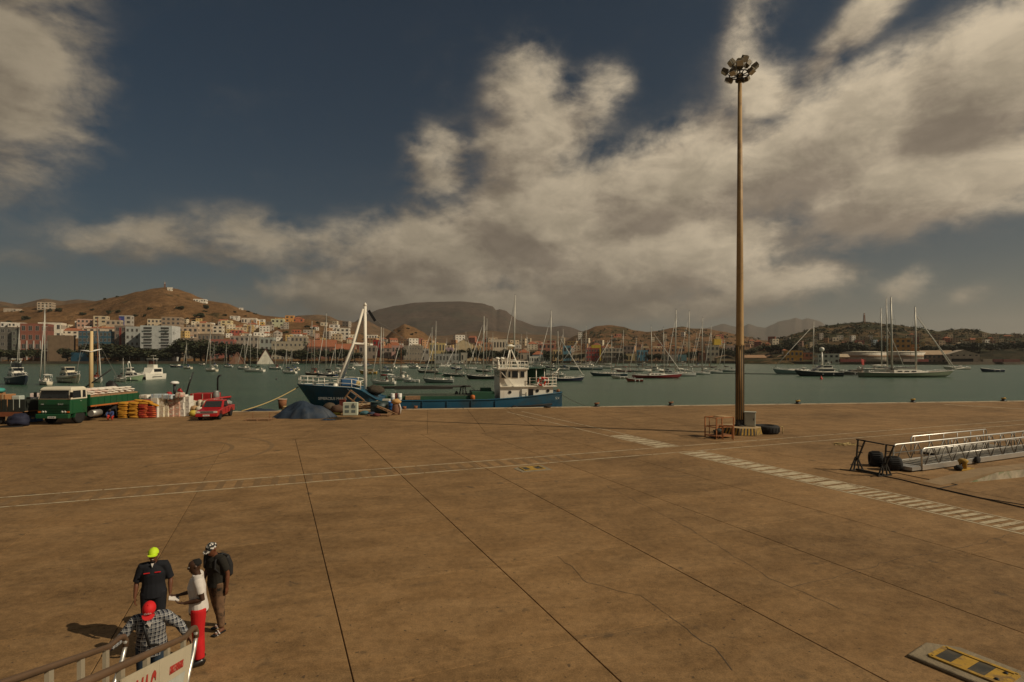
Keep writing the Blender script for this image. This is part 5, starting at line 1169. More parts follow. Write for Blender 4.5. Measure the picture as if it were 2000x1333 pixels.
# cover in the quay near the walkway, and the kerbed hatch at lower right
def hatch(loc, rz, w, d, nb, label, h_=.05, rim=.32, m=None):
    t = thing('service_hatch', label, 'hatch', loc, rz)
    q = MB(); o_ = []
    pts = [(-w / 2 - rim, -d / 2 - rim), (w / 2 + rim, -d / 2 - rim), (w / 2 + rim * 1.1, d / 2 + rim), (-w / 2 + .1, d / 2 + rim * 1.15), (-w / 2 - rim * 1.2, d / 2 - .05)]
    q.loft([[(x * 1.02, y * 1.02, 0) for x, y in pts], [(x, y, h_) for x, y in pts]]); q.build('concrete_kerb', [mat('kerb_concrete', (.24, .19, .12), .9, var=.3, scale=3, bump=.4)], t, bev=.03)
    for a, b in (((-w / 2, -d / 2), (w / 2, -d / 2)), ((w / 2, -d / 2), (w / 2, d / 2)), ((w / 2, d / 2), (-w / 2, d / 2)), ((-w / 2, d / 2), (-w / 2, -d / 2))):
        q = MB(); q.beam(a + (h_ + .012,), b + (h_ + .012,), .07, .03); q.build('steel_frame', [YEL], t)
    for i in range(nb):
        q = MB(); x = -w / 2 + .04 + (w - .08) * (i + .5) / nb; q.box((x, 0, h_ + .006), ((w - .09) / nb, d - .08, .012)); q.build('cover_plate', [YEL if i % 2 else BLK], t)
    for y in (-.3, .3): q = MB(); q.lathe([(.035, h_ + .012), (.03, h_ + .03), (0, h_ + .03)], (w / 2 - .12, y * d, 0), 8); q.build('bolt', [BLACK], t)
p = GR(1886, 1308); hatch((p.x + .12, p.y, 0), R(-60), 1.0, .56, 4, 'yellow and black striped hatch in a raised concrete kerb, lower right', .06, .24)
p = GR(1039, 916); hatch((p.x, p.y, 0), R(22), 1.0, .7, 3, 'small yellow and black hatch flush in the quay near the walkway', .02, .25)
# ------------------------------------------------------------------ right side: steel gangways, frame stand, mats
GO = GR(1800, 921); GV = (GR(2000, 893) - GO).normalized()       # nearest gangway starts here and runs to the right
LATT = mat('lattice_grey', (.20, .18, .15), .55, .3, var=.2)
def gangway(o, v, L, label, grp, h_=.98, W=1.25):
    t = thing('steel_gangway', label, 'gangway', o, math.atan2(v.y, v.x), grp)
    for y in (0, W):
        q = MB(); q.box((L / 2, y, .12), (L, .10, .24)); q.build('side_beam', [ALU], t, bev=.01)
        pts = [(0, y, .18), (.0, y, h_ - .18), (.05, y, h_ - .06), (.2, y, h_)] + [(x, y, h_) for x in (L * .5, L - .2)] + [(L, y, h_ - .1), (L, y, .2)]
        q = MB(); q.tube(pts, .042, 8); q.build('handrail', [ALU], t)
        q = MB(); q.tube([(0, y, h_ * .6), (L, y, h_ * .6)], .018, 6); q.build('mid_rail', [ALU], t)
        n = int(L / .55)
        for k in range(n):
            x0, x1 = .25 + (L - .5) * k / n, .25 + (L - .5) * (k + 1) / n
            q = MB(); q.tube([(x0, y, h_ if k % 2 else .2), (x1, y, .2 if k % 2 else h_)], .027, 6); q.build('lattice_bar', [LATT], t)
    q = MB(); q.box((L / 2, W / 2, .16), (L - .02, W - .12, .04)); fl = q.build('walkway_floor', [mat('chequer_plate', (.25, .22, .17), .6, .3, var=.25, scale=4)], t)
    n = int(L / .45)
    for k in range(n): q = MB(); q.box((.2 + (L - .4) * k / n, W / 2, .195), (.05, W - .16, .03)); q.build('foot_batten', [STEEL], fl)
    for x in (L * .34, L * .8): q = MB(); q.lathe([(.05, -.06), (.17, -.06), (.18, -.03), (.18, .03), (.17, .06), (.05, .06)], (x, -.12, .17), 14, axis='Y'); q.build('wheel', [RUBBER], t)
    q = MB(); q.box((-.35, W / 2, .10), (.7, W, .16)); q.build('end_ramp', [STEEL], t)
    return t
GG = 'steel gangways stored on the quay'
gangway(GO + Vector((0, 0, .05)), GV, 12.5, 'nearest aluminium gangway with lattice sides, lying on the quay at right', GG)
o3 = GR(1852, 894); L = 6.4; t = thing('handrail_gangway', 'low gangway with plain post handrails behind the lattice one', 'gangway', o3, math.atan2(GV.y, GV.x), GG)
for y in (0, 1.35):
    x0 = -y * .6
    q = MB(); q.tube([(x0, y, 0), (x0, y, .86), (x0 + .12, y, .96), (L - .1, y, .96), (L, y, .88), (L, y, 0)], .036, 8); q.build('handrail', [ALU], t)
    for k in range(6): q = MB(); q.tube([(x0 + .3 + (L - x0 - .6) * k / 5, y, 0), (x0 + .3 + (L - x0 - .6) * k / 5, y, .96)], .022, 6); q.build('post', [STEEL], t)
    q = MB(); q.box((L / 2, y, .09), (L, .08, .16)); q.build('side_beam', [ALU], t)
q = MB(); q.box((L / 2, .68, .10), (L, 1.2, .04)); q.build('walkway_floor', [mat('chequer_plate', (.25, .22, .17))], t)
# yellow chock under the gangway
p = GR(1886, 918); t = thing('yellow_jack', 'yellow steel jack with flat foot under the nearest gangway', 'jack', (p.x, p.y, 0), R(18))
q = MB(); q.box((0, 0, .03), (1.0, .34, .06)); q.build('foot_plate', [YEL], t, bev=.01); q = MB(); q.lathe([(.14, .06), (.16, .3), (.22, .42), (.12, .5), (0, .5)], (-.1, .05, 0), 10); q.build('screw_head', [YEL], t)
q = MB(); q.tube([(-.1, .05, .4), (-.55, -.1, .12)], .03, 6); q.build('lever', [BLACK], t); q = MB(); q.ball((-.55, -.05, .13), (.2, .16, .14), 8, 6); q.build('wheel', [RUBBER], t)
# black frame stand
a, b = GR(1668, 918), GR(1732, 931); v = (b - a); L = v.length; t = thing('frame_stand', 'black steel trestle stand with two braced uprights left of the gangways', 'stand', a, math.atan2(v.y, v.x))
BST = mat('black_steel', (.022, .02, .017), .6, var=.3)
for x, ht in ((.12, 1.42), (L - .1, 1.38)):
    q = MB(); q.beam((x, -.42, 0), (x, .42, 0), .09); q.build('foot', [BST], t)
    for y in (-.4, .4, -.16, .16): q = MB(); q.beam((x, y, .02), (x, y * .12, .62), .05); q.build('brace', [BST], t)
    for dx in (-.0, .34): q = MB(); q.beam((x + dx * .15, 0, .5), (x + .08 + dx, 0, ht), .055); q.build('upright', [BST], t)
    for z in (.85, ht - .28): q = MB(); q.beam((x + .02, 0, z), (x + .3, 0, z), .04); q.build('rung', [BST], t)
    q = MB(); q.beam((x + .05, 0, ht), (x + .45, 0, ht), .05); q.build('cap_bar', [BST], t)
q = MB(); q.beam((.12, 0, 1.42), (L - .1, 0, 1.38), .055); q.build('top_bar', [BST], t)
q = MB(); q.beam((.12, 0, .05), (L - .1, 0, .05), .08); q.build('base_bar', [BST], t)
p = GR(1712, 914); tyre((p.x, p.y + .55, .33), .36, .55, 'bundled black rubber fender tyre behind the black trestle stand', 0, group='black fender tyres by the gangways', tilt=(R(90), 0, R(70)))
p = GR(1742, 922); tyre((p.x, p.y + .45, .30), .33, .62, 'black rubber fender tyre between the trestle stand and the gangways', 0, group='black fender tyres by the gangways', tilt=(R(90), 0, R(80)))
# low sloping ramp with a mottled painted side
a = GR(1838, 948); b = GR(2060, 926); v = (b - a).normalized(); n = Vector((-v.y, v.x, 0))
t = thing('concrete_ramp', 'low concrete ramp with a blotched green and white painted side, right edge', 'ramp', (0, 0, 0))
q = MB(); L = (b - a).length; e = a + v * (L + 8)
q.slab([a, e + Vector((0, 0, 0)), e + Vector((0, 0, .5)), a + v * 3.2 + Vector((0, 0, .34))], n * .75); q.build('ramp_body', [mat('ramp_concrete', (.28, .19, .10), .9, var=.25, scale=1.5, bump=.3)], t)
q = MB(); q.slab([a + v * 1.6 - n * .012, e - n * .012, e - n * .012 + Vector((0, 0, .46)), a + v * 3.3 - n * .012 + Vector((0, 0, .31))], -n * .006)
q.build('painted_side', [mat('blotched_paint', (.42, .36, .26), .8, var=.5, scale=1.6, dirt=(.09, .16, .05), dirt_amt=.9, dscale=1.3)], t)
# cable lying across the quay at right, thin and dark
q = MB(); pts = [GR(*c) for c in ((1640, 918), (1700, 926), (1760, 938), (1800, 948), (1880, 966), (1950, 982), (2040, 1002))]; q.tube([p + Vector((0, 0, .025)) for p in pts], .022, 5); tag(q.build('cable', [RUBBER]), 'thin black cable lying across the quay below the gangways', 'cable')
q = MB(); pts = [GR(*c) for c in ((1700, 932), (1752, 925), (1800, 935), (1870, 948), (1830, 956), (1905, 972), (2040, 994))]; q.tube([p + Vector((0, 0, .02)) for p in pts], .015, 5); tag(q.build('cable', [RUBBER]), 'second thinner cable looping beside the black cable', 'cable')
q = MB(); rn = random.Random(3); c = GR(1650, 869)
for k in range(14): a = rn.uniform(0, 6.28); q.tube([c + Vector((rn.uniform(-.6, .6), rn.uniform(-.4, .4), .02)), c + Vector((rn.uniform(-.8, .8), rn.uniform(-.5, .5), .05)), c + Vector((rn.uniform(-.6, .6), rn.uniform(-.4, .4), .02))], .02, 4)
tag(struct(q.build('rope_tangle', [ROPE]), 'stuff') and COL.objects['rope_tangle'], 'small tangle of old rope lying on the quay right of the lamp mast', 'rope', None, 'stuff')
# ------------------------------------------------------------------ vehicles on the quay
def wheel(t, c, r, w, rim_m, ax='X', hub=.55):
    q = MB(); prof = [(r * .60, -w / 2), (r * .94, -w / 2), (r, -w * .36), (r, w * .36), (r * .94, w / 2), (r * .60, w / 2)]; q.lathe(prof, c, 24, axis=ax); ty = q.build('tyre', [RUBBER], t, fixn=True)
    q = MB(); s_ = 1
    q.lathe([(.0, -w * .30), (r * .22, -w * .34), (r * .30, -w * .18), (r * hub, -w * .10), (r * .61, -w * .46), (r * .61, w * .46), (r * hub, w * .10), (r * .30, w * .18), (r * .22, w * .34), (0, w * .30)], c, 18, axis=ax); q.build('rim', [rim_m], ty)
TG = mat('truck_green', (.010, .080, .030), .4, var=.15, scale=1.2, spec=.5, dirt=(.05, .055, .03), dirt_amt=.35); TW = mat('truck_cream', (.66, .60, .46), .45, var=.08)
CHROME = mat('lamp_glass', (.7, .68, .6), .15, .3, spec=.7); AMBER = mat('amber_lens', (.65, .14, .02), .3)
TK = thing('green_truck', 'green and cream flatbed truck loaded with white sacks, facing the camera at left', 'truck', (-35.25, 43.35, 0))
W = 2.5
q = MB(); q.loft([[(-W / 2, 0, z0) , (W / 2, 0, z0), (W / 2, 1.75, z0), (-W / 2, 1.75, z0)] if k == 0 else [(-W / 2, .0, z0), (W / 2, .0, z0), (W / 2, 1.75, z0), (-W / 2, 1.75, z0)] for k, z0 in enumerate((.80, 1.92))]); cab = q.build('cab_body', [TG], TK, bev=.06)
q = MB(); zt = 2.74
q.loft([[(-W / 2, .02, 1.92), (W / 2, .02, 1.92), (W / 2, 1.75, 1.92), (-W / 2, 1.75, 1.92)], [(-W / 2, .0, 1.99), (W / 2, .0, 1.99), (W / 2, 1.75, 1.99), (-W / 2, 1.75, 1.99)], [(-W / 2 + .05, .16, zt), (W / 2 - .05, .16, zt), (W / 2 - .05, 1.72, zt), (-W / 2 + .05, 1.72, zt)], [(-W / 2 + .16, .3, zt + .14), (W / 2 - .16, .3, zt + .14), (W / 2 - .16, 1.6, zt + .14), (-W / 2 + .16, 1.6, zt + .14)]]); up = q.build('cab_roof', [TW], TK, bev=.04)
q = MB(); q.slab([(-W / 2 + .13, .015, 2.02), (W / 2 - .13, .015, 2.02), (W / 2 - .20, .135, 2.62), (-W / 2 + .20, .135, 2.62)], (0, -.03, -.004)); ws = q.build('windscreen', [GLASS], up)
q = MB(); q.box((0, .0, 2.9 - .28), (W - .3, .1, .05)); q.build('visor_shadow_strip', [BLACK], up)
for x in (-.5, .35): q = MB(); q.tube([(x, -.05, 2.0), (x + .35, -.0, 2.18)], .014, 4); q.build('wiper', [BLACK], ws)
for s_ in (-1, 1):
    for y0, y1 in ((.26, 1.08), (1.24, 1.58)):
        q = MB(); q.slab([(s_ * (W / 2 + .004), y0, 2.04), (s_ * (W / 2 + .004), y1, 2.04), (s_ * (W / 2 - .036), y1, 2.60), (s_ * (W / 2 - .036), y0 + .06, 2.60)], (s_ * .012, 0, 0)); q.build('side_window', [GLASS], up, fixn=True)
    q = MB(); q.box((s_ * (W / 2 + .012), .70, 1.38), (.03, .92, 1.04)); dr = q.build('door', [TG], cab, bev=.012); q = MB(); q.box((s_ * (W / 2 + .04), 1.02, 1.78), (.03, .14, .03)); q.build('handle', [CHROME], dr)
    q = MB(); q.box((s_ * (W / 2 + .14), -.06, 2.3), (.22, .05, .42)); q.tube([(s_ * W / 2, .1, 2.1), (s_ * (W / 2 + .14), -.04, 2.1), (s_ * (W / 2 + .14), -.04, 2.5)], .018, 5); q.build('mirror', [BLACK], cab)
    q = MB(); q.loft([[(s_ * (W / 2 + .02), 1.05 + .66 * math.cos(a), .52 + .66 * math.sin(a)), (s_ * (W / 2 - .3), 1.05 + .66 * math.cos(a), .52 + .66 * math.sin(a)), (s_ * (W / 2 - .3), 1.05 + .60 * math.cos(a), .52 + .60 * math.sin(a)), (s_ * (W / 2 + .02), 1.05 + .60 * math.cos(a), .52 + .60 * math.sin(a))] for a in [math.pi * k / 12 for k in range(13)]]); q.build('mudguard', [TG], cab, fixn=True)
    for dx, m_ in ((.86, CHROME), (.64, CHROME)): q = MB(); q.lathe([(0, -.04), (.085, -.03), (.10, .0), (.10, .03)], (s_ * dx, -.02, .98), 12, axis='Y'); q.build('headlight', [m_], cab)
    q = MB(); q.box((s_ * 1.10, -.015, .98), (.2, .05, .12)); q.build('indicator', [AMBER], cab)
q = MB(); q.box((0, -.01, 1.24), (W - .2, .03, .7)); gr = q.build('grille_panel', [mat('grille_dark_green', (.006, .032, .014), .5)], cab)
for k in range(6): q = MB(); q.box((0, -.035, .96 + k * .115), (W - .3 if k > 1 else 1.1, .03, .035)); q.build('grille_slat', [TG], gr)
lettering('maker_letters', 'D A F', .17, mat('silver_letters', (.5, .5, .46), .4), TK, (.55, -.058, 1.575), (R(90), 0, 0)); lettering('model_letters', '2100', .12, MATS['silver_letters'], TK, (-.86, -.058, 1.575), (R(90), 0, 0))
q = MB(); q.box((0, -.10, .66), (W + .02, .24, .34)); bp = q.build('bumper', [TG], TK, bev=.03)
q = MB(); q.box((0, -.225, .58), (.62, .012, .15)); pl = q.build('number_plate', [WHITE], bp); lettering('plate_letters', 'ST-79-AP', .115, BLACK, TK, (0, -.235, .58), (R(90), 0, 0))
q = MB(); [q.box((s_ * .42, 4.3, .78), (.1, 8.2, .22)) for s_ in (-1, 1)]; q.build('chassis', [BLACK], TK)
for y in (1.05, 5.2, 6.4):
    for s_ in (-1, 1): wheel(TK, (s_ * 1.06, y, .52), .52, .30, TG if y < 2 else BLACK)
q = MB(); q.tube([(.95, 2.5, .62), (.95, 3.5, .62)], .27, 14); q.build('fuel_tank', [STEEL], TK)
by0, by1, bz = 2.05, 8.0, 1.28
q = MB(); q.box((0, (by0 + by1) / 2, bz), (2.5, by1 - by0, .10)); q.build('bed_floor', [WOOD], TK)
for s_ in (-1, 1):
    q = MB(); q.box((s_ * 1.26, (by0 + by1) / 2, bz + .36), (.05, by1 - by0, .66)); sb = q.build('side_board', [TG], TK)
    for k in range(9): q = MB(); q.box((s_ * 1.295, by0 + .15 + (by1 - by0 - .3) * k / 8, bz + .36), (.035, .09, .64)); q.build('stake', [TG], sb)
    q = MB(); q.box((s_ * 1.285, (by0 + by1) / 2, bz - .03), (.06, by1 - by0, .12)); q.build('orange_edge', [mat('orange_edge', (.45, .13, .03), .6)], sb)
q = MB(); q.box((0, by0, bz + .45), (2.5, .07, .95)); q.build('headboard', [TG], TK); q = MB(); q.box((0, by1, bz + .36), (2.5, .05, .66)); q.build('tailboard', [TG], TK)
q = MB(); q.box((0, (by0 + by1) / 2, bz + .43), (2.35, by1 - by0 - .2, .76)); q.build('load_platform', [WOOD], TK)
# sacks: one pillow shape in three variants
def sack_mesh(seed, m, L=.82, W=.46, H_=.17):
    q = MB(); nu, nv = 16, 8; vs = []
    for j in range(nv + 1):
        th = math.pi * j / nv
        for i in range(nu):
            ph = 2 * math.pi * i / nu; c, s_ = math.cos(ph), math.sin(ph); d = Vector((math.copysign(abs(c) ** .55, c) * math.sin(th) ** .6, math.copysign(abs(s_) ** .55, s_) * math.sin(th) ** .6, math.cos(th)))
            nz = mnoise.noise(Vector((d.x * 1.7 + seed * 9, d.y * 1.7, d.z))); e = 1 - .35 * max(0, abs(d.x) - .75) / .25
            vs.append((d.x * L / 2, d.y * W / 2 * (1 + .06 * nz), (d.z * .5 * e + .12 * nz * (d.z > 0)) * H_ + H_ / 2))
    fs = [(j * nu + i, (j + 1) * nu + i, (j + 1) * nu + (i + 1) % nu, j * nu + (i + 1) % nu) for j in range(nv) for i in range(nu)]
    q.add(vs, fs, True); return q.mesh('sack', [m])
def sackm(n, c, d): return mat(n, c, .8, var=.15, scale=4, dirt=d, dirt_amt=.45, dscale=3, bump=.2)
SW = [sack_mesh(i, sackm('white_sack', (.70, .64, .54), (.55, .36, .28))) for i in range(3)]; SWP = [sack_mesh(i + 3, sackm('pink_white_sack', (.66, .52, .43), (.6, .3, .22))) for i in range(2)]
SO = [sack_mesh(i, sackm('orange_sack', (.50, .24, .02), (.3, .10, .015)), H_=.20) for i in range(3)]; SR = [sack_mesh(i + 6, sackm('red_sack', (.38, .035, .02), (.5, .2, .03)), H_=.20) for i in range(3)]
rn = random.Random(21)
def sack(mes, loc, rz, label, group): return tag(place('sack', rn.choice(mes), None, loc, rz), label, 'sack', group)
for lay in range(3):
    n = 7
    for k in range(n):
        for col in range(2 if lay == 2 else 3):
            if lay < 2 and col == 0: continue          # the far column is hidden below the top layer
            y = 43.35 + by0 + .45 + k * .80; x = -35.25 + ((-.62, .62)[col] if lay == 2 else (-.8, 0, .82)[col])
            sack(SWP if (k < 3 and rn.random() < .6) else SW, (x + rn.uniform(-.04, .04), y, bz + .81 + lay * .165), R(90) + rn.uniform(-.06, .06) if lay != 1 else rn.uniform(-.08, .08), ('white sack in the bottom layer on the green truck', 'white sack in the middle layer on the green truck', 'white sack on top of the green truck load')[lay], 'white sacks on the green truck')
# red pickup
RP = mat('pickup_red', (.40, .012, .014), .32, var=.08, spec=.5, coat=.4); PK = thing('red_pickup', 'red pickup with chrome grille and bundles in its bed, parked by the white boxes', 'pickup', (-24.95, 46.05, 0), R(11))
W = 1.66
def prof(q, pts, w, y_inset=0): q.slab([(-w / 2, y, z) for y, z in pts], (w, 0, 0))
q = MB(); q.slab([(-W / 2, y, z) for y, z in ((.0, .40), (.0, .68), (.06, .80), (1.25, .93), (1.35, .95), (2.95, .97), (2.95, .42), (2.4, .36), (.5, .34))], (W, 0, 0)); bd = q.build('body', [RP], PK, bev=.06, fixn=True)
q = MB(); q.slab([(-W / 2, y, z) for y, z in ((2.97, .45), (2.97, .95), (4.75, .96), (4.75, .46))], (W, 0, 0)); q.build('bed', [RP], PK, bev=.03, fixn=True)
cabp = [(1.28, .94), (1.92, 1.50), (2.05, 1.54), (2.78, 1.54), (2.92, 1.46), (2.95, .96)]
q = MB(); q.loft([[(-W / 2 * k, y, z) for y, z in cabp] for k in (1,)] + [[(W / 2, y, z) for y, z in cabp]]); cb = None
q = MB(); rr = [[(-W / 2 * (1 if z < 1 else .86), y, z) for y, z in cabp], [(W / 2 * (1 if z < 1 else .86), y, z) for y, z in cabp]]; q.loft(rr); cb = q.build('cab', [RP], PK, bev=.04, fixn=True)
q = MB(); q.slab([(-W * .42, 1.34, .985), (W * .42, 1.34, .985), (W * .375, 1.87, 1.455), (-W * .375, 1.87, 1.455)], (0, -.02, .02)); q.build('windscreen', [GLASS], cb)
for s_ in (-1, 1):
    q = MB(); q.slab([(s_ * W * .498, 1.60, 1.0), (s_ * W * .498, 2.78, 1.0), (s_ * W * .442, 2.72, 1.45), (s_ * W * .442, 2.05, 1.45)], (s_ * .014, 0, .004)); q.build('side_window', [GLASS], cb, fixn=True)
    q = MB(); q.box((s_ * (W / 2 + .002), 2.05, .70), (.02, .015, .46)); q.box((s_ * (W / 2 + .002), 2.92, .70), (.02, .015, .46)); q.build('door_seam', [BLACK], bd); q = MB(); q.box((s_ * (W / 2 + .012), 2.75, .86), (.025, .13, .03)); q.build('door_handle', [BLACK], bd)
    q = MB(); q.box((s_ * (W / 2 + .1), 1.62, 1.06), (.18, .08, .13)); q.build('mirror', [BLACK], cb, bev=.02)
    q = MB(); q.box((s_ * .64, -.01, .70), (.30, .05, .16)); q.build('headlight', [CHROME], bd, bev=.015); q = MB(); q.box((s_ * .79, .03, .70), (.08, .1, .15)); q.build('indicator', [AMBER], bd)
    for y in (.78, 3.75):
        wheel(PK, (s_ * (W / 2 - .10), y, .32), .325, .20, ALU)
        q = MB(); q.loft([[(s_ * (W / 2 + .015), y + .42 * math.cos(a), .34 + .42 * math.sin(a)), (s_ * (W / 2 - .1), y + .42 * math.cos(a), .34 + .42 * math.sin(a)), (s_ * (W / 2 - .1), y + .34 * math.cos(a), .34 + .34 * math.sin(a)), (s_ * (W / 2 + .015), y + .34 * math.cos(a), .34 + .34 * math.sin(a))] for a in [math.pi * k / 10 for k in range(11)]]); q.build('wheel_arch', [BLACK], bd, fixn=True)
q = MB(); q.box((0, -.01, .70), (.96, .05, .15)); g_ = q.build('grille', [BLACK], bd); q = MB(); q.box((0, -.04, .775), (1.0, .03, .03)); q.box((0, -.04, .625), (1.0, .03, .03)); q.build('chrome_trim', [ALU], g_)
for k in range(2): q = MB(); q.box((0, -.035, .67 + .055 * k), (.94, .02, .015)); q.build('grille_bar', [ALU], g_)
q = MB(); q.box((0, -.07, .45), (W + .02, .18, .24)); bp = q.build('bumper', [RP], PK, bev=.04); q = MB(); q.box((0, -.165, .45), (.50, .012, .12)); q.build('number_plate', [WHITE], bp); lettering('plate_letters', 'SV-41-CD', .09, BLACK, PK, (0, -.174, .45), (R(90), 0, 0))
q = MB(); q.box((0, 2.3, .30), (1.2, 4.0, .14)); q.build('chassis', [BLACK], PK)
q = MB(); [q.tube([(s_ * .62, 2.98, .96), (s_ * .6, 2.98, 1.52)], .025, 5) for s_ in (-1, 1)]; q.tube([(-.6, 2.98, 1.52), (.6, 2.98, 1.52)], .025, 5); q.build('roll_bar', [BLACK], PK)
q = MB(); q.box((0, 2.2, 1.56), (1.0, .4, .04)); q.build('roof_rack', [cmat((.5, .12, .1))], PK)
MP = Matrix.Translation(PK.location) @ Matrix.Rotation(R(11), 4, 'Z')
for i, (x, y, z, r, col, lab) in enumerate(((-.35, 3.3, 1.25, (.36, .36, .30), (.62, .57, .48), 'white bundle at the front of the pickup bed'), (.30, 3.35, 1.22, (.34, .36, .28), (.66, .60, .50), 'pale bundle beside the white one in the pickup bed'), (-.1, 3.9, 1.18, (.5, .42, .28), (.10, .11, .10), 'dark tied bundle in the middle of the pickup bed'), (.35, 4.35, 1.12, (.36, .34, .25), (.22, .24, .22), 'grey bundle at the rear of the pickup bed'))):
    q = MB(); q.ball((0, 0, 0), r, 14, 9, .3, i * 5); tag(q.build('bundle', [cmat(col, .85)], None, (MP @ Vector((x, y, z)))), lab, 'bundle')
q = MB(); [q.beam((x, 3.0, 1.6), (x * .6, 4.7, 1.15), .03) for x in (-.3, 0, .25)]; q.beam((-.4, 3.6, 1.5), (.35, 3.65, 1.45), .03)
tag(q.build('folding_frame', [STEEL], None, PK.location, R(11)), 'grey metal frame lying over the bundles in the pickup bed', 'frame')
# truck at the left edge, its side to the camera
LT = thing('dark_truck', 'dark slat sided truck with rusty lower boards, cut by the left picture edge', 'truck', (-41.3, 44.3, 0), R(3))
DK = mat('dark_slat', (.02, .024, .018), .75, var=.35); RB = mat('rusty_board', (.22, .072, .03), .8, var=.3)
q = MB(); q.box((0, 0, 1.02), (7.4, 2.3, .10)); q.build('bed_floor', [WOOD], LT)
for s_ in (-1, 1):
    for k in range(17): q = MB(); q.box((-3.6 + 7.2 * k / 16, s_ * 1.17, 1.50), (.36, .05, .92)); q.build('slat', [DK], LT)
    q = MB(); q.box((0, s_ * 1.205, 1.05), (7.4, .05, .10)); q.build('side_rail', [DK], LT); q = MB(); q.box((0, s_ * 1.2, .82), (7.2, .05, .36)); q.build('lower_board', [RB], LT)
q = MB(); q.box((3.68, 0, 1.5), (.05, 2.3, .92)); q.build('tail_gate', [DK], LT); q = MB(); q.box((-4.7, 0, 1.5), (1.7, 2.3, 2.2)); q.build('cab', [DK], LT, bev=.08)
q = MB(); [q.box((0, s_ * .4, .72), (8.6, .12, .2)) for s_ in (-1, 1)]; q.build('chassis', [BLACK], LT)
for x in (-4.2, 1.6):
    for s_ in (-1, 1): wheel(LT, (x, s_ * .95, .48), .48, .28, RB, 'Y')
CARD = mat('cardboard', (.34, .155, .06), .85, var=.15, scale=3)
for i, (x, y, z, d, lab) in enumerate(((-.3, -.5, 1.72, (1.2, 1.1, 1.45), 'tall brown cardboard box on the dark truck at the left edge'), (.95, -.5, 1.68, (1.1, 1.0, 1.35), 'brown cardboard box with a pale strap on the dark truck'), (1.95, -.5, 1.60, (.7, 1.0, 1.25), 'smaller brown cardboard box by the grey white carton'))):
    t = thing('cardboard_box', lab, 'box', Vector((-41.3, 44.3, 0)) + Vector((x, y, 1.07)), R(3), 'cardboard boxes on the dark truck'); q = MB(); q.box((0, 0, d[2] / 2), d); q.build('box_body', [CARD], t, bev=.02); q = MB(); q.box((.15, 0, d[2] / 2), (.12, d[1] + .02, d[2] + .02)); q.build('tape', [cmat((.5, .36, .2))], t)
t = thing('carton', 'grey white carton at the right end of the dark truck load', 'box', (-38.75, 44.2, 1.07), R(8)); q = MB(); q.box((0, 0, .55), (.55, .6, 1.1)); q.build('box_body', [cmat((.46, .50, .44))], t, bev=.04); q = MB(); q.box((0, 0, 1.115), (.5, .55, .03)); q.build('lid', [cmat((.4, .44, .4))], t)
q = MB(); q.ball((0, 0, .0), (.5, .4, .22), 12, 8, .3, 7); tag(q.build('teal_bundle', [cmat((.05, .28, .24))], None, (-40.1, 43.9, 2.62)), 'teal green bundle on top of the cardboard boxes', 'bundle')
p = GR(27, 834); q = MB(); q.ball((0, 0, .42), (.78, .6, .52), 16, 10, .35, 6); tag(q.build('tarpaulin_bundle', [mat('dark_blue_cloth', (.014, .016, .036), .8, var=.3)], None, (p.x, p.y + .4, 0)), 'dark blue rounded cloth bundle on the ground before the dark truck', 'bundle')
q = MB(); q.tube([(-.9, 0, .05), (-.2, -.4, .04), (.6, -.3, .05), (1.0, .1, .04)], .045, 6); tag(q.build('hose', [RUBBER], None, (p.x - .3, p.y - .1, 0)), 'black hose curled on the ground by the dark blue bundle', 'hose')
# ------------------------------------------------------------------ the blue coaster alongside the quay
SH = thing('cargo_ship', 'blue hulled coaster with white wheelhouse and white A frame foremast, moored along the quay', 'ship', (-21.1, 55.75, 0), math.atan2(EDGED.y, EDGED.x))
BLUE = mat('ship_blue', (.008, .070, .125), .5, var=.18, scale=.6, dirt=(.03, .05, .055), dirt_amt=.6, dscale=.5, spec=.45)
SWHITE = mat('ship_white', (.86, .81, .69), .5, var=.05, dirt=(.42, .28, .16), dirt_amt=.30, dscale=.9, stretch=(1, 1, .25))
SGREEN = mat('ship_green', (.02, .075, .04), .6, var=.2); DECKM = mat('ship_deck', (.10, .075, .045), .85, var=.3)
def hb(x): return .03 if x < -.79 else 3.2 * min(1, ((x + .8) / 7.5)) ** .55 if x < 6.7 else 3.2 - .5 * max(0, (x - 21) / 6) ** 2
def topz(x):
    if x < 5.2: return 2.28 - .05 * x
    if x < 8.2: k = (x - 5.2) / 3.0; k = k * k * (3 - 2 * k); return 2.02 + (.72 - 2.02) * k
    return .72 if x < 18.5 else .72 + .68 * ((x - 18.5) / 8.3) ** 1.4
rings = []; xs = [-.8, -.5, 0, .6, 1.4, 2.4, 3.6, 5.2, 6, 6.8, 7.5, 8.2, 10, 13, 16, 18.5, 20, 22, 24, 25.6, 26.8]
for x in xs:
    z = topz(x); b = hb(x); r = max(0, 1 - x / 7.5) if x < 7.5 else 0
    xw = x + 3.4 * max(0, 1 - (x + .8) / 7) ** 1.5 * (1 if x < 6.2 else 0); bw = b * (1 - .45 * r); xm = x + (xw - x) * .35; bm_ = b * (1 - .16 * r)
    rings.append([(xw, 3.2, -2.9), (xw, 3.2 - bw * .75, -2.7), (xw, 3.2 - bw, -1.6), (xm, 3.2 - bm_, z * .35 - .3), (x, 3.2 - b, z), (x, 3.2 + b, z), (xm, 3.2 + bm_, z * .35 - .3), (xw, 3.2 + bw, -1.6), (xw, 3.2 + bw * .75, -2.7)])
q = MB(); q.loft(rings); q.build('hull', [BLUE], SH, fixn=True)
q = MB()
for s_ in (-1, 1): q.tube([(x, 3.2 + s_ * hb(x), topz(x) + .04) for x in xs], .075, 6)
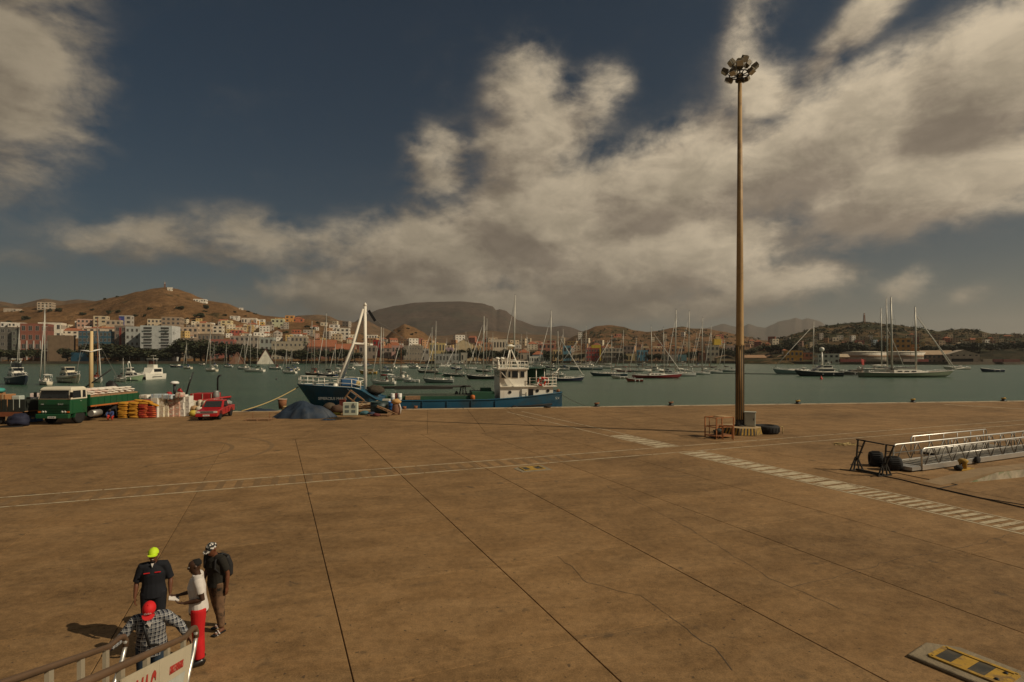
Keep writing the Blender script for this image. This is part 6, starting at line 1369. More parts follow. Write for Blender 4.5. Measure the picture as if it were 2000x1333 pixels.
q.tube([(26.8, 3.2 - hb(26.8), topz(26.8) + .04), (26.8, 3.2 + hb(26.8), topz(26.8) + .04)], .08, 6); q.build('bulwark_cap', [BLUE], SH)
q = MB(); n = len(xs); q.add([(x, 3.2 - hb(x) * .96, topz(x) - .02) for x in xs] + [(x, 3.2 + hb(x) * .96, topz(x) - .02) for x in xs], [(i, i + 1, n + i + 1, n + i) for i in range(n - 1)]); q.build('deck', [DECKM], SH)
for x in (9.6, 12.1, 14.6, 17.1, 19.6): q = MB(); q.box((x, -.03, .1), (.12, .12, 1.2)); q.build('hull_frame', [BLUE], SH)
q = MB(); q.lathe([(.32, -.28), (.42, -.2), (.42, .2), (.32, .28)], (21.6, -.12, -.25), 14, axis='Y'); q.build('side_fender', [RUBBER], SH); q = MB(); q.tube([(20.8, -.15, -.1), (25.6, -.1, .25)], .12, 6); q.build('dark_rubbing_band', [RUBBER], SH)
nm = lettering('ship_name', 'SIMERCIUS MARIA', .40, mat('ship_lettering', (.34, .35, .33), .7), SH, (3.15, .42, 1.02), (R(82), 0, R(-15)), .95)
lettering('stern_mark', 'S.V.', .34, mat('ship_lettering2', (.6, .58, .5), .7), SH, (26.25, .12, .85), (R(90), 0, R(6)))
# forecastle rail
q = MB(); fx = [-.6, 0, 1, 2.2, 3.6, 5.0, 5.9]
for s_ in (-1, 1):
    for h_ in (.92, .48, .12): q.tube([(x, 3.2 + s_ * hb(x) * .97, topz(x) + h_) for x in fx], .032, 6)
q.tube([(5.9, 3.2 - hb(5.9) * .97, topz(5.9) + .92), (5.9, 3.2 + hb(5.9) * .97, topz(5.9) + .92)], .03, 6); fr = q.build('forecastle_rail', [SWHITE], SH)
for s_ in (-1, 1):
    for x in fx: q = MB(); q.tube([(x, 3.2 + s_ * hb(x) * .97, topz(x)), (x, 3.2 + s_ * hb(x) * .97, topz(x) + .92)], .036, 6); q.build('stanchion', [SWHITE], fr)
# A frame foremast
mx, tz = 6.05, 10.6
q = MB(); q.tube([(mx, 3.2, 1.3), (mx, 3.2, tz)], [.19, .15], 10); q.lathe([(.10, tz), (.2, tz + .1), (.1, tz + .3), (.0, tz + .4)], (mx, 3.2, 0), 8); mast_ = q.build('foremast', [SWHITE], SH)
for y0 in (1.7, 4.7):
    q = MB(); q.tube([(3.25, y0, 2.1), (4.85, 3.2 + (y0 - 3.2) * .35, 6.5), (5.85, 3.2, 10.3)], [.15, .14, .12], 8); q.build('mast_leg', [SWHITE], mast_)
    q = MB(); q.lathe([(.34, 2.0), (.34, 2.1), (.18, 2.5)], (3.25, y0, 0), 10); q.build('leg_foot', [SWHITE], mast_)
q = MB(); q.tube([(4.75, 3.0, 6.75), (4.9, 3.1, 6.62), (5.9, 3.15, 6.6), (6.0, 3.2, 6.85)], .13, 8); q.build('mast_brace', [SWHITE], mast_)
q = MB(); q.box((6.75, 3.2, 9.6), (.28, .3, 1.3), M=Matrix.Rotation(R(-32), 3, 'Y')); q.build('cargo_block', [BLACK], SH)
for dy in (-.12, .12): q = MB(); q.tube([(6.1, 3.2, 10.4), (7.3, 3.2 + dy, 9.0), (17.2, 3.2 + dy * 3, 2.6)], .022, 4); q.build('topping_lift', [WIRE], SH)
q = MB(); q.tube([(6.1, 3.2, 1.95), (9.0, 3.1, 1.98), (17.2, 2.9, 2.05)], [.13, .16, .11], 8); q.box((12.2, 3.05, 1.92), (6.2, .36, .34)); bo = q.build('cargo_boom', [mat('dark_boom', (.03, .028, .022), .7)], SH)
q = MB(); [q.tube([(16.4 + d, 2.95, .6), (16.4 + d * .4, 2.95, 2.0)], .07, 6) for d in (-.5, 0, .5)]; q.tube([(15.4, 2.95, .9), (17.6, 2.95, .9)], .07, 6); q.ball((15.7, 2.95, 1.25), (.18, .18, .3), 8, 6); q.build('boom_crutch', [BLACK], SH)
q = MB(); q.tube([(17.2, 2.9, 2.05), (18.3, 2.6, 1.0)], .03, 5); q.build('boom_guy', [WIRE], SH)
q = MB(); q.box((13, 3.2, .85), (9.4, 4.2, .5)); q.build('hatch_coaming', [SGREEN], SH, bev=.03)
q = MB(); [q.box((13 - 4.5 + 9 * (k + .5) / 9, 3.2, 1.13), (.96, 4.1, .07)) for k in range(9)]; q.build('hatch_board', [mat('hatch_board', (.055, .07, .045), .8, var=.3)], SH)
q = MB(); q.box((18.4, 2.6, 1.1), (2.4, 3.6, .9)); q.build('green_locker', [SGREEN], SH, bev=.04); q = MB(); q.box((18.8, 2.4, 1.7), (1.1, 1.2, .4)); q.build('locker_lid', [SGREEN], SH, bev=.03)
q = MB(); q.lathe([(.25, .7), (.25, 1.15), (.1, 1.25)], (17.3, .9, 0), 10); q.build('orange_ventilator', [mat('orange_paint', (.5, .13, .02), .6)], SH)
q = MB(); q.box((4.4, 3.4, 2.55), (1.6, 1.3, .8)); q.build('blue_winch_cover', [mat('winch_cover', (.05, .13, .26), .8)], SH, bev=.15)
q = MB(); q.ball((5.2, 3.3, 2.4), (.5, .5, .35), 10, 7, .4, 2); q.build('coiled_rope', [ROPE], SH)
q = MB(); q.ball((7.2, 2.8, 1.7), (.9, .8, .5), 12, 8, .5, 5); q.build('dark_net_heap', [mat('net_dark', (.06, .045, .03), .95, var=.5, scale=6, bump=.6)], SH)
for i, (x, lab) in enumerate(((9.05, 'white plastic drum standing on the ship foredeck, left'), (9.4, 'dark red drum on the ship foredeck between white ones'), (9.75, 'white plastic drum standing on the ship foredeck, right'))):
    P = SH.matrix_world if False else None; c = Vector((-21.1, 55.75, 0)) + Vector((EDGED.x, EDGED.y, 0)) * x + Vector((EDGEN.x, EDGEN.y, 0)) * (1.1 + .1 * (i % 2))
    t = thing('drum', lab, 'drum', c + Vector((0, 0, topz(x) + .02)), 0, 'drums on the blue ship foredeck'); q = MB(); q.lathe([(.22, 0), (.235, .04), (.22, .3), (.24, .33), (.22, .36), (.235, .66), (.2, .72)], n=14); q.build('drum_body', [WHITE if i != 1 else cmat((.12, .025, .02))], t)
    q = MB(); q.lathe([(.06, .72), (.06, .78), (0, .78)], (.08, 0, 0), 8); q.build('lid', [BLACK], t)
q = MB(); q.box((11.1, .9, 1.0), (1.5, .7, .35)); q.build('brown_crate', [WOOD], SH)
# deckhouse and wheelhouse
q = MB(); q.box((23.0, 3.2, 1.36), (5.7, 5.2, 1.38)); dk = q.build('deckhouse', [SWHITE], SH, bev=.02)
q = MB(); q.box((23.2, 3.2, 2.10), (6.1, 5.6, .10)); q.build('boat_deck', [SWHITE], SH)
q = MB(); q.box((21.6, 3.2, 3.02), (2.95, 5.0, 1.78)); wh_ = q.build('wheelhouse', [SWHITE], SH, bev=.02)
q = MB(); q.box((21.55, 3.2, 3.97), (3.3, 5.4, .12)); q.build('wheelhouse_roof', [SWHITE], SH)
FRM = mat('ship_window_frame', (.55, .50, .40), .5)
for x, w, h_ in ((20.55, .46, .72), (21.08, .40, .60), (21.75, .62, .70), (22.55, .40, .60)):
    q = MB(); q.box((x, .685, 3.38), (w + .1, .05, h_ + .1)); wf = q.build('window_frame', [FRM], wh_); q = MB(); q.box((x, .655, 3.38), (w, .03, h_)); q.build('window_pane', [GLASS], wf)
for y in (1.2, 2.2, 3.2, 4.2, 5.2): q = MB(); q.box((20.11, y, 3.38), (.04, .72, .66)); q.build('window_pane', [GLASS], wh_)
for x in (21.2, 24.15, 25.3): q = MB(); q.lathe([(.17, -.03), (.17, .03), (.0, .03)], (x, .585, 1.62 if x > 22 else 1.5), 12, axis='Y'); pf = q.build('porthole', [BLACK], dk)
q = MB(); q.box((23.45, .585, 1.25), (.52, .05, 1.12)); q.build('doorway', [mat('dark_doorway', (.012, .01, .009), .9)], dk)
q = MB(); q.box((22.75, .50, 1.22), (.62, .07, 1.2)); dr = q.build('open_door', [SWHITE], dk, bev=.02); q = MB(); q.box((22.75, .44, 1.3), (.4, .03, .08)); q.box((22.95, .44, 1.25), (.08, .05, .5)); q.build('door_handle', [FRM], dr)
q = MB(); q.beam((20.3, .55, 3.6), (21.6, .42, 2.1), .16, .08); q.build('white_plank', [SWHITE], SH)
q = MB(); q.tube([(20.95, .5, 2.9), (20.95, .5, 5.0), (20.95, 2, 5.0)], .035, 6); q.tube([(20.7, .5, 2.95), (20.95, .5, 2.9)], .035, 6); q.build('pipe_ladder', [SWHITE], SH)
q = MB(); rx = [20.0, 20.7, 21.4, 22.1, 22.8, 23.15]
for y in (.7, 5.7):
    for h_ in (4.35, 4.75): q.tube([(rx[0], y, h_), (rx[-1], y, h_)], .028, 6)
    for x in rx: q.tube([(x, y, 4.0), (x, y, 4.75)], .03, 6)
for x in (rx[0], rx[-1]):
    for h_ in (4.35, 4.75): q.tube([(x, .7, h_), (x, 5.7, h_)], .028, 6)
q.build('roof_rail', [SWHITE], SH)
q = MB(); [q.tube([a, (21.6, 3.2, 6.3)], [.07, .06], 7) for a in ((21.0, 2.5, 4.0), (22.5, 2.6, 4.0), (21.7, 4.4, 4.0))]; q.tube([(21.25, 2.75, 4.9), (22.2, 2.8, 4.9), (21.68, 3.9, 4.9), (21.25, 2.75, 4.9)], .04, 5); mt = q.build('tripod_mast', [SWHITE], SH)
q = MB(); q.lathe([(0, 6.3), (.3, 6.32), (.55, 6.38), (.55, 6.46), (.2, 6.52), (0, 6.54)], (21.6, 3.2, 0), 14); q.build('crow_nest', [SWHITE], mt)
q = MB(); q.tube([(21.35, 3.2, 6.5), (21.85, 3.2, 6.5)], .1, 8); q.build('radar_scanner', [SWHITE], mt)
for x, y in ((19.9, 1.0), (21.0, 5.4)): q = MB(); q.tube([(x, y, 4.0), (x, y, 4.95)], .04, 6); q.lathe([(.02, 4.95), (.26, 5.0), (.26, 5.1), (.12, 5.18), (0, 5.2)], (x, y, 0), 10); q.build('searchlight', [SWHITE], SH)
q = MB(); q.lathe([(.16, 4.0), (.2, 4.2), (.14, 4.6), (.06, 4.9), (0, 5.0)], (20.0, .9, 0), 8); q.build('horn', [SWHITE], SH)
# aft canopy, rails, life ring
CAN = mat('green_canvas', (.02, .06, .04), .9, var=.2)
q = MB(); q.loft([[(23.2, y, 3.95 + .0 * y) for y in (.9, 5.6)] + [(23.2, y, 4.0) for y in (5.6, .9)], [(25.0, y, 4.02) for y in (.8, 5.6)] + [(25.0, y, 4.07) for y in (5.6, .8)], [(26.2, y, 3.75) for y in (.8, 5.6)] + [(26.2, y, 3.8) for y in (5.6, .8)]]); q.build('canopy', [CAN], SH, fixn=True)
q = MB(); q.slab([(23.15, 4.9, 2.15), (26.0, 4.9, 2.15), (26.0, 4.9, 3.85), (23.15, 4.9, 3.95)], (0, .04, 0)); q.build('canopy_curtain', [CAN], SH)
for x in (24.1, 25.0, 25.9): q = MB(); q.tube([(x, 1.0, 2.1), (x, 1.0, 3.95)], .045, 6); q.build('canopy_post', [SWHITE], SH)
q = MB(); q.tube([(25.9, .9, 3.2), (26.6, .9, 4.0)], .05, 6); q.build('flag_staff', [SWHITE], SH)
q = MB()
for h_ in (2.4, 2.75, 3.05): q.tube([(23.2, .5, h_ - .05), (26.2, .45, h_), (26.25, 5.9, h_)], .028, 6)
for x in (23.3, 24.3, 25.3, 26.15): q.tube([(x, .48, 2.1), (x, .48, 3.05)], .032, 6)
q.build('aft_rail', [SWHITE], SH)
for x, y in ((24.55, .36), (24.95, .62)):
    q = MB(); ring = [(x + .40 * math.cos(a), y, 2.62 + .40 * math.sin(a)) for a in [2 * math.pi * k / 20 for k in range(21)]]; q.tube(ring, .085, 8, caps=False); lr = q.build('life_ring', [mat('lifebuoy_red', (.52, .045, .02), .5)], SH)
    q = MB(); [q.box((x + .40 * math.cos(a), y, 2.62 + .40 * math.sin(a)), (.2, .19, .19)) for a in (.4, 1.97, 3.54, 5.11)]; q.build('white_band', [WHITE], lr)
q = MB(); q.box((25.2, 1.6, 2.35), (1.2, .7, .5)); q.build('deck_box', [CAN], SH)
q = MB(); q.lathe([(.16, 1.4), (.2, 1.6), (.13, 1.75)], (26.5, 1.0, 0), 8); q.build('stern_bitt', [RUST], SH)
# mooring ropes
def rope(pts, r, label, m=ROPE):
    q = MB(); P = []
    for i in range(len(pts) - 1):
        a, b = Vector(pts[i]), Vector(pts[i + 1])
        for k in range(10): u = k / 10; P.append(a.lerp(b, u) - Vector((0, 0, 4 * u * (1 - u) * (a - b).length * .035)))
    P.append(Vector(pts[-1])); q.tube(P, r, 6); tag(q.build('mooring_rope', [m]), label, 'rope')
def S(x, y, z): return Vector((-21.1, 55.75, 0)) + Vector((EDGED.x, EDGED.y, 0)) * x + Vector((EDGEN.x, EDGEN.y, 0)) * y + Vector((0, 0, z))
rope([GR(472, 803, .2), S(-.7, 3.0, 2.1)], .05, 'thick yellow mooring rope from the quay to the ship bow')
rope([S(4.6, .3, 2.0), S(7.9, -1.2, .1)], .03, 'grey mooring rope hanging from the ship foredeck to the quay', STEEL)
rope([S(26.7, .8, 1.3), GR(1150, 794, .3)], .022, 'thin stern line from the ship to the quay', WIRE)

# ------------------------------------------------------------------ the black and red boat left of the ship, mostly hidden by cargo
FB = thing('fishing_boat', 'low black wooden boat with red deck gear behind the cargo piles', 'fishing boat', (-44.4, edge_at(-44.4) + 2.4, 0), math.atan2(EDGED.y, EDGED.x))
FBK = mat('boat_black', (.02, .018, .016), .6, var=.3); FRD = mat('boat_red', (.36, .02, .018), .55, var=.2)
rings = []; L = 19.5
for k in range(15):
    u = k / 14; x = L * u; b = 2.2 * min(1, (1.04 - abs(u * 2 - 1) ** 3.2)); z = .85 + .9 * abs(u * 2 - 1) ** 2.5 * (1 if u < .5 else .5)
    rings.append([(x, 0, -2.8), (x, -b * .8, -2.4), (x, -b, z * .3 - .5), (x, -b * 1.03, z), (x, b * 1.03, z), (x, b, z * .3 - .5), (x, b * .8, -2.4)])
q = MB(); q.loft(rings); q.build('hull', [FBK], FB, fixn=True)
q = MB(); [q.tube([(r[3][0], s_ * r[4][1], r[3][2] + .03) for r in rings], .10, 6) for s_ in (-1, 1)]; q.build('red_gunwale', [FRD], FB)
q = MB(); q.box((9.6, 0, .86), (17, 3.6, .06)); q.build('deck', [DECKM], FB)
q = MB(); q.box((16.6, .4, 1.3), (2.6, 2.2, .85)); rb = q.build('red_hatch_box', [FRD], FB, bev=.05)
for x in (-1.2, .1, 1.3): q = MB(); q.box((16.6 + x * .8, -.72, 1.3), (.06, .05, .85)); q.build('strap', [cmat((.5, .42, .3))], rb)
q = MB(); q.box((14.6, -.4, 1.12), (1.6, 1.2, .45)); q.build('engine_box', [cmat((.4, .33, .24))], FB, bev=.04)
q = MB(); q.lathe([(.36, .9), (.36, 1.6), (.30, 1.95), (.30, 2.0)], (18.1, -.5, 0), 14); q.build('grey_tank', [STEEL], FB)
q = MB(); q.tube([(18.0, .2, .9), (18.0, .2, 3.3), (18.1, .2, 3.55), (18.4, .2, 3.65)], .10, 8); q.build('exhaust_pipe', [BLACK], FB)
q = MB(); q.tube([(13.2, .3, .9), (13.2, .3, 2.75)], .15, 10); q.build('vent_post', [BLACK], FB); q = MB(); q.lathe([(.1, 2.7), (.46, 2.75), (.46, 2.9), (.3, 3.02), (0, 3.04)], (13.2, .3, 0), 14); q.build('mushroom_vent', [WHITE], FB)
q = MB(); q.lathe([(.32, .9), (.32, 1.75), (.2, 1.95)], (13.0, -.6, 0), 10); q.build('red_ventilator', [FRD], FB)
q = MB(); q.tube([(14.0, 0, .9), (14.1, 0, 1.9), (13.9, -.25, 2.15)], [.1, .14, .24], 10); q.build('red_cowl', [FRD], FB)
q = MB(); q.tube([(14.4, 0, .9), (14.9, .1, 2.8), (15.3, .2, 4.0)], [.1, .09, .06], 8); q.build('black_davit', [BLACK], FB)
q = MB(); q.ball((6.6, 0, 1.9), (.8, .5, 1.2), 12, 8, .4, 9); q.build('black_sail_bag', [FBK], FB); q = MB(); q.ball((6.0, .2, 1.2), (1.8, .8, .4), 12, 8, .3, 4); q.build('furled_sail', [FBK], FB)
mh = 8.3; q = MB(); q.tube([(4.4, 0, .3), (4.4, 0, 5.2), (4.45, 0, mh)], [.23, .20, .15], 10); ms = q.build('mast', [mat('pale_mast_wood', (.60, .44, .22), .6, var=.15, stretch=(1, 1, .1))], FB)
q = MB(); q.tube([(3.6, -.5, 6.3), (4.4, 0, 6.25), (5.3, .4, 6.45)], .04, 6); q.tube([(3.6, -.5, 6.3), (4.5, -.2, 6.15), (5.3, .4, 6.45)], .035, 6); q.build('spreader', [WHITE], ms)
q = MB(); [q.tube([a, (4.45, 0, mh - .1)], .025, 4) for a in ((3.6, -.5, 6.3), (5.3, .4, 6.45))]; [q.tube([a, b], .022, 4) for a, b in (((3.6, -.5, 6.3), (3.3, -1.5, 1.0)), ((5.3, .4, 6.45), (8.2, .6, 1.0)), ((4.45, 0, mh), (1.5, 0, 1.2)))]; q.build('shroud', [WIRE], ms)
q = MB(); q.tube([(1.8, 0, 1.1), (6.6, -.2, 4.3)], .07, 6); q.build('gaff', [FBK], FB)
q = MB(); q.ball((6.6, -2.35, .45), (.4, .3, .5), 10, 8); q.build('white_fender', [WHITE], FB)
q = MB(); [q.lathe([(.32, -.12), (.42, -.12), (.42, .12), (.32, .12)], (x, -2.35, .6), 14, axis='Y') for x in (5.3, 7.4)]; q.build('tyre_fender', [RUBBER], FB)

FB.scale = (.84, .9, .93)
# ------------------------------------------------------------------ cargo piled on the quay between the truck and the pickup
GS = 'orange and red sacks stacked on the quay'
def at(px, Y, z=0.0): return Vector(((px - 1000) / F * Y, Y, z))
for i, (px, n, mes, nm) in enumerate(((241, 8, SO, 'orange sack in the left stack behind the green truck'), (262, 8, SO, 'orange sack in the middle stack behind the green truck'), (281, 8, SR, 'red and yellow sack in the right stack behind the green truck'), (296, 6, SR, 'red sack beside the white cartons'))):
    for k in range(n):
        for j in range(2):
            p = at(px, 47.9 + j * .75 + .1 * i); z = k * .165
            sack(mes if not (k == n - 1 and i == 2) else SO, (p.x + rn.uniform(-.05, .05), p.y + rn.uniform(-.04, .04), z), rn.uniform(-.15, .15), nm, GS)
for k, (px, z, tilt) in enumerate(((272, 1.38, .12), (288, 1.30, .2), (300, 1.05, .35))):
    o = sack(SO, at(px, 48.2, z), .1, 'loose orange sack sliding off the top of the orange stacks', GS); o.rotation_euler = (0, tilt, .1)
for k in range(3): sack(SO, at(344, 50.2 , 1.05 + .16 * k), .3 + .2 * k, 'orange sack on top of the cartons', 'orange sacks on the cartons')
CART = {'white': cmat((.66, .62, .54), .8), 'printed': mat('printed_carton', (.62, .56, .42), .8, var=.3, scale=7, dirt=(.45, .25, .12), dirt_amt=.6, dscale=9), 'pink': mat('pink_carton', (.55, .36, .27), .8, var=.2, dirt=(.5, .1, .05), dirt_amt=.4, dscale=5), 'red': mat('red_print_carton', (.55, .42, .33), .8, var=.2, dirt=(.45, .04, .03), dirt_amt=.8, dscale=4), 'blue': mat('blue_print_carton', (.42, .47, .47), .8, var=.25, dirt=(.08, .12, .25), dirt_amt=.6, dscale=4), 'yellow': mat('yellow_carton', (.58, .40, .08), .8, dirt=(.5, .15, .02), dirt_amt=.5, dscale=4)}
WORD = {'white': 'white', 'printed': 'cream printed', 'pink': 'pale pink', 'red': 'red printed', 'blue': 'grey blue printed', 'yellow': 'yellow'}
TAPE = cmat((.45, .40, .32), .6)
def carton(px, Y, z, w, d, h_, c, rz=0.0, label=None):
    p = at(px, Y, z); t = thing('carton', label, 'box', p, rz, 'cartons stacked on the quay by the pickup')
    q = MB(); q.box((0, 0, h_ / 2), (w, d, h_)); q.build('box_body', [CART[c]], t, bev=.015)
    q = MB(); q.box((0, 0, h_ + .001), (w * .96, .06, .012)); q.build('tape', [TAPE], t)
    q = MB(); q.box((w * .18, -d / 2 - .002, h_ * .45), (w * .38, .012, h_ * .28)); q.build('printed_panel', [cmat((.45, .40, .36) if c in ('white', 'blue') else (.6, .52, .42))], t)
for (px, w, h_, c, rows) in ((295, .55, .62, 'white', 2), (305, .62, .85, 'white', 2), (317, .55, .9, 'printed', 2), (327, .5, .6, 'printed', 2), (336, .55, .5, 'red', 3), (347, .6, .55, 'pink', 3), (357, .52, .62, 'white', 3), (367, .58, .58, 'white', 3)):
    z = .0
    for r_ in range(rows):
        for b in range(2):
            place_ = 'front' if b == 0 else 'back'
            carton(px + rn.uniform(-.6, .6) + b * 2, 48.7 + .70 * b + (px - 295) * .016, z, w * rn.uniform(.92, 1.0), .58, h_ * .98, c if rn.random() < .8 else rn.choice(list(CART)), rn.uniform(-.08, .08), '%s carton, %s row, %s layer by the pickup' % (WORD[c], place_, ('bottom', 'second', 'third')[r_]))
        z += h_
for (px, z, c, w, h_, lab) in ((312, 1.62, 'blue', 1.3, .38, 'long grey blue printed bale on top of the cartons, left'), (329, 1.55, 'blue', 1.1, .40, 'grey blue printed bale on top of the cartons, middle'), (285, 1.62, 'white', .9, .32, 'white carton lying on the orange stacks'), (352, 1.72, 'red', .6, .4, 'red printed carton on top of the right columns')):
    p = at(px, 49.0, z); t = thing('bale', lab, 'bale', p, rn.uniform(-.2, .2)); q = MB(); q.box((0, 0, h_ / 2), (w, .7, h_), top=(.92, .9)); q.build('bale_body', [CART[c]], t, bev=.08); q = MB(); [q.box((x * w, 0, h_ / 2), (.04, .72, h_ + .02), top=(.92, .9)) for x in (-.25, .25)]; q.build('strap', [TAPE], t)
q = MB(); q.ball((0, 0, .2), (.26, .22, .24), 12, 8, .35, 2); tag(q.build('black_bag', [cmat((.02, .02, .02), .8)], None, at(308, 48.9, 1.45)), 'black plastic bag lying between the printed bales', 'bag')
# white plastic sheet hung on the far side, bags and yellow goods by the pickup
p = at(396, 51.5); t = thing('plastic_sheet', 'dirty white plastic sheet standing behind the red pickup', 'sheet', p, .05)
q = MB(); n = 24; vs = []
for j, z in enumerate((0, .55, 1.0, 1.25)):
    for i in range(n + 1): x = -1.15 + 2.3 * i / n; vs.append((x, .10 * math.sin(i * 1.3 + j * .4) + .05 * j, z + .05 * math.sin(i * .9) * (j == 3)))
q.add(vs, [(j * (n + 1) + i, j * (n + 1) + i + 1, (j + 1) * (n + 1) + i + 1, (j + 1) * (n + 1) + i) for j in range(3) for i in range(n)], True); o = q.build('sheet_cloth', [mat('dirty_plastic', (.52, .46, .34), .6, dirt=(.25, .15, .08), dirt_amt=.6, dscale=2)], t); o.modifiers.new('thick', 'SOLIDIFY').thickness = .02
for i, (px, z, c, lab) in enumerate(((377, 0, (.55, .42, .06), 'yellow bag left of the red pickup'), (384, .0, (.62, .54, .2), 'pale yellow bag left of the red pickup'), (390, .35, (.66, .58, .44), 'cream bag on the yellow bags by the red pickup'), (380, .40, (.40, .25, .12), 'brown bag on the yellow bags by the red pickup'), (395, .02, (.60, .30, .05), 'orange bag half hidden by the red pickup'))):
    q = MB(); q.ball((0, 0, .25), (.34, .3, .27), 12, 8, .3, i + 11); tag(q.build('bag', [cmat(c, .8)], None, at(px, 49.6 + .1 * i, z)), lab, 'bag')
# mixed stack between the two trucks
for i, (z, h_, c, w, lab) in enumerate(((0.0, .52, (.06, .16, .40), .62, 'blue plastic tub at the foot of the stack left of the green truck'), (.53, .30, (.62, .60, .54), .64, 'white carton above the blue tub'), (.84, .42, (.55, .26, .03), .68, 'orange carton in the stack left of the green truck'), (1.27, .40, (.45, .36, .38), .64, 'grey pink carton in the stack left of the green truck'), (1.68, .30, (.10, .10, .12), .6, 'dark carton near the top of the stack left of the green truck'), (1.99, .30, (.58, .45, .40), .7, 'pale pink carton on top of the stack left of the green truck'))):
    t = thing('plastic_tub' if i == 0 else 'carton', lab, 'tub' if i == 0 else 'box', at(71, 45.6, z), .1 * i, 'mixed goods stacked between the trucks'); q = MB(); q.box((0, 0, h_ / 2), (w, .6, h_), top=(1.08, 1.08) if i == 0 else (1, 1)); q.build('tub_body' if i == 0 else 'box_body', [cmat(c)], t, bev=.03)
    q = MB(); q.box((0, -.31 if i else -.33, h_ * .6), (w * .4, .02, h_ * .3)); q.build('label_panel', [cmat((.62, .57, .5))], t)
# ------------------------------------------------------------------ things lying in front of the ship
TARP = mat('blue_tarpaulin', (.022, .036, .058), .6, var=.2, scale=1.5, spec=.35, dirt=(.08, .08, .08), dirt_amt=.4)
def tarp(c, w, d, h_, label, seed, folds=9):
    q = MB(); nu, nv = 56, 14; vs = []
    for j in range(nv + 1):
        v = j / nv
        for i in range(nu):
            a = 2 * math.pi * i / nu; n1 = mnoise.noise(Vector((math.cos(a) * 1.2, math.sin(a) * 1.2, seed))); fold = (abs(math.sin(a * folds * .6 + seed + 2.5 * n1)) - .6) * .22 * v
            r = v ** .8 * (1 + .18 * n1 + fold); hh = h_ * (1 - v ** 1.7) * (1 + .7 * mnoise.noise(Vector((math.cos(a) * v * 2, math.sin(a) * v * 2, seed + 4)))) + .25 * h_ * math.exp(-((math.cos(a) * v - .25) / .25) ** 2) * (1 - v) + .9 * fold * (1 - v)
            vs.append((math.cos(a) * r * w / 2, math.sin(a) * r * d / 2, max(.015, hh)))
    fs = [(j * nu + i, j * nu + (i + 1) % nu, (j + 1) * nu + (i + 1) % nu, (j + 1) * nu + i) for j in range(nv) for i in range(nu)]
    q.add(vs, fs, True); o = q.build('tarpaulin', [TARP], None, c, .1); return tag(o, label, 'tarpaulin')
p = GR(588, 818); tarp((p.x, p.y + 1.0, 0), 5.2, 2.6, 1.22, 'large dark blue tarpaulin draped over a heap in front of the ship bow', 3)
p = GR(505, 803); tarp((p.x, p.y - .1, 0), 3.6, .9, .22, 'flat rolled blue tarpaulin lying along the quay edge by the mooring rope', 8, 5)
p = GR(640, 821); tarp((p.x, p.y, 0), 1.3, .6, .10, 'small dark blue cloth lying flat right of the large tarpaulin', 5, 6)
# pallet with stakes
def pallet(label, loc, rot, w=1.5, d=1.1, cat='pallet', n=6):
    t = thing('wooden_pallet', label, cat, loc); t.rotation_euler = rot
    for k in range(n): q = MB(); q.box((0, -d / 2 + d * (k + .5) / n, .13), (w, d / n * .62, .025)); q.build('plank', [WOOD], t)
    for x in (-.42, 0, .42): q = MB(); q.box((x * w, 0, .07), (.09, d, .09)); q.build('bearer', [WOOD], t)
    for k in range(3): q = MB(); q.box((0, -d / 2 + d * (k + .1) / 2.2, .012), (w, .1, .022)); q.build('bottom_plank', [WOOD], t)
    return t
p = GR(503, 822); t = pallet('flat rusty brown pallet with two thin upright stakes, left of the blue tarpaulin', (p.x, p.y + .3, 0), (0, 0, .15), 2.1, 1.3)
for x in (-.55, .75): q = MB(); q.tube([(x, .2, 0), (x, .2, .62)], .02, 6); q.build('stake', [RUST], t)
p = GR(536, 812); t = thing('coil_heap', 'brown rope coil and basket heap behind the blue tarpaulin', 'rope coil', (p.x + .6, p.y + 1.4, 0))
for k in range(7): q = MB(); q.tube([((.55 - .03 * k) * math.cos(a), (.5 - .03 * k) * math.sin(a), .06 + .1 * k) for a in [R(20 * i) for i in range(19)]], .06, 6, caps=False); q.build('rope_turn', [ROPE], t)
p = GR(550, 800); t = thing('rusty_bucket', 'rusty red bucket with a pale rim standing behind the blue tarpaulin', 'bucket', (p.x, p.y + .2, .05)); q = MB(); q.lathe([(.34, 0), (.42, .95), (.38, .95), (.3, .1)], n=16); q.build('bucket_body', [RUST], t, fixn=True); q = MB(); q.tube([(.42 * math.cos(R(18 * k)), .42 * math.sin(R(18 * k)), .95) for k in range(21)], .04, 6, caps=False); q.build('rim', [cmat((.55, .42, .32))], t)
# leaning timber frame, cabinet, planks
p = GR(679, 806); t = thing('timber_frame', 'square wooden frame with cross bars standing on its corner before the ship', 'frame', (p.x, p.y + 1.8, .95)); t.rotation_euler = (R(8), R(38), R(8))
for a, b in (((-.8, -.7), (.8, -.7)), ((-.8, .7), (.8, .7)), ((-.8, -.7), (-.8, .7)), ((.8, -.7), (.8, .7)), ((0, -.7), (0, .7)), ((-.8, 0), (.8, 0))): q = MB(); q.beam((a[0], 0, a[1]), (b[0], 0, b[1]), .12, .10); q.build('timber', [WOOD], t)
p = GR(683, 812); t = thing('white_cabinet', 'pale green white cabinet with four square openings in front of the planks', 'cabinet', (p.x, p.y + .3, 0), .05)
q = MB(); q.box((0, 0, .58), (1.26, .5, 1.14)); q.build('cabinet_body', [mat('pale_cabinet', (.52, .55, .43), .6, var=.08, dirt=(.3, .28, .18), dirt_amt=.5)], t, bev=.02)
for x in (-.27, .30):
    for z in (.36, .78): q = MB(); q.box((x, -.252, z), (.36, .02, .24)); q.build('opening', [cmat((.13, .16, .15))], t)
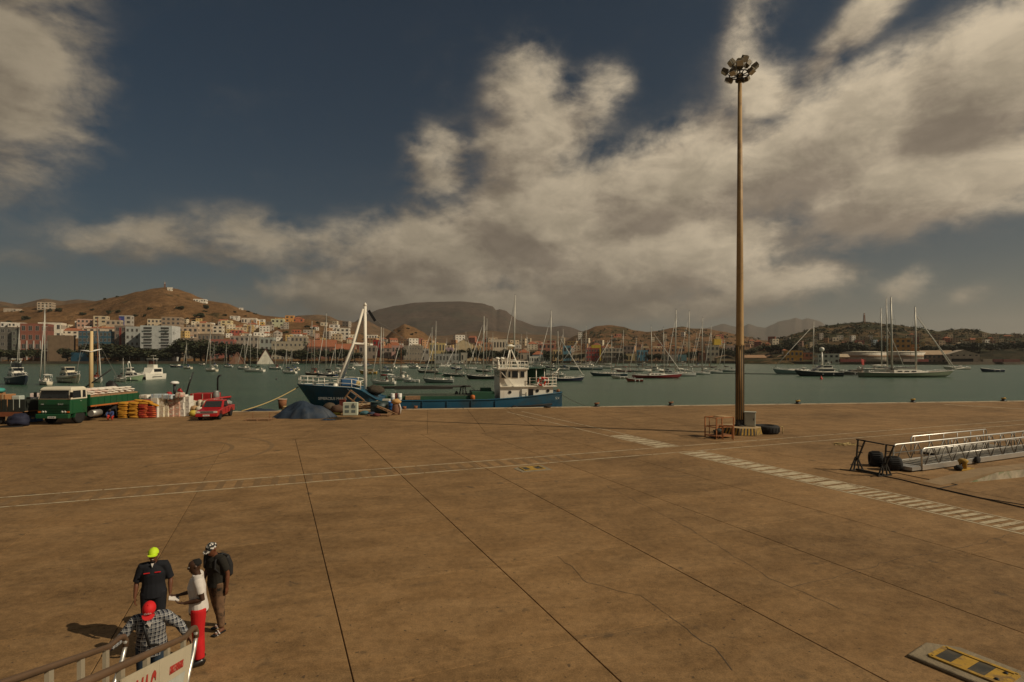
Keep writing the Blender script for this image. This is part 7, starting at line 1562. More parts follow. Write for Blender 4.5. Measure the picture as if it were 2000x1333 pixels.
q = MB(); q.box((.30, -.27, .98), (.14, .03, .2)); q.build('hanging_rag', [cmat((.15, .16, .14))], t)
p = GR(713, 808); PLK = [mat('plank_tan', (.42, .25, .12), .8, var=.3, scale=3), mat('plank_pale', (.52, .36, .20), .8, var=.3, scale=3), mat('plank_red', (.33, .13, .08), .8, var=.3, scale=3)]
for k in range(14):
    y = .3 + (k % 4) * .3; z = .08 + (k // 4) * .16 + rn.uniform(0, .05)
    q = MB(); q.box((0, 0, 0), (rn.uniform(1.5, 2.4), .2, .05)); o = q.build('plank', [rn.choice(PLK)], None, (p.x + rn.uniform(-.3, .4), p.y + y, z + .35)); o.rotation_euler = (rn.uniform(-.2, .2), rn.uniform(-.32, .10), rn.uniform(-.4, .6))
    tag(o, 'weathered plank in the loose pile between the cabinet and the dark tub', 'plank', 'planks piled in front of the ship')
for i, (px, py, z, col, r, lab) in enumerate(((709, 812, 0, (.05, .12, .14), (.4, .3, .22), 'dark teal bundle under the plank pile'), (722, 814, 0, (.03, .04, .07), (.4, .3, .2), 'navy cloth bundle at the foot of the dark tub'), (704, 795, .75, (.05, .06, .14), (.3, .25, .2), 'dark blue bag on top of the planks'), (716, 795, .7, (.62, .58, .5), (.16, .14, .14), 'small white can on top of the planks'), (720, 797, .75, (.08, .14, .35), (.34, .28, .26), 'blue bag leaning on the dark tub'), (656, 808, 0, (.09, .05, .03), (.7, .5, .42), 'dark brown net heap left of the white cabinet'), (640, 806, 0, (.07, .05, .03), (.6, .5, .5), 'dark brown net heap behind the blue tarpaulin'), (652, 812, 0, (.30, .25, .03), (.5, .2, .12), 'yellow plastic strip heap left of the white cabinet'), (733, 815, 0, (.12, .03, .03), (.35, .25, .16), 'dark red rag heap at the foot of the dark tub'))):
    p = GR(px, py); q = MB(); q.ball((0, 0, r[2] * .8), r, 12, 8, .4, i * 3); tag(q.build('bundle', [cmat(col, .85)], None, (p.x, p.y + .5, z)), lab, 'bundle')
p = GR(647, 806); q = MB(); q.box((0, 0, .55), (.5, .4, 1.1)); q.box((0, 0, 1.13), (.55, .45, .06)); tag(q.build('red_fuel_pump', [mat('dull_red', (.16, .035, .02), .7)], None, (p.x + .8, p.y + .9, 0)), 'dull red box standing in the dark heap by the ship side', 'box')
def drum(px, py, r, h_, col, label, tub=False):
    p = GR(px, py); t = thing('tub' if tub else 'drum', label, 'tub' if tub else 'drum', (p.x, p.y + r, 0)); m = cmat(col, .5)
    q = MB(); q.lathe([(r * (.86 if tub else 1), 0), (r * 1.0, h_ * .3), (r * 1.03, h_ * .33), (r, h_ * .36), (r, h_ * .64), (r * 1.03, h_ * .67), (r, h_ * .7), (r, h_), (r * .94, h_), (r * .9, h_ * .9 if not tub else h_ * .3)], n=22); q.build('drum_body', [m], t)
    q = MB(); q.tube([(r * 1.01 * math.cos(R(18 * k)), r * 1.01 * math.sin(R(18 * k)), h_) for k in range(21)], .035, 6, caps=False); q.build('rim', [cmat(tuple(min(1, c * 2.2 + .01) for c in col))], t)
drum(737, 811, .80, 1.12, (.018, .035, .035), 'large round dark tub with a blue lining, right of the planks', True); drum(764, 806, .42, .95, (.02, .10, .30), 'bright blue plastic drum behind the sloping crate')
p = GR(748, 806); q = MB(); q.box((0, 0, .6), (.7, .5, 1.2)); o = q.build('pale_box', [cmat((.56, .53, .42))], None, (p.x + .1, p.y + 1.0, 0), bev=.02); tag(o, 'pale panel box standing right behind the dark tub', 'box')
p = GR(772, 811); t = thing('net_bundle', 'brown net bundle with straw top and white cord, rightmost of the clutter', 'net bundle', (p.x, p.y + .4, 0)); q = MB(); q.lathe([(.34, 0), (.40, .35), (.34, .8), (.30, 1.0)], n=14); q.build('net_body', [cmat((.20, .10, .06), .9)], t); q = MB(); q.ball((0, 0, 1.15), (.46, .42, .28), 14, 9, .3, 8); q.build('straw_top', [mat('straw', (.50, .28, .10), .9, var=.3, scale=8)], t)
q = MB(); q.tube([(.34, -.25, 1.0), (.46, -.2, .6), (.42, -.25, .1)], .05, 6); q.build('white_cord', [WHITE], t)
p = GR(756, 811); t = pallet('sloping slatted crate leaning from the dark tub to the ground', (p.x, p.y + .1, .34), (0, R(24), .1), 2.0, .8, 'crate', 5); [setattr(c, 'active_material_index', 0) for c in []]
p = GR(742, 813); pallet('flat broken pallet lying under the dark tub', (p.x, p.y, .02), (0, 0, -.1), 2.0, .9)
for i, (px, py, lab) in enumerate(((790, 800, 'small brown bucket alone on the quay right of the clutter'), (812, 799, 'tiny rusty can on the quay edge before the ship'))): p = GR(px, py); t = thing('bucket', lab, 'bucket', (p.x, p.y, 0)); q = MB(); q.lathe([(.16, 0), (.2, .3), (.17, .3), (.13, .05)], n=12); q.build('bucket_body', [RUST], t, fixn=True)
p = GR(1070, 797); q = MB(); q.lathe([(.3, -.1), (.42, 0), (.3, .1)], n=14); tag(q.build('tyre', [RUBBER], None, (p.x, p.y + .3, .1)), 'old black tyre on the quay edge by the ship stern', 'tyre')
# ------------------------------------------------------------------ people
SKIN = mat('dark_skin', (.055, .024, .012), .5, var=.1, scale=8, spec=.45); SKIN2 = mat('brown_skin', (.13, .048, .022), .5, var=.1, scale=8, spec=.45)
EYEW = mat('eye_white', (.6, .56, .5), .3); EYEB = mat('eye_dark', (.01, .008, .006), .2); LIP = mat('lip', (.11, .035, .028), .5); HAIR = mat('black_hair', (.008, .007, .006), .9, bump=.4)
class Bod(MB):
    def et(s, pts, rad, n=14, side=(1, 0, 0)):
        """tube of elliptic rings, rad = [(half width, half depth)]"""
        pts = [Vector(p) for p in pts]; rings = []; prev = None
        for i, p in enumerate(pts):
            d = (pts[min(i + 1, len(pts) - 1)] - pts[max(i - 1, 0)]).normalized(); a = Vector(side) if prev is None else prev; a = a - d * a.dot(d)
            if a.length < .25: a = Vector((0, 1, 0)) - d * d.y
            a.normalize(); prev = a; b = d.cross(a); rx, ry = rad[i] if isinstance(rad[i], tuple) else (rad[i], rad[i])
            rings.append([p + a * rx * math.cos(2 * math.pi * k / n) + b * ry * math.sin(2 * math.pi * k / n) for k in range(n)])
        return s.loft(rings, smooth=True)
def remesh(o, v, sm=4):
    r = o.modifiers.new('remesh', 'REMESH'); r.mode = 'VOXEL'; r.voxel_size = v; r.use_smooth_shade = True
    s_ = o.modifiers.new('smooth', 'SMOOTH'); s_.iterations = sm; s_.factor = .5; return o
def lim(a, b, t): return Vector(a).lerp(Vector(b), t)
def add_hand(q, wrist, d, palm_n, curl=.5, s=1.0, thumb_side=1):
    """palm and five bent fingers; d = direction of the hand, palm_n = palm normal"""
    w = Vector(wrist); d = Vector(d).normalized(); nrm = Vector(palm_n); nrm = (nrm - d * nrm.dot(d)).normalized(); sd = d.cross(nrm) * thumb_side
    q.et([w, w + d * .04 * s, w + d * .095 * s], [(.026 * s, .018 * s), (.038 * s, .017 * s), (.036 * s, .014 * s)], 10, sd)
    for i, L in enumerate((.070, .080, .074, .058)):
        b = w + d * .088 * s + sd * (.027 - .018 * i) * s; p = [b]; dd = d.copy()
        for k in range(3): dd = (dd + nrm * curl * .75).normalized(); p.append(p[-1] + dd * L * s * (.45, .32, .23)[k])
        q.et(p, [.0095 * s, .009 * s, .0085 * s, .006 * s], 7, sd)
    b = w + d * .025 * s + sd * .028 * s; t1 = (d * .7 + sd * .75 + nrm * .3).normalized(); q.et([b, b + t1 * .035 * s, b + t1 * .035 * s + (d * .85 + sd * .2 + nrm * .5).normalized() * .032 * s], [.014 * s, .011 * s, .008 * s], 7, sd)
def person(label, loc, rz, J, skin, hands, head=(0, 0, 0), group=None, vox=.009, feet=True):
    """J: joints in metres, person faces local -Y; l/r are the person's own left (+X) and right (-X)"""
    t = thing('person', label, 'person', loc, rz, group); q = Bod()
    pv, ch, nk = Vector(J['pelvis']), Vector(J['chest']), Vector(J['neck']); hd = Vector(J['head'])
    q.et([pv + Vector((0, 0, -.08)), pv, lim(pv, ch, .45), ch, lim(ch, nk, .55), nk, nk + (hd - nk) * .5], [(.13, .10), (.158, .112), (.138, .10), (.172, .118), (.155, .09), (.058, .058), (.052, .055)], 16)
    hr = Matrix.Rotation(head[2], 3, 'Z') @ Matrix.Rotation(head[0], 3, 'X')
    def hp(x, y, z): return hd + hr @ Vector((x, y, z))
    q.et([hp(0, -.02, -.115), hp(0, -.028, -.10), hp(0, -.02, -.06), hp(0, -.008, 0), hp(0, .004, .05), hp(0, .006, .09), hp(0, .006, .112)], [(.02, .03), (.042, .055), (.058, .078), (.072, .094), (.075, .098), (.058, .078), (.02, .03)], 16)
    q.et([hp(0, -.088, .03), hp(0, -.112, -.012), hp(0, -.098, -.022)], [.010, .017, .012], 8)            # nose
    for s_ in (-1, 1): q.et([hp(s_ * .072, .004, .022), hp(s_ * .080, .014, .0), hp(s_ * .073, .006, -.026)], [(.008, .012), (.010, .02), (.006, .01)], 8); q.et([hp(s_ * .018, -.088, .034), hp(s_ * .05, -.076, .034)], [.008, .006], 6)
    for s_, k in ((1, 'l'), (-1, 'r')):
        sh, el, wr = (Vector(J[k + n_]) for n_ in ('sh', 'el', 'wr'))
        q.et([lim(ch, nk, .5), lim(ch, nk, .62).lerp(sh, .55), sh, lim(sh, el, .35), el, lim(el, wr, .3), wr], [.075, .062, .060, .05, .040, .042, .027], 10)
        h_ = hands[k]; add_hand(q, wr, h_[0], h_[1], h_[2], 1.0, s_ * (h_[3] if len(h_) > 3 else 1))
        hp_, kn, an = (Vector(J[k + n_]) for n_ in ('hip', 'kn', 'an'))
        q.et([hp_ + Vector((0, 0, .04)), hp_, lim(hp_, kn, .5), kn, lim(kn, an, .3), an], [.085, .095, .078, .056, .058, .038], 12)
        if feet: to = Vector(J[k + 'to']); q.et([an + Vector((0, .04, -.04)), lim(an, to, .4) + Vector((0, 0, -.02)), to], [(.036, .035), (.042, .030), (.034, .018)], 10)
    b = remesh(q.build('body', [skin], t, fixn=True), vox)
    for s_ in (-1, 1):
        q = MB(); q.ball(hp(s_ * .032, -.088, .018), (.013, .009, .008), 8, 6); e = q.build('eye', [EYEW], t); q = MB(); q.ball(hp(s_ * .032, -.096, .018), (.006, .004, .006), 7, 5); q.build('pupil', [EYEB], e)
    q = MB(); q.ball(hp(0, -.092, -.055), (.024, .010, .009), 10, 6); q.build('mouth', [LIP], t)
    return t, hp, hr
def garment(t, name, parts, m, v=.010, sm=3):
    q = Bod()
    for pts, rad in parts: q.et(pts, rad, 16)
    return remesh(q.build(name, [m], t, fixn=True), v, sm)
def shirt_parts(J, g=.022, sleeve=1.0, hem=-.10, wide=1.0):
    pv, ch, nk = Vector(J['pelvis']), Vector(J['chest']), Vector(J['neck']); P = [([pv + Vector((0, 0, hem)), pv, lim(pv, ch, .45), ch, lim(ch, nk, .6), lim(ch, nk, .93)], [(.176 + g, .134 + g), (.172 + g * wide, .126 + g), (.15 + g * wide, .108 + g), (.176 + g, .12 + g), (.15 + g, .088 + g), (.066, .064)])]
    for k in 'lr':
        sh, el, wr = (Vector(J[k + n_]) for n_ in ('sh', 'el', 'wr')); c = [lim(ch, nk, .45), lim(ch, nk, .62).lerp(sh, .55) + Vector((0, 0, .012)), sh, lim(sh, el, .22), lim(sh, el, .5)]; r_ = [.085, .072 + g * .4, .066 + g * .6, .062 + g * .6, .056 + g * .6]
        if sleeve <= .6: c[-1] = lim(sh, el, sleeve * 1.3)
        elif sleeve < 1: c += [lim(sh, el, sleeve)]; r_ += [.056 + g * .5]
        else: c += [el, lim(el, wr, .45), lim(el, wr, .93)]; r_ += [.052 + g * .5, .048 + g * .4, .036 + g * .4]
        P.append((c, r_))
    return P
def trouser_parts(J, g=.02, flare=.06, end=.93):
    P = []; pv = Vector(J['pelvis']); P.append(([pv + Vector((0, 0, .06)), pv + Vector((0, 0, -.03)), pv + Vector((0, 0, -.11))], [(.155 + g, .112 + g), (.168 + g, .118 + g), (.13 + g, .10 + g)]))
    for k in 'lr': hp_, kn, an = (Vector(J[k + n_]) for n_ in ('hip', 'kn', 'an')); P.append(([hp_ + Vector((0, 0, .03)), hp_, lim(hp_, kn, .5), kn, lim(kn, an, .5), lim(kn, an, end)], [.09 + g, .098 + g, .082 + g, .062 + g, .056 + g, flare + .004]))
    return P
def shoe(t, an, to, m, h_=.05):
    an, to = Vector(an), Vector(to); d = (to - an); d.z = 0; d.normalize(); q = Bod(); b = an + Vector((0, 0, -.085 + .04)); q.et([an - d * .07 + Vector((0, 0, -.045)), an - d * .02 + Vector((0, 0, -.02)), an + d * .08 + Vector((0, 0, -.035)), to + d * .03 + Vector((0, 0, .01)), to + d * .06], [(.036, .045), (.046, .062), (.050, .05), (.046, .034), (.02, .02)], 12, (-d.y, d.x, 0))
    return q.build('shoe', [m], t, fixn=True)
def cap(t, hp, hr, m, brim=None, seed=0):
    q = MB(); vs = []; nu, nv = 20, 7
    for j in range(nv + 1):
        th = math.pi / 2 * j / nv
        for i in range(nu): a = 2 * math.pi * i / nu; vs.append(hp(.088 * math.sin(th) * math.cos(a), .006 + .110 * math.sin(th) * math.sin(a), .032 + .100 * math.cos(th)))
    q.add(vs, [(j * nu + i, j * nu + (i + 1) % nu, (j + 1) * nu + (i + 1) % nu, (j + 1) * nu + i) for j in range(nv) for i in range(nu)], True); c = q.build('cap', [m], t, fixn=True)
    q = MB(); n = 12; top = [hp(.080 * math.cos(a), -.085 - .085 * math.sin(a), .036 - .012 * math.sin(a) - .01 * abs(math.cos(a))) for a in [math.pi * k / n for k in range(n + 1)]] ; up = hr @ Vector((0, 0, .008)); q.slab([p for p in top], up); q.build('brim', [brim or m], c, fixn=True)
    q = MB(); q.ball(hp(0, .006, .133), .009, 8, 5); q.build('button', [brim or m], c); return c
def stand(s=1.0, **kw):
    J = dict(pelvis=(0, 0, .96), chest=(0, -.01, 1.28), neck=(0, .01, 1.47), head=(0, -.015, 1.615), lsh=(.185, .0, 1.41), rsh=(-.185, .0, 1.41), lel=(.235, .03, 1.13), rel=(-.235, .03, 1.13), lwr=(.245, -.03, .88), rwr=(-.245, -.03, .88),
             lhip=(.09, 0, .92), rhip=(-.09, 0, .92), lkn=(.10, -.02, .50), rkn=(-.10, -.02, .50), lan=(.11, .02, .09), ran=(-.11, .02, .09), lto=(.13, -.14, .03), rto=(-.13, -.14, .03))
    J.update(kw); return {k: Vector(v) * s for k, v in J.items()}
CN, CRED, CWHT = mat('navy_cloth', (.007, .008, .012), .85, var=.3, scale=6), mat('red_cloth', (.52, .010, .012), .8, var=.12, scale=6), mat('white_cloth', (.62, .57, .52), .85, var=.08, scale=6)
DOWN = ((0, -.05, -1), (1, 0, 0), .35)
# 1: yellow cap, navy work clothes, facing the camera
J = stand(.98, lel=(.27, .02, 1.13), rel=(-.27, .02, 1.13), lwr=(.275, -.06, .88), rwr=(-.285, -.06, .88))
p = GR(300, 1252); P1, hp, hr = person('man in a bright yellow cap and navy work shirt, hands down, facing the gangway', (p.x, p.y, 0), .42, J, SKIN2, {'l': ((0, -.1, -1), (-1, 0, 0), .45), 'r': ((0, -.1, -1), (1, 0, 0), .45)}, (.08, 0, 0))
garment(P1, 'work_shirt', shirt_parts(J, .026, .95, -.12, 1.25), CN); garment(P1, 'trousers', trouser_parts(J, .03, .075), CN)
cap(P1, hp, hr, mat('yellow_cap', (.52, .72, .02), .7))
q = Bod(); q.et([hp(0, -.075, -.085), hp(0, -.055, -.115), hp(0, -.03, -.11)], [(.04, .02), (.042, .03), (.03, .03)], 10); q.et([hp(-.058, -.03, -.04), hp(0, -.068, -.098), hp(.058, -.03, -.04)], [.014, .018, .014], 8); remesh(q.build('beard', [HAIR], P1, fixn=True), .006)
q = MB(); q.ball(hp(0, -.100, -.052), (.018, .006, .005), 8, 5); q.build('teeth', [EYEW], P1)
for s_ in (-1, 1): q = MB(); q.box((s_ * .085, -.150, 1.30), (.095, .012, .016)); q.build('red_pocket_trim', [CRED], P1)
q = MB(); q.slab([(-.022, -.108, 1.455), (.022, -.108, 1.455), (0, -.13, 1.39)], (0, -.012, 0)); q.build('collar_inset', [CWHT], P1)
for k in 'lr': shoe(P1, J[k + 'an'], J[k + 'to'], BLACK)
# 2: white shirt and red trousers, seen from his left side, facing left
J = stand(1.03, chest=(0, -.03, 1.28), neck=(0, -.02, 1.47), head=(0, -.05, 1.61), lel=(.22, .06, 1.12), rel=(-.22, .02, 1.14), lwr=(.13, -.20, 1.08), rwr=(-.12, -.27, 1.14), lkn=(.08, -.01, .5), rkn=(-.08, .0, .5))
p = GR(388, 1296); P2, hp, hr = person('man in a white polo shirt and bright red trousers, facing left and holding papers', (p.x, p.y, 0), -R(62), J, SKIN, {'l': ((-.25, -.95, .15), (-.3, .1, .9), .55), 'r': ((.25, -.95, .05), (.3, .1, .9), .55)}, (.18, 0, 0))
garment(P2, 'polo_shirt', shirt_parts(J, .022, .5, -.08, 1.3), CWHT); garment(P2, 'trousers', trouser_parts(J, .026, .075, .9), CRED)
q = Bod(); q.et([hp(0, .03, .0), hp(0, .022, .05), hp(0, .010, .092), hp(0, .008, .115)], [(.070, .078), (.076, .090), (.060, .078), (.02, .03)], 16); remesh(q.build('short_hair', [HAIR], P2, fixn=True), .007)
q = Bod(); q.et([lim(J['chest'], J['neck'], .80), lim(J['chest'], J['neck'], 1.02)], [(.085, .085), (.070, .072)], 16); q.build('collar', [CWHT], P2, fixn=True)
q = Bod(); q.et([J['pelvis'] + Vector((0, 0, -.115)), J['pelvis'] + Vector((0, 0, -.075))], [(.186, .146), (.19, .15)], 18); q.build('belt', [mat('brown_belt', (.06, .025, .015), .6)], P2, fixn=True)
for k in 'lr': shoe(P2, J[k + 'an'], J[k + 'to'], mat('black_leather', (.012, .011, .010), .3, spec=.6))
M2 = Matrix.Translation(P2.location) @ Matrix.Rotation(-R(62), 4, 'Z'); q = MB(); q.box((0, 0, 0), (.11, .16, .012)); o = q.build('papers', [CWHT], None, M2 @ Vector((-.02, -.36, 1.165))); o.rotation_euler = (R(-20), R(12), -R(62)); tag(o, 'small folded white papers held in the hands of the man in the white shirt', 'papers')
# 3: patterned cap, dark shirt, camouflage trousers, backpack
J = stand(1.0, chest=(0, -.05, 1.27), neck=(0, -.06, 1.46), head=(0, -.12, 1.585), lsh=(.185, -.05, 1.40), rsh=(-.185, -.05, 1.40), lel=(.25, .02, 1.12), rel=(-.24, -.02, 1.13), lwr=(.26, -.01, .87), rwr=(-.2, -.16, .92), lkn=(.12, -.05, .5), rkn=(-.09, .06, .5), lan=(.14, -.02, .09), ran=(-.09, .18, .10), lto=(.15, -.18, .03), rto=(-.10, .03, .03))
p = GR(424, 1232); P3, hp, hr = person('man in a black and white spotted cap, dark shirt, camouflage trousers and backpack', (p.x, p.y, 0), -R(22), J, SKIN2, {'l': ((0, .0, -1), (-1, 0, 0), .4), 'r': ((.1, -.3, -1), (1, 0, 0), .4)}, (.42, 0, 0))
garment(P3, 'dark_shirt', shirt_parts(J, .02, .6, -.10, 1.2), mat('charcoal_cloth', (.016, .014, .010), .9, var=.3, scale=6))
CAMO = mat('camouflage_cloth', (.15, .085, .045), .9, var=.5, scale=10, dirt=(.014, .012, .008), dirt_amt=1.0, dscale=7); garment(P3, 'trousers', trouser_parts(J, .022, .055), CAMO)
def spots():
    m = bpy.data.materials.new('spotted_cap'); m.use_nodes = True; g = G(m.node_tree); b = m.node_tree.nodes['Principled BSDF']; tc = g.n('ShaderNodeTexCoord')
    v = g.n('ShaderNodeTexVoronoi'); m.node_tree.links.new(tc.outputs['Object'], v.inputs['Vector']); v.inputs['Scale'].default_value = 24
    m.node_tree.links.new(g.mix(g.rng(v.outputs['Distance'], .40, .48), (.62, .58, .52), (.012, .012, .012)), b.inputs['Base Color']); b.inputs['Roughness'].default_value = .8; return m
cap(P3, hp, hr, spots())
q = Bod(); q.et([(0, .17, .98), (0, .20, 1.02), (0, .20, 1.2), (0, .15, 1.36), (0, .10, 1.43)], [(.12, .05), (.16, .085), (.16, .095), (.14, .08), (.08, .03)], 16); bp = remesh(q.build('backpack', [mat('black_nylon', (.014, .014, .015), .7)], P3, fixn=True), .012)
for s_ in (-1, 1): q = MB(); q.tube([(s_ * .11, .13, 1.40), (s_ * .12, .02, 1.475), (s_ * .125, -.14, 1.40), (s_ * .13, -.165, 1.25), (s_ * .16, -.02, 1.08), (s_ * .13, .14, 1.05)], .020, 6); q.build('strap', [MATS['black_nylon']], bp)
for k in 'lr':
    an, to = J[k + 'an'], J[k + 'to']; d = to - an; d.z = 0; d.normalize(); c = lim(an, to, .45); q = MB(); q.box((c.x, c.y, .018 + (to.z - .03)), (.10, .27, .03), rz=math.atan2(-d.x, d.y)); sl = q.build('sandal_sole', [BLACK], P3, bev=.01)
    for i in (0, 1, 2): q = Bod(); e = lim(an, to, .55 + .14 * i); q.et([e + Vector((-.052, 0, -.035)), e + Vector((0, 0, .018)), e + Vector((.052, 0, -.035))], [.012, .012, .012], 6); q.build('sandal_band', [CWHT if i != 1 else BLACK], sl)
# ------------------------------------------------------------------ the boarding gangway in the lower left corner
GB_ = Vector((-4.33, 7.71, .40)); GD = Vector((.285, -.958, .355)); GHD = Vector((GD.x, GD.y, 0)).normalized(); GW = Vector((-GHD.y, GHD.x, 0)); GW = GW if GW.x < 0 else -GW       # GW points to the far side
GM = mat('gangway_aluminium', (.46, .40, .29), .5, .35, var=.12, dirt=(.25, .19, .12), dirt_amt=.4); GRAIL = mat('gangway_rail', (.20, .125, .075), .45, .5, var=.2); GPAN = mat('gangway_panel', (.52, .46, .33), .6, .0, var=.08, dirt=(.3, .22, .13), dirt_amt=.35)
BG = thing('boarding_gangway', 'sloping aluminium boarding gangway with red lettering on its side panel, lower left corner', 'gangway', (0, 0, 0))
def gp(k, side, h_): return GB_ + GD * k + GW * (.84 * side) + Vector((0, 0, h_))
GL = 6.8
q = MB(); q.slab([gp(-.1, -.02, 0), gp(GL, -.02, 0), gp(GL, 1.02, 0), gp(-.1, 1.02, 0)], (0, 0, -.08)); fl = q.build('tread_floor', [mat('tread_plate', (.22, .18, .13), .7, .3, var=.3)], BG, fixn=True)
for k in range(22): q = MB(); q.beam(gp(.1 + k * .3, .05, .015), gp(.1 + k * .3, .95, .015), .05, .03); q.build('foot_batten', [GM], fl)
for side in (0, 1):
    q = MB(); q.beam(gp(-.1, side, -.02), gp(GL, side, -.02), .07, .16); q.build('side_beam', [GM], BG)
    q = MB(); q.tube([gp(.85, side, .05), gp(.10, side, .80), gp(-.03, side, .98), gp(.02, side, 1.08)], .028, 8); q.build('end_post', [ALU], BG)
    q = MB(); q.tube([gp(-.02, side, .96), gp(-.03, side, 1.04), gp(.05, side, 1.10), gp(.2, side, 1.10), gp(.55, side, 1.03), gp(GL, side, 1.03)], .036, 10); q.build('handrail', [GRAIL], BG)
    ks = [.62, 1.30, 2.0, 2.7, 3.5, 4.4, 5.4]
    for i, k in enumerate(ks):
        q = MB(); M = Matrix((GHD, GW, Vector((0, 0, 1)))).transposed(); q.box(gp(k, side, .50), (.10, .04, 1.04), M=M); q.build('post', [GM], BG)
    q = MB(); q.tube([gp(2.0, side, .80), gp(GL, side, .80)], .018, 8); q.build('mid_rail', [GRAIL], BG)
# near side panel, two sheets with a seam
for i, (a, b) in enumerate(((.42, 1.78), (1.79, 2.85), (2.86, GL))):
    top = (.93, .93) if i < 2 else (.80, .80)
    q = MB(); o_ = -GW * .045; q.slab([gp(a + (.5 if i == 0 else 0), 0, -.1) + o_, gp(b, 0, -.1) + o_, gp(b, 0, top[1]) + o_, gp(a, 0, top[0]) + o_], -GW * .012); q.build('side_panel', [GPAN], BG, fixn=True)
q = MB(); o_ = -GW * .062; q.slab([gp(.95, 0, .42) + o_, gp(1.5, 0, .42) + o_, gp(1.5, 0, .64) + o_, gp(.8, 0, .64) + o_], -GW * .004); q.build('pale_patch', [cmat((.46, .48, .42))], BG, fixn=True)
SIGNR = mat('sign_red', (.42, .035, .025), .6)
xd, yd = -GD.normalized(), None; nrm = -GW; yd = nrm.cross(xd).normalized(); RM = Matrix((xd, yd, nrm)).transposed().to_euler()
def sign(body, size, k, h_, name, sq=1.0):
    me = text_mesh(body, size, .002, squeeze=sq); me.materials.clear(); me.materials.append(SIGNR); o = place(name, me, BG, gp(k, 0, h_) - GW * .064); o.rotation_euler = RM; return o
sign('MAC', .66, 2.28, .58, 'large_lettering', .46); sign('CARGO E PASSAGEIROS', .125, 1.16, .745, 'small_lettering', .44)
# 4: red cap, plaid shirt, jeans, stepping onto the gangway
def plaid():
    m = bpy.data.materials.new('plaid_cloth'); m.use_nodes = True; g = G(m.node_tree); b = m.node_tree.nodes['Principled BSDF']; tc = g.n('ShaderNodeTexCoord'); sp = g.n('ShaderNodeSeparateXYZ'); m.node_tree.links.new(tc.outputs['Object'], sp.inputs[0])
    def line(v, f, w): x = g.m('FRACT', g.m('MULTIPLY', v, f)); return g.m('LESS_THAN', x, w)
    a = g.m('ADD', sp.outputs[0], g.m('MULTIPLY', sp.outputs[1], .55)); l1 = g.m('ADD', line(a, 17, .30), line(sp.outputs[2], 15, .30)); thin = g.m('MAXIMUM', line(g.m('ADD', a, .012), 17, .10), line(g.m('ADD', sp.outputs[2], .015), 15, .10))
    c = g.mix(g.m('MULTIPLY', l1, .32), (.010, .013, .024), (.40, .40, .40)); c = g.mix(g.m('MULTIPLY', thin, .75), c, (.62, .60, .55)); m.node_tree.links.new(c, b.inputs['Base Color']); b.inputs['Roughness'].default_value = .85; return m
base = Vector((-5.36, 8.38, 0))
J = stand(1.0, chest=(0, -.07, 1.25), neck=(0, -.12, 1.42), head=(0, -.20, 1.52), lsh=(.19, -.09, 1.37), rsh=(-.19, -.09, 1.36), lel=(.37, -.08, 1.19), rel=(-.36, -.14, 1.15), lwr=(.49, -.24, 1.06), rwr=(-.46, -.36, 1.12), lkn=(.11, -.06, .50), rkn=(-.10, -.02, .50))
P4, hp, hr = person('man in a red cap, checked shirt and jeans at the gangway foot, arms spread', base, .42, J, SKIN2, {'l': ((.5, -.4, -.75), (-.6, -.5, -.2), .5), 'r': ((-.4, -.5, -.7), (.5, -.4, -.4), .8)}, (.75, 0, 0))
garment(P4, 'checked_shirt', shirt_parts(J, .026, 1.0, -.16, 1.3), plaid()); garment(P4, 'jeans', trouser_parts(J, .022, .062), mat('denim', (.020, .035, .055), .85, var=.25, scale=5))
c = cap(P4, hp, hr, mat('red_cap', (.56, .010, .012), .7))
q = MB(); q.slab([(-.03, -.225, 1.345), (.035, -.225, 1.345), (.012, -.215, 1.27)], (0, -.012, 0)); q.build('undershirt', [CWHT], P4)
me = text_mesh('CUBA', .036, .001); me.materials.clear(); me.materials.append(CWHT); o = place('cap_lettering', me, c, hp(0, -.098, .085)); o.rotation_euler = (R(62) + .75, 0, 0)
q = MB(); q.tube([(-.10, -.12, 1.40), (-.05, -.235, 1.25), (.0, -.22, 1.02), (.16, -.05, .92)], .02, 6); st_ = q.build('bag_strap', [BLACK], P4)
for k in 'lr': shoe(P4, J[k + 'an'], J[k + 'to'], BLACK)
# the crouching worker behind the green truck, small in the photo
J = stand(.95, pelvis=(0, .12, .34), chest=(0, -.02, .62), neck=(0, -.10, .80), head=(0, -.17, .93), lsh=(.18, -.06, .75), rsh=(-.18, -.06, .75), lel=(.25, -.25, .55), rel=(-.25, -.25, .55), lwr=(.14, -.42, .40), rwr=(-.14, -.42, .40), lhip=(.1, .10, .32), rhip=(-.1, .10, .32), lkn=(.18, -.28, .48), rkn=(-.18, -.28, .48), lan=(.14, -.10, .09), ran=(-.14, -.10, .09), lto=(.15, -.26, .03), rto=(-.15, -.26, .03))
p = GR(216, 822); P5, hp, hr = person('worker in red trousers and blue shirt crouching beside the orange sacks', (p.x, p.y, 0), R(20), J, SKIN, {'l': ((0, -.8, -.4), (0, 0, -1), .4), 'r': ((0, -.8, -.4), (0, 0, -1), .4)}, (.4, 0, 0), vox=.014)
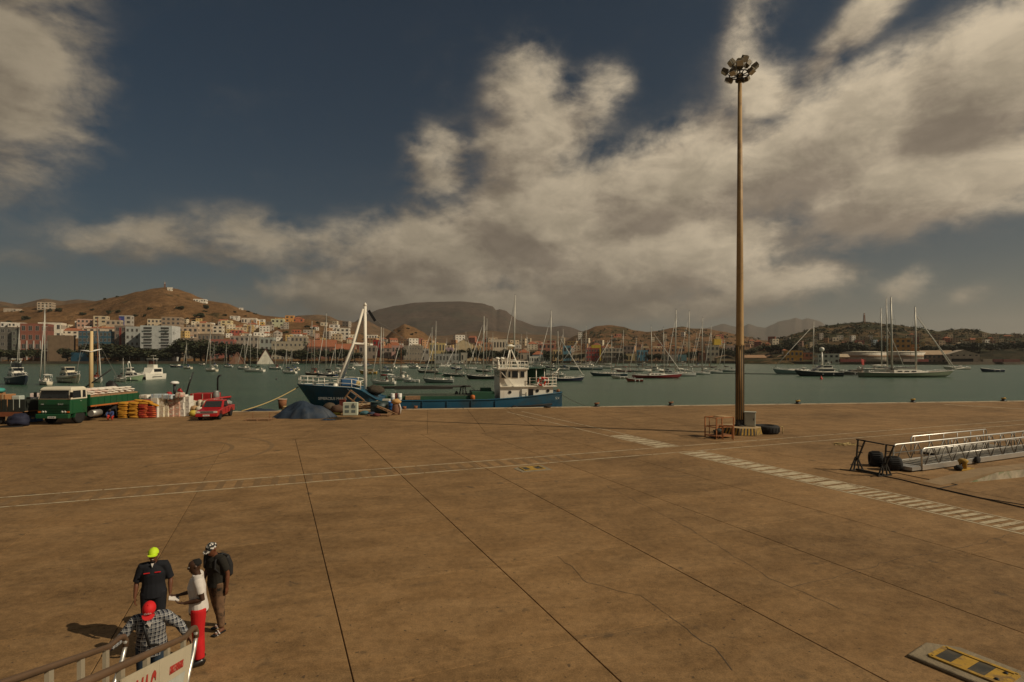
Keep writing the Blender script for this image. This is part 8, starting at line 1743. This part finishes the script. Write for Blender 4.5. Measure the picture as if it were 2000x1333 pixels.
garment(P5, 'shirt', shirt_parts(J, .02, 1.0, -.05), mat('blue_work_cloth', (.04, .06, .16), .85), .014); garment(P5, 'trousers', trouser_parts(J, .02, .06), mat('orange_red_cloth', (.55, .05, .03), .85), .014)
q = Bod(); q.et([hp(0, .015, .01), hp(0, .012, .06), hp(0, .01, .118)], [(.078, .095), (.078, .098), (.02, .03)], 12); q.build('hair', [HAIR], P5, fixn=True)
# ------------------------------------------------------------------ the air
def build_haze():
    m = bpy.data.materials.new('haze'); m.use_nodes = True; t = m.node_tree; t.nodes.clear()
    out = t.nodes.new('ShaderNodeOutputMaterial'); v = t.nodes.new('ShaderNodeVolumePrincipled')
    v.inputs['Color'].default_value = (.86, .82, .76, 1); v.inputs['Density'].default_value = HAZE
    v.inputs['Anisotropy'].default_value = .2
    t.links.new(v.outputs[0], out.inputs['Volume'])
    mb = MB(); mb.box((0, 5900, 395), (26000, 12600, 800 + 10)); o = mb.build('haze', [m]); struct(o, 'stuff')
HAZE = 5.5e-5
build_haze()
# ------------------------------------------------------------------ look-alikes get their place from left to right in the label
ORD = 'first second third fourth fifth sixth seventh eighth ninth tenth eleventh twelfth thirteenth fourteenth fifteenth sixteenth'.split()
ORD += ['seventeenth', 'eighteenth', 'nineteenth', 'twentieth'] + ['twenty-' + w for w in ORD[:9]] + ['thirtieth'] + ['thirty-' + w for w in ORD[:9]]
def settle_labels():
    bpy.context.view_layer.update(); by = {}
    for o in COL.objects:
        if o.parent is None and 'label' in o and o.get('kind') is None: by.setdefault(o['label'], []).append(o)
    for lab, os_ in by.items():
        if len(os_) < 2: continue
        os_.sort(key=lambda o: o.matrix_world.translation.x / max(1, o.matrix_world.translation.y))
        for i, o in enumerate(os_):
            if len(os_) == 2: o['label'] = lab + (', left one', ', right one')[i]
            elif i == 0: o['label'] = lab + ', leftmost'
            elif i == len(os_) - 1: o['label'] = lab + ', rightmost'
            else: o['label'] = lab + ', ' + ORD[min(i, 38)] + ' from left'
            o['group'] = o.get('group') or lab
settle_labels()
